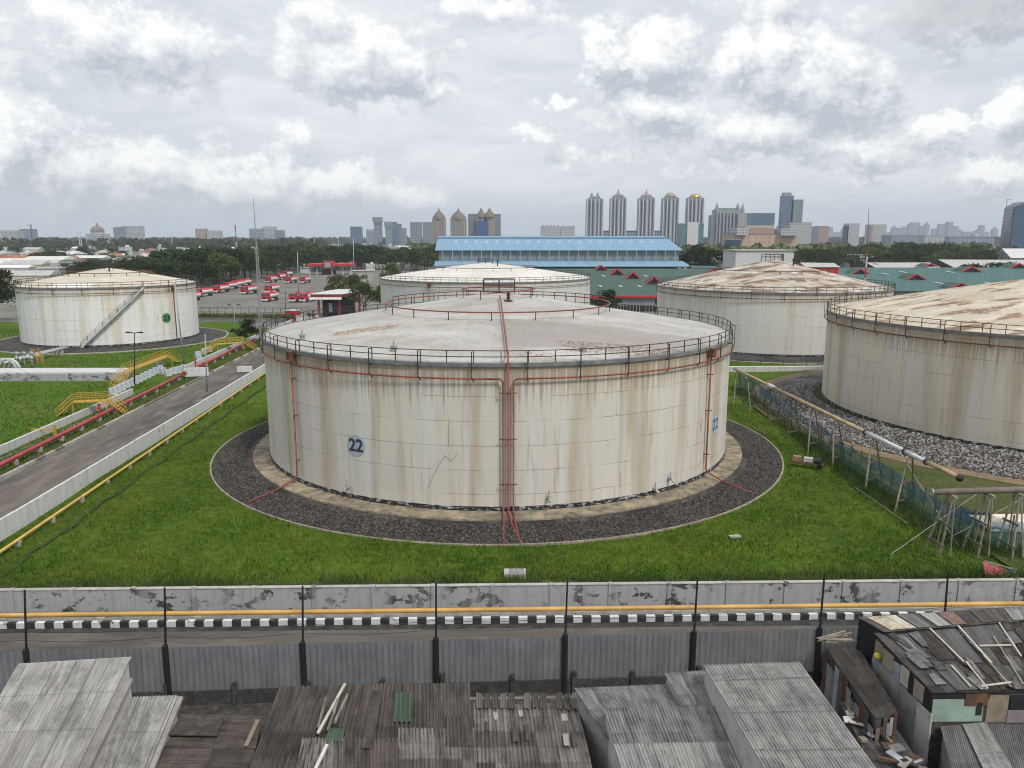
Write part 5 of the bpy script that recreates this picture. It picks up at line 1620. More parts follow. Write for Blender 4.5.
# thatch of sticks where the fence ends
for k in range(16):
    a = G(816 + rng.uniform(0, 12), 640 + rng.uniform(-3, 4), 3.8 + rng.uniform(0, .3)); b_ = G(846 + rng.uniform(-4, 8), 634 + rng.uniform(-3, 8), 3.9 + rng.uniform(0, .4))
    o = MB().beam(a, b_, .07, .05).build('stick', M['wood'] if k % 2 else M['plywood'], org=a); o['label'] = 'dry brown stick in the heap at the end of the metal fence'; o['category'] = 'stick'; o['group'] = 'heap of sticks by the fence'
q = G(849, 720, 1.6)
o = MB().hexa([q + Vector(v) for v in ((-.3, -.2, 0), (.25, -.22, 0), (.3, .22, .03), (-.22, .2, .03), (-.28, -.18, .06), (.24, -.2, .08), (.28, .2, .1), (-.22, .18, .08))]).build('foam_board', M['white'], org=q); o['label'] = 'white foam board lying in the dark alley left of the patched shack'; o['category'] = 'board'
q = G(877, 658, 3.6)
o = MB().lathe([(.02, .3), (.12, .25), (.2, .1), (.15, 0), (.02, 0)], 10, q).build('plastic_bag', plain('yellow_plastic', (.55, .45, .05), .4, .2, 2), None, True, org=q); o['label'] = 'small bright yellow bag hung by the corner of the patched shack'; o['category'] = 'bag'
JG = 'junk in the alley'
cols = ['greyboard', 'rustsheet', 'plywood', 'bluewash', 'dark', 'palewood', 'zincmid']
for k in range(26):
    s = rng.random(); px = 845 + 70 * s + rng.uniform(-14, 16); py = 700 + 66 * s + rng.uniform(-4, 10)
    q = G(px, py, 1.75); L = rng.uniform(.25, .9)
    o = MB().box((q.x, q.y, q.z - .04), (L, rng.uniform(.12, .5), rng.uniform(.03, .16)), rz=rng.uniform(0, 3), rx=rng.uniform(-.2, .2)).build('scrap_board', M[cols[k % 7]], org=q)
    o['label'] = 'scrap board thrown on the lowest dark roof in the alley'; o['category'] = 'scrap'; o['group'] = JG

# ------------------------------------------------------------------ tall grass: blades nobody could count
def blades(name, pts, hmin, hmax, wmin, wmax, mat):
    n = len(pts)
    a = rng.uniform(0, 6.28, n); h = rng.uniform(hmin, hmax, n); w_ = rng.uniform(wmin, wmax, n); le = rng.uniform(.1, .6, n) * h; la = rng.uniform(0, 6.28, n)
    dx, dy = np.cos(a) * w_ / 2, np.sin(a) * w_ / 2
    tx, ty = np.cos(la) * le, np.sin(la) * le
    P = np.array(pts)
    V = np.stack([np.stack([P[:, 0] - dx, P[:, 1] - dy, P[:, 2]], 1), np.stack([P[:, 0] + dx, P[:, 1] + dy, P[:, 2]], 1), np.stack([P[:, 0] + dx * .2 + tx, P[:, 1] + dy * .2 + ty, P[:, 2] + h], 1)], 1)
    F = np.arange(n * 3).reshape(-1, 3)
    return npmesh(name, V.reshape(-1, 3), F, mat, kind='stuff')


def lawn_pts(n, x0, x1, y0, y1, pw=1.0, dens=None):
    out = []
    X = rng.uniform(x0, x1, n); Yv = y0 + (y1 - y0) * rng.uniform(0, 1, n) ** pw
    for x, y in zip(X, Yv):
        if math.hypot(x - MC[0], y - MC[1] + .25) < 32.55 or x < ln(W2, y) + .4: continue
        if abs(x - (-37.0 + (y - 59.7) * -.0509)) < .12 and rng.random() < .5: continue
        nn = mnoise.noise(Vector((x * .16, y * .16, 9))) + .6 * mnoise.noise(Vector((x * .55, y * .55, 4)))
        if rng.random() > .62 + .9 * nn: continue
        if y < fy(x, 49.0): continue
        out.append((x, y, .05 + .11 * (mnoise.noise(Vector((x * .11, y * .11, 0))) + .5 * mnoise.noise(Vector((x * .35, y * .35, 3))) + .75)))
    return out


blades('grass', lawn_pts(150000, -46, 48, 48.5, 112, 1.6), .18, .42, .05, .10, M['blade'])
lp = []
for _ in range(60000):
    y = 80 + 128 * rng.random() ** 1.3; x = rng.uniform(-70 - y * .45, ln((-57.9, 84), y) - .2)
    if math.hypot(x + 96.2, y - 187.5) < 26.2 or 129.3 < y < 144: continue
    if rng.random() > .55 + .9 * mnoise.noise(Vector((x * .09, y * .05, 2))): continue
    lp.append((x, y, .02))
blades('grass', lp, .15, .4, .12, .25, M['blade'])
vg = []
for _ in range(9000):
    y = rng.uniform(60, 205); x = rng.uniform(ln((-57.2, 84), y), ln((-52.2, 74.6), y))
    vg.append((x, y, .01))
blades('verge_weeds', vg, .15, .45, .08, .18, M['blade'])
M['blade2'] = foliage_mat('tall_grass_blades', (.055, .095, .022), (.09, .125, .035), (.028, .055, .012), .2, 0)
tall = []
for _ in range(26000):
    x = rng.uniform(-44, 47); y = fy(x, 48.9) + abs(rng.normal(0, 1.1))
    if mnoise.noise(Vector((x * .3, y * .5, 1))) > -.25: tall.append((x, y, .15))
for p0, p1 in zip(NP, NP[1:]):
    for _ in range(1500):
        q = p0.lerp(p1, rng.random()); tall.append((q.x + rng.normal(-.5, .7), q.y + rng.normal(-.6, .7), .1))
blades('tall_grass', tall, .35, .85, .06, .12, M['blade2'])
# ------------------------------------------------------------------ trees
M['leafA'] = foliage_mat('dark_leaves', (.022, .040, .011), (.056, .080, .019), (.010, .020, .006), .26, .5)
M['leafB'] = foliage_mat('mid_leaves', (.038, .060, .014), (.088, .102, .024), (.016, .030, .009), .26, .5)
M['leafC'] = foliage_mat('yellowish_leaves', (.085, .090, .022), (.11, .105, .03), (.045, .055, .016), .4, .15)


def crown_mesh(seed, lobes, leaf, nleaf, mat, spread=(1, 1, .7)):
    """leaf faces gathered in many small clumps over uneven lobes; unit crown about 1 wide, base at z=.25, top at 1"""
    r = np.random.default_rng(seed)
    V, F = [], []
    C_ = []
    for i in range(lobes):
        a = r.uniform(0, 6.28); q = r.uniform(0, 1) ** .6
        z = r.uniform(.38, .86)
        rad = .40 * q * (1.15 - abs(z - .55))
        C_.append((math.cos(a) * rad, math.sin(a) * rad, z, r.uniform(.10, .19)))
    C_.append((0, 0, .80, .17)); C_.append((.1, -.05, .55, .22))
    per = nleaf // len(C_)
    for (cx, cy, cz, R) in C_:
        # clumps on the lobe
        for _ in range(max(3, per // 9)):
            d = r.normal(size=3); d /= np.linalg.norm(d)
            if d[2] < -.55: d[2] *= -.4
            cc = np.array([cx, cy, cz]) + d * R * r.uniform(.75, 1.12) * np.array(spread)
            for _ in range(9):
                p = cc + r.normal(size=3) * R * .20
                u = r.normal(size=3); u /= np.linalg.norm(u); v = np.cross(u, r.normal(size=3)); v /= np.linalg.norm(v)
                s = leaf * r.uniform(.6, 1.3)
                b = len(V)
                V += [p - u * s, p + v * s * .55, p + u * s, p - v * s * .55]
                F.append((b, b + 1, b + 2, b + 3))
    return np.array(V), np.array(F)


PROTO = {}
def tree_proto(key, seed, lobes, leaf, nleaf, mat, crown=(1, 1), trunk_r=.022):
    V, F = crown_mesh(seed, lobes, leaf, nleaf, mat)
    root = thing('tree', 'proto', 'tree', (0, 0, 0), local=True)
    V[:, :2] *= crown[0]; V[:, 2] *= crown[1]
    npmesh('crown', V, F, mat, root)
    b = MB(); r = np.random.default_rng(seed + 50)
    b.tube([(0, 0, -.01), (.01, .0, .2), (.0, .012, .45), (.0, 0, .72)], [trunk_r, trunk_r * .8, trunk_r * .55, trunk_r * .2], 7)
    for k in range(6):
        a = r.uniform(0, 6.28); z = r.uniform(.2, .45); L = r.uniform(.18, .32)
        b.tube([(0, 0, z), (math.cos(a) * L * .5, math.sin(a) * L * .5, z + .12), (math.cos(a) * L, math.sin(a) * L, z + .28)], [trunk_r * .5, trunk_r * .35, trunk_r * .12], 5)
    b.build('trunk', M['trunk'], root, True, org=(0, 0, 0))
    PROTO[key] = root
    return root


for i in range(5): tree_proto('A%d' % i, 10 + i, 15, .034, 2000, M['leafA'], (1.15, 1))
for i in range(4): tree_proto('B%d' % i, 30 + i, 13, .034, 1800, M['leafB'], (1.05, 1))
tree_proto('C0', 60, 12, .030, 1800, M['leafC'], (1.1, 1)); tree_proto('N0', 70, 16, .026, 3600, M['leafA'], (1.1, 1.02)); tree_proto('N1', 71, 16, .026, 3600, M['leafB'], (1.0, 1))
used = set()
n_tree = [0]
def tree(key, p, h, label, group=None, w_=1.0):
    o = PROTO[key]
    sc = (h * w_, h * w_, h)
    rz = rng.uniform(0, 6.28)
    n_tree[0] += 1
    if key not in used:
        used.add(key); o.location = (p[0], p[1], 0); o.rotation_euler = (0, 0, rz); o.scale = sc; o['label'] = label
        if group: o['group'] = group
        return o
    c = copy_tree(o, (p[0], p[1], 0), rz, label, None, sc)
    if group: c['group'] = group
    elif 'group' in c: del c['group']
    return c


# wood behind the truck lot
def interp(x, xs, ys): return float(np.interp(x, xs, ys))
FX, FYY = [20, 60, 130, 195, 230, 262, 290, 330, 400, 445], [470, 440, 380, 352, 400, 470, 540, 590, 600, 560]
TX, TY_ = [20, 60, 90, 130, 165, 200, 230, 250, 300, 340, 400, 445], [268, 264, 259, 257, 250, 246, 247, 246, 243, 244, 247, 250]
WG = 'dense dark wood behind the truck lot'
k = 0
for row in range(5):
    px = 52.0 + row * 3
    while px < 442:
        Y = interp(px, FX, FYY) + row * 30 + rng.uniform(-6, 6)
        t = D(px, interp(px, TX, TY_) + rng.uniform(-2.5, 6), Y)
        h = min(t.z, 22) * (1.0 if row > 0 else rng.uniform(.62, .95))
        if True:
            tree(('A%d' % (k % 5)) if rng.random() < .72 else 'B%d' % (k % 4), (t.x, Y), max(7, h), 'dark leafy tree in the dense wood behind the red tanker trucks', WG, rng.uniform(1.0, 1.35))
        k += 1
        px += max(10.5, 13.2 * 520 / Y) * rng.uniform(.8, 1.25)
# band of trees on the right, below the skyline
RG = 'broad belt of trees below the skyline on the right'
for row in range(3):
    px = 705.0 + row * 4
    while px < 1040:
        Y = 520 + row * 55 + rng.uniform(-18, 18) + (0 if px > 800 else -40)
        ty = interp(px, [700, 740, 800, 850, 900, 950, 1000, 1040], [250, 250, 249, 246, 243, 242, 247, 250]) + rng.uniform(-2, 5) + (4 if row == 0 else 0)
        t = D(px, ty, Y)
        tree('B%d' % (k % 4) if rng.random() < .6 else 'A%d' % (k % 5), (t.x, Y), max(8, t.z), 'green tree in the broad belt below the skyline on the right', RG, rng.uniform(.9, 1.2)); k += 1
        px += 12.5 * rng.uniform(.75, 1.3)
for (px, ty, Y, key, lab, w_) in ((695, 243, 432, 'A1', 'tall dark tree standing at the right end of the blue roofed warehouse', 1.1), (711, 246, 428, 'A3', 'dark tree right beside the tallest tree at the warehouse end', 1.0)):
    t = D(px, ty, Y); tree(key, (t.x, Y), t.z, lab, None, w_)
for (px, py, ty, key, lab, w_) in ((246, 345, 319, 'N0', 'small round dark tree beside the road, in front of the truck lot', 1.05), (603, 317, 288.5, 'N0', 'round dark tree between the middle tank and the green roofed building', 1.05),
                                   (366, 318, 279, 'N1', 'bushy tree between the gatehouse and the pale tank', .85), (383, 312, 284, 'N0', 'dark tree against the left side of the pale tank', .8), (344, 297, 275, 'C0', 'yellowish bush tree behind the gatehouse roof', 1.0), (333, 297, 276, 'C0', 'low yellowish bush tree left of its taller twin behind the gatehouse', 1.0),
                                   (356, 300, 272, 'N1', 'green tree behind the gatehouse at the fuel canopy', .9), (392, 300, 262, 'B1', 'tall tree behind the bushy tree beside the pale tank', .7),
                                   (-3, 322, 268, 'N0', 'big dark tree cut by the left edge beside the white tank', .75), (-12, 330, 282, 'N1', 'leafy tree at the left edge in front of the big dark tree', .8), (735, 322, 311, 'N1', 'small shrub behind the railing of the rusty roofed tank', 1.4),
                                   (708, 372, 362, 'N1', 'tiny bush at the right foot of the middle tank', 1.2), (890, 296, 288, 'N1', 'low green bush behind the brown streaked tank', 1.6), (940, 291, 284, 'N1', 'second low bush behind the brown streaked tank roof', 1.6)):
    q = G(px, py); t = D(px, ty, q.y); tree(key, q, t.z, lab, None, w_)
for (px, ty, Y) in ((972, 263, 400), (998, 261, 402), (1020, 263, 401)):
    t = D(px, ty, Y); tree('A2', (t.x, Y), t.z, 'dark tree in front of the long pale roofs at the right edge', 'dark trees at the right roofs', 1.25)

# ------------------------------------------------------------------ tanker trucks
M['truckred'] = plain('truck_red', (.42, .022, .028), .4, .15, .5); M['truckwhite'] = plain('truck_white', (.62, .62, .61), .4, .12, .5)
def make_truck():
    T = thing('tanker_truck', 'proto', 'truck', (0, 0, 0), 'tanker trucks in the lot', local=True); T.scale = (1.12, 1.12, 1.12)
    b = MB()
    b.hexa([(-1.22, -4.5, .75), (1.22, -4.5, .75), (1.22, -2.5, .75), (-1.22, -2.5, .75), (-1.18, -4.35, 2.1), (1.18, -4.35, 2.1), (1.2, -2.5, 2.1), (-1.2, -2.5, 2.1)])
    b.hexa([(-1.18, -4.35, 2.1), (1.18, -4.35, 2.1), (1.2, -2.5, 2.1), (-1.2, -2.5, 2.1), (-1.1, -3.95, 3.05), (1.1, -3.95, 3.05), (1.12, -2.6, 3.15), (-1.12, -2.6, 3.15)])
    cab = b.build('cab', M['truckred'], T, org=(0, 0, 0))
    b = MB(); b.hexa([(-1.05, -4.36, 2.1), (1.05, -4.36, 2.1), (1.05, -4.33, 2.1), (-1.05, -4.33, 2.1), (-.98, -4.03, 2.9), (.98, -4.03, 2.9), (.98, -3.99, 2.9), (-.98, -3.99, 2.9)]); b.build('windscreen', M['glass'], cab, org=(0, 0, 0))
    for s in (-1, 1):
        MB().box((s * 1.19, -3.3, 2.45), (.04, .8, .62)).build('side_window', M['glass'], cab, org=(0, 0, 0)); MB().box((s * .85, -4.52, 1.0), (.4, .06, .22)).build('headlight', M['galv'], cab, org=(0, 0, 0)); MB().box((s * 1.36, -4.2, 2.3), (.16, .1, .55)).build('mirror', M['black'], cab, org=(0, 0, 0))
    MB().box((0, -4.5, .72), (2.46, .22, .42)).build('bumper', M['truckwhite'], T, org=(0, 0, 0)); MB().box((0, -4.5, 1.35), (1.5, .05, .5)).build('grille', M['black'], T, org=(0, 0, 0))
    MB().box((0, .6, .85), (.95, 8.4, .3)).build('chassis', M['black'], T, org=(0, 0, 0))
    b = MB(); n = 20; vs, fs = [], []
    st = [(-2.2, .55), (-2.15, .9), (-2.0, 1.0), (4.4, 1.0), (4.55, .9), (4.6, .55)]
    for (y, k) in st:
        for j in range(n):
            t = 2 * math.pi * j / n; vs.append((1.22 * k * math.cos(t), y, 2.05 + 1.0 * k * math.sin(t)))
    for i in range(len(st) - 1):
        for j in range(n): fs.append((i * n + j, i * n + (j + 1) % n, (i + 1) * n + (j + 1) % n, (i + 1) * n + j))
    fs += [tuple(range(n)), tuple((len(st) - 1) * n + j for j in range(n - 1, -1, -1))]
    b.add(vs, fs); b.build('tank', M['truckwhite'], T, True, org=(0, 0, 0))
    b = MB(); vs, fs = [], []
    for y in (-2.05, 4.45):
        for j in range(9):
            t = math.pi * (.14 + .72 * j / 8); vs.append((1.25 * math.cos(t), y, 2.07 + 1.03 * math.sin(t)))
    for j in range(8): fs.append((j, j + 1, 9 + j + 1, 9 + j))
    b.add(vs, fs).build('red_band', M['truckred'], T, True, org=(0, 0, 0))
    MB().box((0, 1.1, 3.12), (.7, 4.4, .14)).build('walkway', M['truckred'], T, org=(0, 0, 0))
    for y in (-3.4, 1.9, 3.25):
        for s in (-1, 1): MB().tube([(s * .85, y, .5), (s * 1.2, y, .5)], .5, 14).build('wheel', M['tyre'], T, org=(0, 0, 0))
    for s in (-1, 1): MB().box((s * 1.15, -.6, .75), (.12, 2.4, .5)).build('side_guard', M['galv'], T, org=(0, 0, 0))
    return T


truck0 = make_truck()
TL = [(190.5, 301, 'tanker truck half hidden behind the white tank'), (204, 296.5, 'leftmost fully visible tanker truck, at the front of the row by the wood'), (221.5, 292.5, 'tanker truck second in the row by the wood'), (230.5, 289.5, 'tanker truck third in the row by the wood'), (238, 287.5, 'tanker truck fourth in the row by the wood, mostly hidden'), (244.5, 286, 'tanker truck at the far end of the row by the wood'),
      (249.5, 293.8, 'tanker truck standing alone in front of the row by the wood'), (271.5, 282.5, 'tanker truck at the left of the far row, near the tall grey pole'), (280.5, 279.7, 'tanker truck second in the far row'), (287.5, 276.8, 'farthest tanker truck, at the back of the lot'), (291.5, 283, 'tanker truck parked just left of the tall grey lot pole'), (305.5, 283, 'tanker truck right of the tall grey lot pole, below the fuel canopy'),
      (272.5, 292.5, 'tanker truck behind its twin in the middle of the lot'), (270.5, 301, 'tanker truck with dark cab front, nearest in the middle of the lot'), (297.5, 301.5, 'dark fronted tanker truck left of the gatehouse'), (308, 301.5, 'red tanker truck tucked against the gatehouse corner')]
for i, (px, py, lab) in enumerate(TL):
    q = G(px, py); rz = R_(-14 if i < 7 else -10) + rng.uniform(-.06, .06)
    lab = 'red white ' + lab
    if i == 0: truck0.location = q; truck0.rotation_euler = (0, 0, rz); truck0['label'] = lab
    else: copy_tree(truck0, q, rz, lab)
bike = None

# ------------------------------------------------------------------ depot buildings
def px_box(pa, pb, Y, depth, z0=None):
    """front face from two photo corners (left,top) (right,bottom) at distance Y"""
    a, b_ = D(pa[0], pa[1], Y), D(pb[0], pb[1], Y)
    return a.x, b_.x, a.z


# gatehouse
M['dullred'] = plain('faded_dark_red', (.24, .04, .035), .6, .25, .6)
T = thing('gatehouse', 'open gatehouse with pale flat roof and red fascia at the truck lot', 'gatehouse', (-52, 243, 0))
gx, gy = -54.2, 243
MB().hexa([(gx - 7.4, gy - 4, 6.2), (gx + 2.2, gy - 4, 6.2), (gx + 6.8, gy + 14, 6.2), (gx - 2.8, gy + 14, 6.2), (gx - 7.4, gy - 4, 7.1), (gx + 2.2, gy - 4, 7.1), (gx + 6.8, gy + 14, 7.1), (gx - 2.8, gy + 14, 7.1)]).build('fascia', M['dullred'], T)
MB().hexa([(gx - 7.6, gy - 4.2, 7.11), (gx + 2.4, gy - 4.2, 7.11), (gx + 7.0, gy + 14.2, 7.11), (gx - 3.0, gy + 14.2, 7.11), (gx - 7.5, gy - 4.1, 7.3), (gx + 2.3, gy - 4.1, 7.3), (gx + 6.9, gy + 14.1, 7.5), (gx - 2.9, gy + 14.1, 7.5)]).build('roof', M['white'], T)
MB().hexa([(gx - 7.6, gy - 4.6, 5.5), (gx + 2.2, gy - 4.6, 5.5), (gx + 2.2, gy - 4.1, 6.1), (gx - 7.6, gy - 4.1, 6.1), (gx - 7.6, gy - 4.6, 5.62), (gx + 2.2, gy - 4.6, 5.62), (gx + 2.2, gy - 4.1, 6.2), (gx - 7.6, gy - 4.1, 6.2)]).build('awning', M['white'], T)
for (x, y) in ((-5.2, -3), (1.2, -3), (4.8, 10), (-1.5, 10)): MB().box((gx + x, gy + y, 3.1), (.6, .6, 6.2)).build('column', M['dullred'], T)
w_ = MB().hexa([(gx - 4.4, gy - 1.5, 0), (gx + .6, gy - 1.5, 0), (gx + 3.6, gy + 9, 0), (gx - 1.4, gy + 9, 0), (gx - 4.4, gy - 1.5, 6.19), (gx + .6, gy - 1.5, 6.19), (gx + 3.6, gy + 9, 6.19), (gx - 1.4, gy + 9, 6.19)]).build('wall', M['dark'], T)
for x in (-3.4, -1.9, -.4): MB().box((gx + x, gy - 1.54, 2.9), (1.1, .06, 2.6)).build('window', M['galv'] if x == -1.9 else M['glass'], T)
# red kiosk
q = G(292, 322)
T = thing('kiosk', 'small bright red kiosk with pale roof at the edge of the yard', 'kiosk', q)
MB().box((q.x, q.y + 1.2, 1.6), (3.0, 2.6, 3.2), rz=-.2).build('wall', M['red'], T); MB().box((q.x, q.y + 1.2, 3.3), (3.4, 3.0, .2), rz=-.2).build('roof', M['galv'], T); MB().box((q.x + .5, q.y - .15, 1.2), (.9, .08, 2.1), rz=-.2).build('door', plain('dark_red', (.2, .02, .02), .5, .2, 1), T)
# low things along the yard: rails and crates by the gatehouse
for i in range(9):
    q = G(296 + i * 2.6, 319 + rng.uniform(-3, 2)); o = MB().box((q.x, q.y, .5), (1.2, .8, 1.0 + .8 * rng.random()), rz=rng.uniform(0, 1)).build('crate', M['rail'] if i % 2 else M['conc2'], org=q); o['label'] = 'small dark crate or drum in the clutter before the gatehouse'; o['category'] = 'crate'; o['group'] = 'clutter before the gatehouse'
# wall and planting at the near edge of the lot
T = thing('boundary_wall', 'pale low wall with a mesh fence along the near edge of the truck lot', 'wall', (-85, 230, 0))
MB().beam((-118, 232, .9), (-60, 226, .9), .4, 1.8).build('wall_panel', M['panelwall'], T)
b = MB()
for i in range(24): b.beam((-118 + i * 2.4, 233.2 - i * .25, 0), (-118 + i * 2.4, 233.2 - i * .25, 4.0), .1, .1)
for z in (2.6, 3.9): b.beam((-118, 233.2, z), (-61, 227.2, z), .07, .07)
b.build('mesh_fence', M['rail'], T)
hp = []
for i in range(2600):
    s = rng.random(); hp.append((-117 + 54 * s + rng.normal(0, .2), 231.2 - 5.6 * s + rng.normal(0, .5), 1.2 + rng.random() * .5))
blades('creeper_foliage', hp, .5, 1.1, .3, .6, M['leafC'])
# fuel canopy
T = thing('fuel_canopy', 'red and white fuel loading canopy on pale columns at the back of the lot', 'canopy', (-120, 520, 0))
a, b_ = D(307, 262.5, 520), D(352, 265, 520)
MB().box(((a.x + b_.x) / 2, 526, 6.6), (b_.x - a.x, 14, 1.5)).build('roof', M['redroof'], T)
MB().box((D(329.5, 262, 520).x, 518.5, 7.4), (7, 3, 3.6)).build('sign_panel', M['redroof'], T); MB().box((D(328.5, 262, 520).x, 516.9, 6.6), (3.6, .2, 3.2)).build('sign_face', M['bluewash'], T)
for px in (309, 316, 331, 342, 350):
    MB().box((D(px, 265, 520).x, 522, 2.95), (.9, .9, 5.9)).build('column', M['white'], T)
MB().box((D(326, 265, 520).x, 527, 1.8), (9, 4, 3.6)).build('pump_house', plain('dull_red_wall', (.2, .07, .06), .7, .2, 1), T)
# white tank lorry / shed by the canopy
for (pa, pb, Y, m_, lab, nm, cat) in (((300, 268, 'x'), (309, 275), 545, 'white', 'long white shed at the left of the fuel canopy', 'shed', 'shed'), ((352, 271, 'x'), (372, 277), 430, 'conc2', 'low pale shed between the fuel canopy and the houses', 'shed', 'shed')):
    a, b_ = D(pa[0], pa[1], Y), D(pb[0], pb[1], Y); T = thing(nm, lab, cat, ((a.x + b_.x) / 2, Y, 0)); MB().box(((a.x + b_.x) / 2, Y + 3, a.z / 2), (b_.x - a.x, 6, a.z)).build('wall', M[m_], T); MB().box(((a.x + b_.x) / 2, Y + 3, a.z + .15), (b_.x - a.x + .8, 7, .3)).build('roof', M['redroof'] if cat == 'x' else M['galv'], T)

# blue warehouse
M['blueroof'] = sheet_mat('blue_metal_roof', (.185, .305, .415), (.21, .33, .435), (.165, .265, .365), (2.4, 40), .35, 3)
M['bluegrey'] = sheet_mat('blue_grey_cladding', (.20, .25, .285), (.215, .265, .30), (.15, .19, .22), (5.5, 40), .4, 5)
Yw = 400.0
xl, xr = D(437, 250, Yw).x, D(681, 250, Yw).x
zr_, ze, zl, zb = D(500, 236, Yw + 22).z, D(500, 250.3, Yw).z, D(500, 261, Yw).z, D(500, 266.5, Yw - 7).z
T = thing('warehouse', 'huge warehouse with bright blue ribbed roof and grey blue upper wall', 'warehouse', ((xl + xr) / 2, Yw, 0))
b = MB(); b.corr((D(438.5, 236, Yw + 22).x, Yw + 22, zr_), (D(664, 236, Yw + 22).x, Yw + 22, zr_), (xr + 1, Yw - .8, ze), (xl - 1, Yw - .8, ze), 1.2, .06, .1, 4, 3); rf = b.build('roof', M['blueroof'], T)
b = MB(); b.corr((D(438.5, 236, Yw + 22).x, Yw + 22.2, zr_), (D(664, 236, Yw + 22).x, Yw + 22.2, zr_), (xr + 1, Yw + 46, ze), (xl - 1, Yw + 46, ze), 1.2, .06, .1, 4, 3); b.build('roof', M['blueroof'], T)
b = MB(); b.beam((D(438.5, 236, Yw + 22).x, Yw + 19, zr_ - .8), (D(666, 236, Yw + 22).x, Yw + 19, zr_ - .8), 2.6, .5); b.build('ridge_vent', M['blueroof'], rf)
MB().box(((xl + xr) / 2, Yw + 22.5, ze / 2), (xr - xl - 1.5, 43, ze - .1)).build('wall', M['bluegrey'], T)
b = MB(); b.corr((xl - 1, Yw - .2, zl), (xr + 1, Yw - .2, zl), (xr + 4, Yw - 7, zb), (xl - 1, Yw - 7, zb), 1.2, .06, .1, 4, 2); b.build('canopy_roof', M['blueroof'], T)
M['ribgrey'] = plain('rib_grey', (.27, .32, .36), .6, .15, .5)
for k in range(25):
    x = xl + 3 + (xr - xl - 6) * k / 24
    MB().box((x, Yw - 1.0, (zl + ze) / 2), (.35, .3, ze - zl - .2)).build('wall_rib', M['ribgrey'], T)
pnl = plain('roof_light_blue', (.25, .40, .53), .4, .1, 1)
for k in range(20):
    for (v, w_) in ((.42, .12),):
        f = (k + .5) / 20; x = xl + 6 + (xr - xl - 16) * f; y = Yw + 22 - 22.8 * v; z = zr_ + (ze - zr_) * v + .22
        MB().hexa([(x - .9, y - 1.2, z - .7), (x + .9, y - 1.2, z - .7), (x + .9, y + 1.2, z + .25), (x - .9, y + 1.2, z + .25), (x - .9, y - 1.2, z - .6), (x + .9, y - 1.2, z - .6), (x + .9, y + 1.2, z + .35), (x - .9, y + 1.2, z + .35)]).build('roof_light', pnl, rf)
MB().box(((xl + xr) / 2, Yw + 10, zb / 2 - .3), (xr - xl - 6, 20, zb - .7)).build('lower_wall', M['dark'], T)
# green roofed building with red gables
M['greenroof'] = sheet_mat('green_metal_roof', (.05, .095, .078), (.062, .11, .09), (.038, .068, .058), (3, 60), .45, 4)
M['tealroof'] = sheet_mat('teal_metal_roof', (.048, .122, .110), (.058, .142, .128), (.036, .085, .078), (3, 60), .35, 6)
M['paleroof'] = sheet_mat('pale_grey_roof', (.42, .41, .395), (.46, .45, .43), (.32, .31, .30), (4, 60), .4, 9)
M['greywall'] = plain('grey_cladding', (.20, .215, .235), .7, .2, .5)
def dormer(T, rf, px, py, Y0, wd, ht, dp, zb):
    x = D(px, py, Y0).x
    b = MB(); b.hexa([(x - wd / 2, Y0, zb), (x + wd / 2, Y0, zb), (x + wd / 2, Y0 + dp, zb + dp * .08), (x - wd / 2, Y0 + dp, zb + dp * .08), (x - .05, Y0, zb + ht - .3), (x + .05, Y0, zb + ht - .3), (x + .05, Y0 + dp, zb + ht - .3), (x - .05, Y0 + dp, zb + ht - .3)]); d = b.build('dormer', M['dark'], rf)
    b = MB()
    for s in (-1, 1): b.beam((x + s * (wd / 2 + .5), Y0 - .3, zb - .1), (x, Y0 - .3, zb + ht), .5, .28 + ht * .11)
    b.build('dormer_gable', M['redroof'], rf)
    b = MB()
    for s in (-1, 1): b.add([(x + s * (wd / 2 + .6), Y0, zb), (x, Y0, zb + ht), (x, Y0 + dp * 1.6, zb + ht), (x + s * (wd / 2 + .6), Y0 + dp * 1.6, zb)], [(0, 1, 2, 3)])
    b.build('dormer_roof', M['greenroof'], rf)
Yg = 272.0
T = thing('hall', 'green roofed hall with red gable dormers in front of the blue warehouse', 'building', (30, Yg, 0))
e0, e1 = D(520, 296, Yg), D(657, 296, Yg); r0, r1 = D(470, 268.6, 335), D(714, 268.6, 335)
HZ0, HZ1 = e0.z, r0.z
MB().corr(r0, r1, e1, e0, 1.1, .05, .08, 4, 3).build('roof', M['greenroof'], T); rf = T.children[0] if T.children else None
rf = [o for o in bpy.data.objects if o.parent == T][0]
MB().beam(e0 + Vector((0, -.1, -.25)), e1 + Vector((0, -.1, -.25)), .3, .75).build('eave_trim', M['redroof'], T)
MB().hexa([(e0.x + .5, e0.y + .8, 0), (e1.x - .5, e1.y + .8, 0), (e1.x - .5, e1.y + 20, 0), (e0.x + .5, e0.y + 20, 0), (e0.x + .5, e0.y + .8, HZ0 - .3), (e1.x - .5, e1.y + .8, HZ0 - .3), (e1.x - .5, e1.y + 20, HZ0 + 1.2), (e0.x + .5, e0.y + 20, HZ0 + 1.2)]).build('wall', M['greywall'], T)
for (px, py, Y0, wd, ht) in ((601, 269, 330, 4.6, 2.0), (617, 273, 318, 4.8, 2.4), (633, 276, 309, 4.6, 2.4), (654, 280, 296, 5, 2.8)):
    v = (Y0 - e0.y) / (r0.y - e0.y); dormer(T, rf, px, py, Y0, wd, ht, 4, HZ0 + (HZ1 - HZ0) * v + .05)
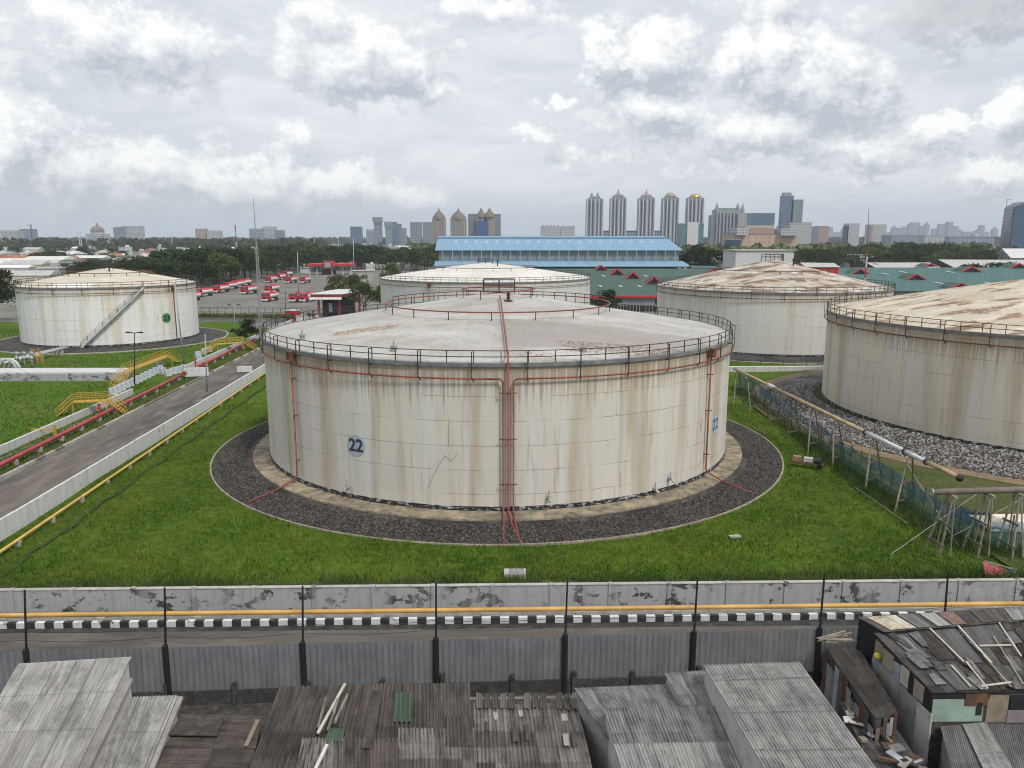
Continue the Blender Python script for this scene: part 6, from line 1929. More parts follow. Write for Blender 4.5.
for (px, py, v) in ((601, 287, .30), (621, 287, .30), (640, 287, .30), (646, 276, .68), (604, 276, .68)):
    q = D(px, py, e0.y + (r0.y - e0.y) * v); z = HZ0 + (HZ1 - HZ0) * v + .12
    MB().hexa([(q.x - .5, q.y - 1.6, z - .14), (q.x + .5, q.y - 1.6, z - .14), (q.x + .1, q.y + 1.6, z + .14), (q.x - .9, q.y + 1.6, z + .14), (q.x - .5, q.y - 1.6, z - .06), (q.x + .5, q.y - 1.6, z - .06), (q.x + .1, q.y + 1.6, z + .22), (q.x - .9, q.y + 1.6, z + .22)]).build('roof_light', M['galv'], rf)
T = thing('mesh_fence', 'dark picket fence with pale posts in front of the green roofed hall', 'fence', (40, 258, 0))
b = MB()
for i in range(46): b.beam((18 + i * 1.05, 258, 0), (18 + i * 1.05, 258, 2.4), .12, .12)
b.build('pickets', M['galv'], T); MB().beam((18, 258.3, 1.1), (66, 258.3, 1.1), .1, 2.0).build('panel', M['dark'], T)
# teal roofed long building behind the right tanks
e0, e1 = G(800, 291, 5.0), G(1150, 291, 5.0); r0, r1 = G(820, 267.5, 9.6), G(1130, 267.5, 9.6)
T = thing('hall', 'long teal roofed hall with red gable dormers behind the two right tanks', 'building', ((e0.x + e1.x) / 2, e0.y, 0))
MB().corr(r0, r1, e1, e0, 1.6, .06, .1, 4, 3).build('roof', M['tealroof'], T); rf = [o for o in bpy.data.objects if o.parent == T][0]
MB().hexa([(e0.x + .5, e0.y + 1, 0), (e1.x - .5, e1.y + 1, 0), (e1.x - .5, e1.y + 50, 0), (e0.x + .5, e0.y + 50, 0), (e0.x + .5, e0.y + 1, 4.8), (e1.x - .5, e1.y + 1, 4.8), (e1.x - .5, e1.y + 50, 5.6), (e0.x + .5, e0.y + 50, 5.6)]).build('wall', M['greywall'], T)
for (px, py, wd, ht) in ((860, 275, 7, 2.3), (916, 278, 7.5, 2.3), (961, 283, 8, 2.3), (971, 274, 9, 2.5), (930, 270.5, 6, 1.6), (1018, 272, 8, 2.3)):
    q = G(px, py, 7.6); v = min(.97, max(.05, (q.y - e0.y) / (r0.y - e0.y))); dormer(T, rf, px, py, q.y, wd, ht, 6, 5 + 4.6 * v + .05)
for (px, py) in ((885, 276), (903, 275), (940, 281), (866, 283), (918, 290), (990, 281), (876, 270), (950, 275)):
    q = G(px, py, 7.2); v = (q.y - e0.y) / (r0.y - e0.y); z = 5 + 4.6 * v + .2
    MB().hexa([(q.x - .6, q.y - 3, z - .2), (q.x + .6, q.y - 3, z - .2), (q.x + .1, q.y + 3, z + .2), (q.x - 1.1, q.y + 3, z + .2), (q.x - .6, q.y - 3, z - .1), (q.x + .6, q.y - 3, z - .1), (q.x + .1, q.y + 3, z + .3), (q.x - 1.1, q.y + 3, z + .3)]).build('roof_light', M['galv'], rf)


def gable(label, pa, pb, Y, eave_py, depth, mroof, mwall, name='warehouse', cat='warehouse', group=None, ridge_in=0.0, dormers=0):
    """long shed seen side on: ridge from pa to pb, eave at eave_py"""
    a, b_ = D(pa[0], pa[1], Y + depth / 2), D(pb[0], pb[1], Y + depth / 2)
    e = D((pa[0] + pb[0]) / 2, eave_py, Y).z
    e = min(e, a.z - .8)
    x0, x1 = a.x, b_.x
    T = thing(name, label, cat, ((x0 + x1) / 2, Y, 0), group)
    g0, g1 = x0 - ridge_in, x1 + ridge_in
    for s in (-1, 1):
        yy = Y + depth / 2 + s * (depth / 2 + .6)
        MB().corr((x0, Y + depth / 2 + s * .02, a.z), (x1, Y + depth / 2 + s * .02, b_.z), (g1, yy, e), (g0, yy, e), 1.4, .05, .1, 3, 2).build('roof', mroof, T)
    b = MB(); b.hexa([(g0 + .3, Y, 0), (g1 - .3, Y, 0), (g1 - .3, Y + depth, 0), (g0 + .3, Y + depth, 0), (g0 + .3, Y, e - .1), (g1 - .3, Y, e - .1), (g1 - .3, Y + depth, e - .1), (g0 + .3, Y + depth, e - .1)]).build('wall', mwall, T)
    for x in (g0 + .3, g1 - .3):
        if ridge_in == 0: MB().hexa([(x - .05, Y + .1, e - .2), (x + .05, Y + .1, e - .2), (x + .05, Y + depth - .1, e - .2), (x - .05, Y + depth - .1, e - .2), (x - .05, Y + depth / 2 - .1, a.z - .2), (x + .05, Y + depth / 2 - .1, a.z - .2), (x + .05, Y + depth / 2 + .1, a.z - .2), (x - .05, Y + depth / 2 + .1, a.z - .2)]).build('gable_wall', mwall, T)
    n = max(2, int((x1 - x0) / 9))
    for k in range(n): MB().box((x0 + (x1 - x0) * (k + .5) / n, Y - .05, e * .55), (2.4, .12, 1.6)).build('window', M['glass'], T)
    return T


gable('long shed with pale grey roof and dark gable right of the red and white mast', (866, 262.5), (930, 262.5), 412, 268, 24, M['paleroof'], M['dark'])
gable('longest pale roofed shed behind the teal hall at the right', (938, 259.5), (1060, 260), 418, 268, 34, M['paleroof'], M['dark'])
gable('white roofed shed at the right edge below the dark glass tower', (1002, 248.5), (1070, 248.5), 520, 258, 20, M['white'], M['greywall'])
gable('small shed with pale roof among the trees above the rusty roofed tank', (847, 254, ), (876, 254), 520, 258, 14, M['paleroof'], M['conc2'])
gable('pale shed with red trimmed roof behind the rusty roofed tank', (800, 262.5), (834, 263), 330, 267, 12, M['paleroof'], M['red'])
gable('grey two storey block with long window bands left of the white block building', (705, 256), (733, 256), 430, 262, 12, M['paleroof'], M['greywall'], 'office', 'building')
gable('low building with turquoise strip roof at the foot of the blue warehouse', (690, 265.5, ), (716, 266), 385, 268, 8, M['tealroof'], M['redroof'], 'office', 'building')
T = thing('block_building', 'plain white box building rising behind the rusty roofed tank', 'building', (85, 300, 0))
a, b_ = D(736, 251, 300), D(794, 251, 300)
MB().box(((a.x + b_.x) / 2, 309, a.z / 2), (b_.x - a.x, 18, a.z)).build('wall', sheet_mat('white_cladding', (.52, .53, .53), (.55, .56, .56), (.40, .40, .40), (3, 40), .4, 3), T)
MB().box(((a.x + b_.x) / 2, 309, a.z + .2), (b_.x - a.x + .8, 18.8, .45)).build('roof', plain('tan_parapet', (.32, .29, .24), .8, .2, 1), T)
b = MB(); b.beam((b_.x - 4.5, 299.6, a.z - 1), (b_.x - 1.5, 299.6, 4), .4, .25); b.build('outside_stair', M['rail'], T)
# red and white mast
q = G(866, 283); t = D(867.5, 250, 300); t2 = D(868.8, 209, 300)
T = thing('radio_mast', 'red and white striped mast with a thin antenna rising behind the right tanks', 'mast', (t.x, 300, 0))
pts = [Vector((t.x, 300, 0)), t, t2]; zz = [0, 5, 9, 13, 17, t.z]
for k in range(5): MB().tube([(t.x, 300, zz[k]), (t.x, 300, zz[k + 1])], .42 - .04 * k, 8).build('section', M['redroof'] if k % 2 == 0 else M['white'], T)
MB().tube([t, t.lerp(t2, .5), t2], [.16, .1, .06], 6).build('antenna', M['rail'], T)

# ------------------------------------------------------------------ houses: city to the left and beyond
HC_ = {'w': plain('house_white', (.52, .51, .49), .85, .2, .3, rnd=.15), 'c': plain('house_cream', (.46, .41, .33), .85, .2, .3, rnd=.15), 'g': plain('house_grey', (.33, .33, .33), .85, .2, .3, rnd=.15),
       'rt': plain('terracotta_roof', (.27, .12, .07), .85, .3, .6, rnd=.2), 'rg': plain('grey_sheet_roof', (.34, .335, .325), .8, .2, .3, rnd=.2), 'rw': plain('white_sheet_roof', (.58, .57, .54), .75, .15, .3, rnd=.1), 'rb': plain('blue_sheet_roof', (.14, .30, .46), .7, .2, .3, rnd=.1), 'rgr': plain('green_sheet_roof', (.16, .34, .28), .7, .2, .3, rnd=.1), 'rd': plain('dark_roof', (.10, .095, .09), .85, .3, .4, rnd=.2)}
def house_proto(kind, wall, roof, label):
    T = thing('house', label, 'house', (0, 0, 0), local=True)
    if kind == 'gable':
        w_, d_, h, r = 9, 11, 5, 2.6
        MB().box((0, 0, h / 2), (w_, d_, h)).build('wall', HC_[wall], T, org=(0, 0, 0))
        MB().hexa([(-w_ / 2 - .5, -d_ / 2 - .5, h), (w_ / 2 + .5, -d_ / 2 - .5, h), (w_ / 2 + .5, d_ / 2 + .5, h), (-w_ / 2 - .5, d_ / 2 + .5, h), (-w_ / 2 - .5, -.1, h + r), (w_ / 2 + .5, -.1, h + r), (w_ / 2 + .5, .1, h + r), (-w_ / 2 - .5, .1, h + r)]).build('roof', HC_[roof], T, org=(0, 0, 0))
    elif kind == 'hip':
        w_, d_, h, r = 12, 10, 6, 2.8
        MB().box((0, 0, h / 2), (w_, d_, h)).build('wall', HC_[wall], T, org=(0, 0, 0))
        MB().hexa([(-w_ / 2 - .6, -d_ / 2 - .6, h), (w_ / 2 + .6, -d_ / 2 - .6, h), (w_ / 2 + .6, d_ / 2 + .6, h), (-w_ / 2 - .6, d_ / 2 + .6, h), (-2, -.1, h + r), (2, -.1, h + r), (2, .1, h + r), (-2, .1, h + r)]).build('roof', HC_[roof], T, org=(0, 0, 0))
    elif kind == 'flat':
        w_, d_, h, r = 10, 10, 8.5, .5
        MB().box((0, 0, h / 2), (w_, d_, h)).build('wall', HC_[wall], T, org=(0, 0, 0)); MB().box((0, 0, h + .25), (w_ + .8, d_ + .8, .5)).build('roof', HC_[roof], T, org=(0, 0, 0)); MB().box((2, 1, h + 1.6), (3, 3, 2.2)).build('stair_head', HC_[wall], T, org=(0, 0, 0))
    else:
        w_, d_, h, r = 30, 18, 6.5, 2.4
        MB().box((0, 0, h / 2), (w_, d_, h)).build('wall', HC_[wall], T, org=(0, 0, 0))
        MB().hexa([(-w_ / 2 - .5, -d_ / 2 - .5, h), (w_ / 2 + .5, -d_ / 2 - .5, h), (w_ / 2 + .5, d_ / 2 + .5, h), (-w_ / 2 - .5, d_ / 2 + .5, h), (-w_ / 2 - .5, -.1, h + r), (w_ / 2 + .5, -.1, h + r), (w_ / 2 + .5, .1, h + r), (-w_ / 2 - .5, .1, h + r)]).build('roof', HC_[roof], T, org=(0, 0, 0))
    n = max(2, int(w_ / 3.2)); f0 = None
    for fl in range(2 if h > 5.5 and kind != 'shed' else 1):
        for k in range(n): MB().box((-w_ / 2 + w_ * (k + .5) / n, -d_ / 2 - .03, 1.7 + fl * 3.3), (1.2, .1, 1.3)).build('window', M['glass'], T, org=(0, 0, 0))
    MB().box((-w_ / 2 + 1.1 + w_ / (2 * n) + .6, -d_ / 2 - .04, 1.05), (.9, .1, 2.1)).build('door', M['wood'], T, org=(0, 0, 0))
    return T


HP = [house_proto('gable', 'w', 'rt', 'white walled house with orange brown tiled roof in the far streets'), house_proto('gable', 'c', 'rg', 'cream gabled house with grey sheet roof in the far streets'), house_proto('hip', 'w', 'rg', 'white house with hipped grey roof in the far streets'), house_proto('hip', 'c', 'rt', 'cream house with hipped tiled roof in the far streets'),
      house_proto('flat', 'w', 'rw', 'white flat roofed house in the far streets'), house_proto('flat', 'g', 'rg', 'grey flat roofed house in the far streets'), house_proto('shed', 'g', 'rw', 'long shed with whitish roof in the far streets'), house_proto('shed', 'c', 'rg', 'long shed with grey roof in the far streets'), house_proto('shed', 'w', 'rgr', 'long shed with sea green roof in the far streets'), house_proto('hip', 'g', 'rb', 'house with bright blue roof in the far streets'), house_proto('gable', 'g', 'rd', 'grey house with dark roof in the far streets')]
wt_ = [5, 5, 4, 3, 4, 3, 4, 3, 1, .6, 3]
pr = np.array(wt_) / sum(wt_)
first = set()
cnt = 0
def put_house(i, x, y, rz, sc):
    global cnt
    o = HP[i]; lab = o['label']; cnt += 1
    if i not in first:
        first.add(i); o.location = (x, y, 0); o.rotation_euler = (0, 0, rz); o.scale = (sc,) * 3; o['group'] = lab + 's'
    else:
        copy_tree(o, (x, y, 0), rz, lab, lab + 's', sc)
spots = []
for _ in range(3000):
    px = rng.uniform(-25, 262) if rng.random() < .8 else rng.uniform(330, 470); Y = math.exp(rng.uniform(math.log(540), math.log(2300)))
    if px > 50 and Y < interp(px, FX, FYY) + 190: continue
    if px > 300 and Y < 800: continue
    x = (px - 512) / FPX * Y * .985
    if all((x - a) ** 2 + (Y - b) ** 2 > (17 + Y * .010) ** 2 for a, b in spots): spots.append((x, Y))
    if len(spots) > 205: break
for (x, y) in spots:
    i = int(rng.choice(len(HP), p=pr)); put_house(i, x, y, rng.uniform(-.5, .5), rng.uniform(.8, 1.25))
for (px, py, i, s) in ((14, 288, 7, .9), (42, 286, 5, 1.0), (6, 275, 6, .7), (30, 273, 7, 1.0), (50, 279, 2, .8), (378, 268, 1, .8), (368, 272, 4, .6)):
    q = G(px, py); put_house(i, q.x, q.y + 10, .2, s)
# trees scattered between the houses
CG = 'trees between the far houses'
nT = 0
for _ in range(1200):
    px = rng.uniform(-20, 262) if rng.random() < .78 else rng.uniform(310, 470); Y = math.exp(rng.uniform(math.log(500), math.log(2300)))
    if px > 50 and Y < interp(px, FX, FYY) + 190: continue
    if px > 300 and Y < 780: continue
    x = (px - 512) / FPX * Y * .985
    if any((x - a) ** 2 + (Y - b) ** 2 < (9 + Y * .004) ** 2 for a, b in spots): continue
    tree('A%d' % (nT % 5) if nT % 3 else 'B%d' % (nT % 4), (x, Y), rng.uniform(9, 15) * (1 + Y * .00012), 'dark tree among the roofs of the far streets', CG, 1.25); nT += 1
    if nT > 62: break
# a far belt of trees and roofs that nobody could tell apart
def far_belt(name, x0, x1, y0, y1, n, h0, h1, mat):
    V, F = [], []
    for _ in range(n):
        x, y = rng.uniform(x0, x1) , rng.uniform(y0, y1); x *= y / y0
        h = rng.uniform(h0, h1); r = h * rng.uniform(.5, .9)
        for _ in range(26):
            d = rng.normal(size=3); d /= np.linalg.norm(d); p = np.array([x, y, h * .55]) + d * np.array([r, r, h * .45]); u = rng.normal(size=3); u /= np.linalg.norm(u); v = np.cross(u, d); v /= np.linalg.norm(v) + 1e-6
            b = len(V); s = h * .22; V += [p - u * s, p + v * s, p + u * s, p - v * s]; F.append((b, b + 1, b + 2, b + 3))
    return npmesh(name, np.array(V), np.array(F), mat, kind='stuff')
far_belt('distant_trees', -1900, 1900, 2400, 4200, 2600, 14, 27, M['leafA'])
far_belt('distant_woods', -900, -300, 1250, 2300, 520, 12, 23, M['leafA'])
far_belt('distant_woods', -100, 640, 820, 1400, 420, 10, 17, M['leafB'])

# ------------------------------------------------------------------ skyline
FM = {}
def fm(key, wall, glass, *a, **k):
    FM[key] = facade_mat('facade_' + key, wall, glass, *a, **k); return FM[key]
fm('tower', (.29, .32, .36), (.07, .085, .105), 3.4, 3.5, .62, .62); fm('beige', (.33, .28, .245), (.12, .11, .11), 3.6, 3.5, .5, .55); fm('glassblue', (.10, .16, .24), (.05, .09, .15), 3.2, 3.6, .75, .7, .3)
fm('glassdark', (.035, .06, .10), (.018, .032, .06), 4, 4, .85, .8, .25); fm('white', (.42, .43, .44), (.12, .13, .15), 4, 3.4, .55, .5); fm('greyglass', (.20, .235, .27), (.09, .12, .15), 3, 3.6, .7, .65, .35); fm('hotel', (.36, .355, .345), (.10, .115, .13), 3.6, 3.4, .5, .58); fm('pink', (.36, .24, .22), (.13, .11, .11), 4, 3.5, .5, .5)
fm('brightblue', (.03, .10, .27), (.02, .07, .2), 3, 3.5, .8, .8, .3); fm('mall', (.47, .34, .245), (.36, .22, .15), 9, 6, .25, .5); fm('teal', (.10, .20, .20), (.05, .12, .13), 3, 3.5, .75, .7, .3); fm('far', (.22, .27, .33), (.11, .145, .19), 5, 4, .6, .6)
goldm = plain('gold_dome', (.42, .31, .08), .35, .15, .5, metal=.4); greym = plain('grey_spire', (.22, .23, .25), .6, .2, .5)


def block(T, name, x0, x1, y0, dp, z0, z1, mat, parent=None):
    b = MB(); b.box(((x0 + x1) / 2, y0 + dp / 2, (z0 + z1) / 2), (x1 - x0, dp, z1 - z0)); return b.build(name, mat, parent or T)


def tower(label, xa, xb, ytop, Y, mat, cat='tower', name='tower', depth=None, yb=None, crown=None):
    a, b_ = D(xa, ytop, Y), D(xb, ytop, Y)
    T = thing(name, label, cat, ((a.x + b_.x) / 2, Y, 0))
    block(T, 'body', a.x, b_.x, Y, depth or (b_.x - a.x) * .8, 0, a.z, mat)
    MB().box(((a.x + b_.x) / 2, Y + (depth or (b_.x - a.x) * .8) / 2, a.z + .5), ((b_.x - a.x) * 1.02, (depth or (b_.x - a.x) * .8) * 1.02, 1.0)).build('parapet', greym, T)
    return T, a.x, b_.x, a.z


# five tall twin-like towers
Y5 = 1500
for i, (cx, hw, ys, yt, top, lab) in enumerate(((595.3, 8.3, 199.5, 193, 'pin', 'leftmost of the five tall towers, with a twin pinned crown'), (619, 8, 199, 190.5, 'spire', 'second of the five tall towers, with a pointed grey spire'), (647.3, 8, 199, 190.5, 'spire2', 'middle one of the five tall towers, with a tan spire'), (671.5, 8, 198.5, 192, 'dome', 'fourth of the five tall towers, with a low tan dome'), (696.5, 8, 198.5, 193.2, 'gold', 'rightmost of the five tall towers, with a gold dome, behind a white block'))):
    T, x0, x1, z = tower(lab, cx - hw, cx + hw, ys, Y5, FM['tower'])
    xm, ww = (x0 + x1) / 2, x1 - x0; dp = ww * .8
    zt = D(cx, yt, Y5).z
    for f in (.16, .36, .64, .84):
        MB().box((x0 + ww * f, Y5 - .3, z * .49), (ww * .055, .8, z * .97)).build('glass_strip', FM['glassdark'], T)
    MB().box((xm, Y5 - .5, z * .5), (ww * .16, 1.4, z)).build('centre_bay', FM['white'], T)
    for f in (.02, .98, .26, .74): MB().box((x0 + ww * f, Y5 - .4, z * .5), (ww * .05, 1.0, z + 2)).build('pilaster', M['white'], T)
    for k, (s, h0, h1) in enumerate(((.86, 0, .22), (.62, .22, .5))):
        MB().box((xm, Y5 + dp / 2, z + (zt - z) * (h0 + h1) / 2), (ww * s, dp * s, (zt - z) * (h1 - h0))).build('crown_tier', FM['tower'], T)
    if top in ('spire', 'spire2'):
        MB().lathe([(ww * .28, z + (zt - z) * .45), (ww * .14, z + (zt - z) * .62), (ww * .08, z + (zt - z) * .8), (.3, zt + 3)], 8, (xm, Y5 + dp / 2, 0)).build('spire', greym if top == 'spire' else plain('tan_spire', (.28, .24, .18), .6, .2, .5), T)
    elif top in ('dome', 'gold'):
        MB().lathe([(ww * .34, z + (zt - z) * .35), (ww * .30, z + (zt - z) * .65), (ww * .2, z + (zt - z) * .9), (.3, zt)], 16, (xm, Y5 + dp / 2, 0)).build('dome', goldm if top == 'gold' else plain('tan_dome', (.30, .26, .17), .6, .2, .5), T, True)
    else:
        for s in (-.18, .18): MB().lathe([(ww * .1, z + (zt - z) * .45), (ww * .07, z + (zt - z) * .9), (.2, zt + 2)], 8, (xm + ww * s, Y5 + dp / 2, 0)).build('pinnacle', greym, T)
T, x0, x1, z = tower('low block row between the feet of the five towers', 600, 690, 231, 1620, FM['far'], 'building', 'apartment_block')
T, x0, x1, z = tower('white fronted office with green glass sides before the gold domed tower', 681, 704, 224, 1150, FM['teal'], 'office', 'office_block'); ww = x1 - x0
MB().box(((x0 + x1) / 2 + ww * .02, 1149.5, z * .52), (ww * .48, 1.2, z * 1.04 + 2)).build('front_panel', M['white'], T)
# beige domed pair and the taller cluster on the left
for (cx, hw, lab) in ((438.5, 6.6, 'beige domed tower, the left one of the pair before the blue warehouse'), (458, 7.9, 'beige domed tower, the right one of the pair before the blue warehouse')):
    T, x0, x1, z = tower(lab, cx - hw, cx + hw, 219, 1300, FM['beige']); xm, ww = (x0 + x1) / 2, x1 - x0; zt = D(cx, 209, 1300).z
    for f in (.2, .4, .6, .8): MB().box((x0 + ww * f, 1299.6, z * .48), (ww * .07, .8, z * .9)).build('window_strip', FM['greyglass'], T)
    MB().lathe([(ww * .52, z), (ww * .44, z + (zt - z) * .3), (ww * .26, z + (zt - z) * .62), (ww * .1, z + (zt - z) * .8), (.3, zt + 2)], 12, (xm, 1300 + ww * .4, 0)).build('dome', plain('brown_dome', (.15, .125, .11), .7, .25, .3), T)
T, x0, x1, z = tower('dark glass block with two beige domed towers and a bright blue front', 468, 500.5, 214.5, 1350, FM['greyglass'])
for cx, hw in ((481, 5.2), (489.5, 5.6)):
    a, b_ = D(cx - hw, 217, 1344), D(cx + hw, 217, 1344); block(T, 'beige_tower', a.x, b_.x, 1344, 5, 0, a.z, FM['beige']); zt = D(cx, 208.5, 1344).z; ww = b_.x - a.x
    MB().lathe([(ww * .5, a.z), (ww * .4, a.z + (zt - a.z) * .35), (ww * .16, a.z + (zt - a.z) * .75), (.3, zt + 2)], 12, ((a.x + b_.x) / 2, 1349, 0)).build('dome', plain('brown_dome_b', (.15, .125, .11), .7, .25, .3), T)
a, b_ = D(476.8, 221, 1338), D(488, 221, 1338); block(T, 'blue_front', a.x, b_.x, 1338, 5, 0, a.z, FM['brightblue'])
# others, left to right
SK = [(350, 361, 227, 1700, 'glassblue', 'small blue glass block far left of the beige towers'), (366, 380, 231, 2300, 'far', 'low grey cluster left of the slim tower'), (373.5, 381, 217.5, 2200, 'greyglass', 'slim tower with a wide head in the grey cluster'), (385, 391, 222, 2200, 'greyglass', 'slim rounded tower right of the wide headed one'), (391.5, 401, 224, 2300, 'glassblue', 'stepped blue tower in the grey cluster'), (399, 406, 228.5, 2250, 'greyglass', 'lower blue grey block at the right of the grey cluster'), (410, 421, 222.5, 1900, 'greyglass', 'left one of the two plain slabs beside the beige pair'), (422.5, 432, 222.5, 1900, 'greyglass', 'right one of the two plain slabs beside the beige pair'),
      (541, 560, 227, 1900, 'white', 'crenellated white apartment row above the blue warehouse'), (561, 575, 227.5, 1900, 'white', 'shorter white apartment row above the blue warehouse'), (195, 205, 229, 2400, 'pink', 'brownish pink slab above the far houses at the left'), (207, 219, 231, 2400, 'white', 'wide pale slab right of the brownish pink one'), (113, 122, 227.5, 2300, 'greyglass', 'grey blue half of the pale slab pair right of the domed hall'), (121, 138, 226.5, 2350, 'white', 'pale half of the slab pair right of the domed hall'), (249, 261, 229, 2100, 'far', 'grey slab behind the whip antenna'), (262, 274, 227, 2200, 'white', 'white rounded slab right of the whip antenna'), (274, 283, 230.5, 2150, 'greyglass', 'low blue grey slab in the trio near the whip antenna'),
      (0, 16, 231, 1500, 'white', 'long low white hall at the left horizon'),
      (749.5, 775, 213.5, 1600, 'glassblue', 'broad blue grey glass block right of the spired hotel'), (783, 794, 196, 1500, 'glassblue', 'dark blue tower with a raised head, tallest right of the spired hotel'), (792, 803.5, 200, 1500, 'greyglass', 'blue glass tower joined to the right of the dark blue tower'), (790, 812, 223, 1200, 'white', 'white office with dark windows below the blue glass tower'), (811, 819, 227, 1300, 'greyglass', 'small blue glass office right of the white office'), (818, 829, 226.5, 1400, 'pink', 'reddish block right of the small blue glass office'), (844.5, 849, 226, 1500, 'glassdark', 'dark thin slab standing for the shaded left face of the two tone apartment block'), (848, 860, 224, 1500, 'white', 'two tone white apartment block left of the striped mast'), (871, 887, 225, 1600, 'white', 'white apartment block with pink side right of the striped mast'),  # the thin dark slab paints the two tone block's shaded face
      (892, 920, 235.5, 1500, 'far', 'low long grey building among the trees at the right'), (950, 995, 237, 1500, 'far', 'wide low hall with a small dome at the right'), (925, 945, 236, 1400, 'white', 'small white building in front of the hazy skyline'), (727, 741, 240, 900, 'glassdark', 'dark pavilion with lit edge before the spired hotel')]
for (xa, xb, yt, Y, m_, lab) in SK:
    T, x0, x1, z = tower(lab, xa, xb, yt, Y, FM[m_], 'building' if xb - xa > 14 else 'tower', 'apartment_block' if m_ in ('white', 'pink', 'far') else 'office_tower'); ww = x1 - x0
    if 'wide head' in lab: MB().box(((x0 + x1) / 2, Y + 6, z - 6), (ww * 1.25, ww, 14)).build('head', FM['greyglass'], T)
    if 'raised head' in lab: MB().box((x0 + ww * .45, Y + 8, z + 3), (ww * .7, ww * .6, 7)).build('roof_head', greym, T)
    if 'crenellated' in lab or 'shorter white apartment' in lab or 'low grey cluster' in lab:
        for k in range(5): MB().box((x0 + ww * (k + .5) / 5, Y + 5, z + 2.5), (ww / 9, 8, 5)).build('roof_turret', FM[m_], T)
    if 'small dome' in lab: MB().lathe([(9, z), (7, z + 5), (.3, z + 8)], 12, ((x0 + x1) / 2 + 12, Y + 15, 0)).build('dome', greym, T, True)
    if 'pink side' in lab: MB().box((x0 + 2.5, Y - .4, z / 2), (5, 1, z)).build('pink_side', FM['pink'], T)
    if 'stepped' in lab: MB().box((x0 + ww * .3, Y + 6, z + 3), (ww * .5, 8, 6)).build('step', FM['glassblue'], T)
# hotel with spires
T, x0, x1, z = tower('wide pale hotel with three pointed corner spires and a green roof', 717, 741, 210, 1400, FM['hotel'], 'hotel', 'hotel'); ww = x1 - x0
a, b_ = D(711.5, 215, 1404), D(720, 215, 1404); block(T, 'left_wing', a.x, b_.x, 1404, 20, 0, a.z, FM['greyglass'])  # darker facade on the left wing stands for its shaded side
a2, b2 = D(738, 214, 1396), D(747, 214, 1396); block(T, 'right_wing', a2.x, b2.x, 1396, 20, 0, a2.z, FM['hotel'])
for f in (.1, .24, .38, .52, .66, .8): MB().box((x0 + ww * f, 1399.6, z * .47), (ww * .06, .8, z * .9)).build('window_strip', FM['glassdark'], T)
for px, zb in ((717.5, z - 3), (738.5, z - 2), (743.5, a2.z)): xx = D(px, 210, 1398).x; MB().lathe([(4.2, zb), (3.6, zb + 6), (.2, D(px, 203.5, 1398).z + 2)], 8, (xx, 1403, 0)).build('spire', greym, T)
MB().box(((x0 + x1) / 2, 1412, z + 2), (ww * .75, 14, 3)).build('green_roof', plain('copper_green', (.13, .23, .19), .7, .2, .5), T)
# mall and its neighbours
T, x0, x1, z = tower('broad orange brown shopping mall with a columned upper floor', 734, 797, 234.5, 1050, FM['mall'], 'mall', 'shopping_mall', 60); ww = x1 - x0
MB().box((x0 + ww * .44, 1080, z + 6), (ww * .46, 40, 12)).build('upper_floor', M['conc2'], T)
for k in range(11): MB().box((x0 + ww * (.23 + .042 * k), 1059.6, z + 5), (2.0, .8, 7.5)).build('column', plain('mall_column', (.40, .22, .15), .8, .1, 1) if k == 0 else bpy.data.materials['mall_column'], T)
MB().box((x0 + ww * .10, 1060, z + 4), (ww * .18, 40, 10)).build('white_wing', FM['white'], T); MB().box((x0 + ww * .85, 1062, z + 3), (ww * .26, 40, 9)).build('grey_wing', FM['white'], T)
# dark glass tower at the right edge, its sides leaning in
x0, x1, zt = D(998.5, 240, 900).x, D(1034, 240, 900).x, D(1012, 204, 900).z
T = thing('office_tower', 'dark blue glass tower with slanted sides at the right edge', 'tower', ((x0 + x1) / 2, 900, 0))
xf, xk, xk2 = D(1010, 240, 900).x, D(999.5, 240, 940).x, D(1004.6, 207, 940).x
MB().hexa([(xf, 900, 0), (x1, 900, 0), (x1, 940, 0), (xk, 940, 0), (xf + .5, 901, zt - 3), (x1 - 3, 901, zt + 4), (x1 - 3, 940, zt + 3), (xk2, 940, zt - 3)]).build('body', FM['glassdark'], T)
MB().hexa([(xf + .6, 899.2, 12), (x1 - .5, 899.2, 12), (x1 - .5, 899.9, 12), (xf + .6, 899.9, 12), (xf + 1.1, 900.2, zt - 3.5), (x1 - 3.2, 900.2, zt + 3), (x1 - 3.2, 900.9, zt + 3), (xf + 1.1, 900.9, zt - 3.5)]).build('curtain_wall', FM['glassblue'] if False else plain('lit_curtain_glass', (.035, .075, .135), .2, .15, .05), T)  # front glass coloured lighter than the body to show the lit face
b = MB(); b.beam((xf + 1, 915, zt - 4), (xf + 1, 915, zt + 6), .4, .4); b.beam((xf - 2, 915, zt + 5), (xf + 6, 915, zt + 5.5), .35, .35); b.build('roof_crane', M['rail'], T)
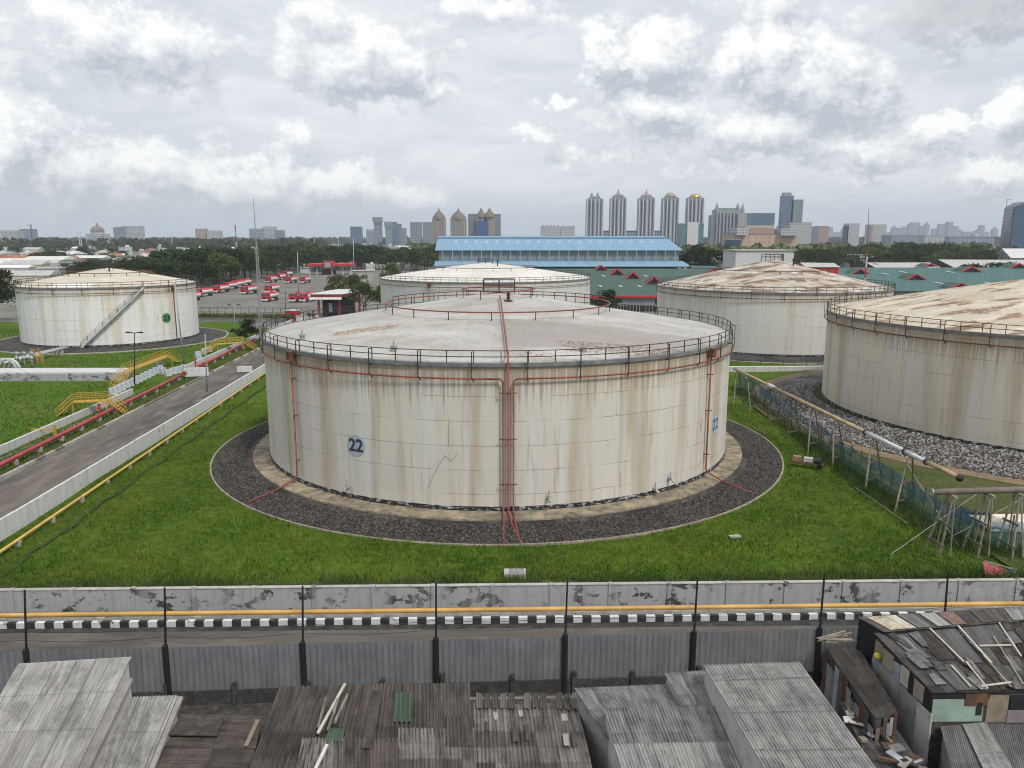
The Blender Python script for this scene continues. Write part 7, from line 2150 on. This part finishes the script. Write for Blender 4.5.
# domed hall and crane on the left horizon
T = thing('domed_hall', 'great domed hall with brown ribbed dome on the left horizon', 'mosque', (D(95, 233, 1500).x, 1500, 0))
cx, r = D(95, 233, 1500).x, D(101.3, 233, 1500).x - D(95, 233, 1500).x
zb = D(95, 232, 1500).z; zt = D(95, 225.5, 1500).z
MB().box((cx, 1510, zb * .45), (r * 2.6, 30, zb * .9)).build('base', FM['white'], T); MB().lathe([(r * .98, 0), (r * .98, zb)], 24, (cx, 1510, 0)).build('drum', FM['white'], T)
dm = MB(); dm.lathe([(r, zb), (r * .98, zb + (zt - zb) * .25), (r * .84, zb + (zt - zb) * .55), (r * .5, zb + (zt - zb) * .88), (r * .14, zt)], 24, (cx, 1510, 0)); dm = dm.build('dome', plain('brown_ribbed_dome', (.17, .13, .115), .7, .2, .2), T)
b = MB()
for k in range(12):
    a = k * math.pi / 6 + .13; b.tube([(cx + r * s * math.cos(a), 1510 + r * s * math.sin(a), zb + (zt - zb) * h) for s, h in ((1.01, 0), (.99, .25), (.85, .56), (.51, .89))], .5, 4)
b.build('dome_rib', M['conc2'], dm)
MB().lathe([(r * .16, zt - .5), (r * .16, zt + 3), (.2, zt + 6)], 10, (cx, 1510, 0)).build('lantern', greym, T)
T, x0, x1, z = tower('unfinished concrete frame building with a tower crane at the left horizon', 19.5, 31.5, 229.5, 1700, FM['far'], 'building', 'building_frame')
b = MB(); xx = D(30.5, 224, 1700).x; zz = D(30, 224.5, 1700).z; b.beam((xx, 1700, 0), (xx, 1700, zz), 1.6, 1.6); b.beam((xx - 8, 1700, zz - 1), (xx + 3, 1700, zz - 1), 1.2, 1.2); b.build('crane', M['rail'], T)
T = thing('water_tower', 'slender grey brown telecom tower above the wood, left of the whip antenna', 'tower', (D(236, 240, 900).x, 900, 0))
x = D(236, 240, 900).x; zt = D(236, 225, 900).z
for k in range(6): MB().tube([(x, 900, zt * k / 6), (x, 900, zt * (k + 1) / 6)], 1.2 - .12 * k, 6).build('section', M['rust'] if k % 2 else M['steel'], T)
# masts among the far houses
for i, (px, yt, Y) in enumerate(((78.5, 231, 900), (80.3, 232, 900), (171, 232, 1400), (338, 232, 1500), (314, 234, 1300))):
    t = D(px, yt, Y); o = MB().tube([(t.x, Y, 0), (t.x, Y, t.z)], [.7, .35], 6).build('telecom_mast', M['galv'], org=(t.x, Y, 0)); o['label'] = 'thin telecom mast standing among the far trees and roofs'; o['category'] = 'mast'; o['group'] = 'far telecom masts'
# hazy skyline far away on the right and a few on the far left
FG = 'hazy towers of the farthest skyline'
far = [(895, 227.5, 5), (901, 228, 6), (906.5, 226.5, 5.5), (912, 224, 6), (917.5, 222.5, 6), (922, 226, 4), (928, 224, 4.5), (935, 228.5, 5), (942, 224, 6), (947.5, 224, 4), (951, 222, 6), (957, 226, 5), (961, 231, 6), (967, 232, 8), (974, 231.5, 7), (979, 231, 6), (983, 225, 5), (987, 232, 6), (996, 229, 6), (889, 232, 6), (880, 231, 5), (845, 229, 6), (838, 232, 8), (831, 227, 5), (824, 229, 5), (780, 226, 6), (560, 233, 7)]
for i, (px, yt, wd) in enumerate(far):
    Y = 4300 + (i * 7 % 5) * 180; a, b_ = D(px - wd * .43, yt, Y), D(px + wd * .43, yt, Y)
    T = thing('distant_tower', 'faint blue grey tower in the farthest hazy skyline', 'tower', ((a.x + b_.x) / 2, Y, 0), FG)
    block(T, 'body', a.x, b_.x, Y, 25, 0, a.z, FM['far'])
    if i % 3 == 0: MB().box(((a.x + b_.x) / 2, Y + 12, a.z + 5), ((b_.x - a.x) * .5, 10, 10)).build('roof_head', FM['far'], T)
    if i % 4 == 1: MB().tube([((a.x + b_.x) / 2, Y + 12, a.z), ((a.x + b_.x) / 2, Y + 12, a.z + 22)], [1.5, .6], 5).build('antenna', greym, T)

# ------------------------------------------------------------------ haze
hz = MB().box((0, 3470, 114.5), (14600, 7100, 231)).build('haze', None if False else M['white'])
hz.data.materials.clear()
hm = bpy.data.materials.new('haze'); hm.use_nodes = True; ht = hm.node_tree; ht.nodes.clear()
pv_ = ht.nodes.new('ShaderNodeVolumePrincipled'); pv_.inputs['Color'].default_value = (.86, .92, 1.0, 1); pv_.inputs['Density'].default_value = .000125; pv_.inputs['Anisotropy'].default_value = .2
ho = ht.nodes.new('ShaderNodeOutputMaterial'); ht.links.new(pv_.outputs[0], ho.inputs['Volume'])
hz.data.materials.append(hm); hz['kind'] = 'stuff'
for k_ in PROTO:
    if k_ not in used:
        o = PROTO[k_]
        for c_ in [q for q in bpy.data.objects if q.parent == o]: bpy.data.objects.remove(c_)
        bpy.data.objects.remove(o)
for i, o in enumerate(HP):
    if i not in first:
        for c_ in [q for q in bpy.data.objects if q.parent == o]: bpy.data.objects.remove(c_)
        bpy.data.objects.remove(o)
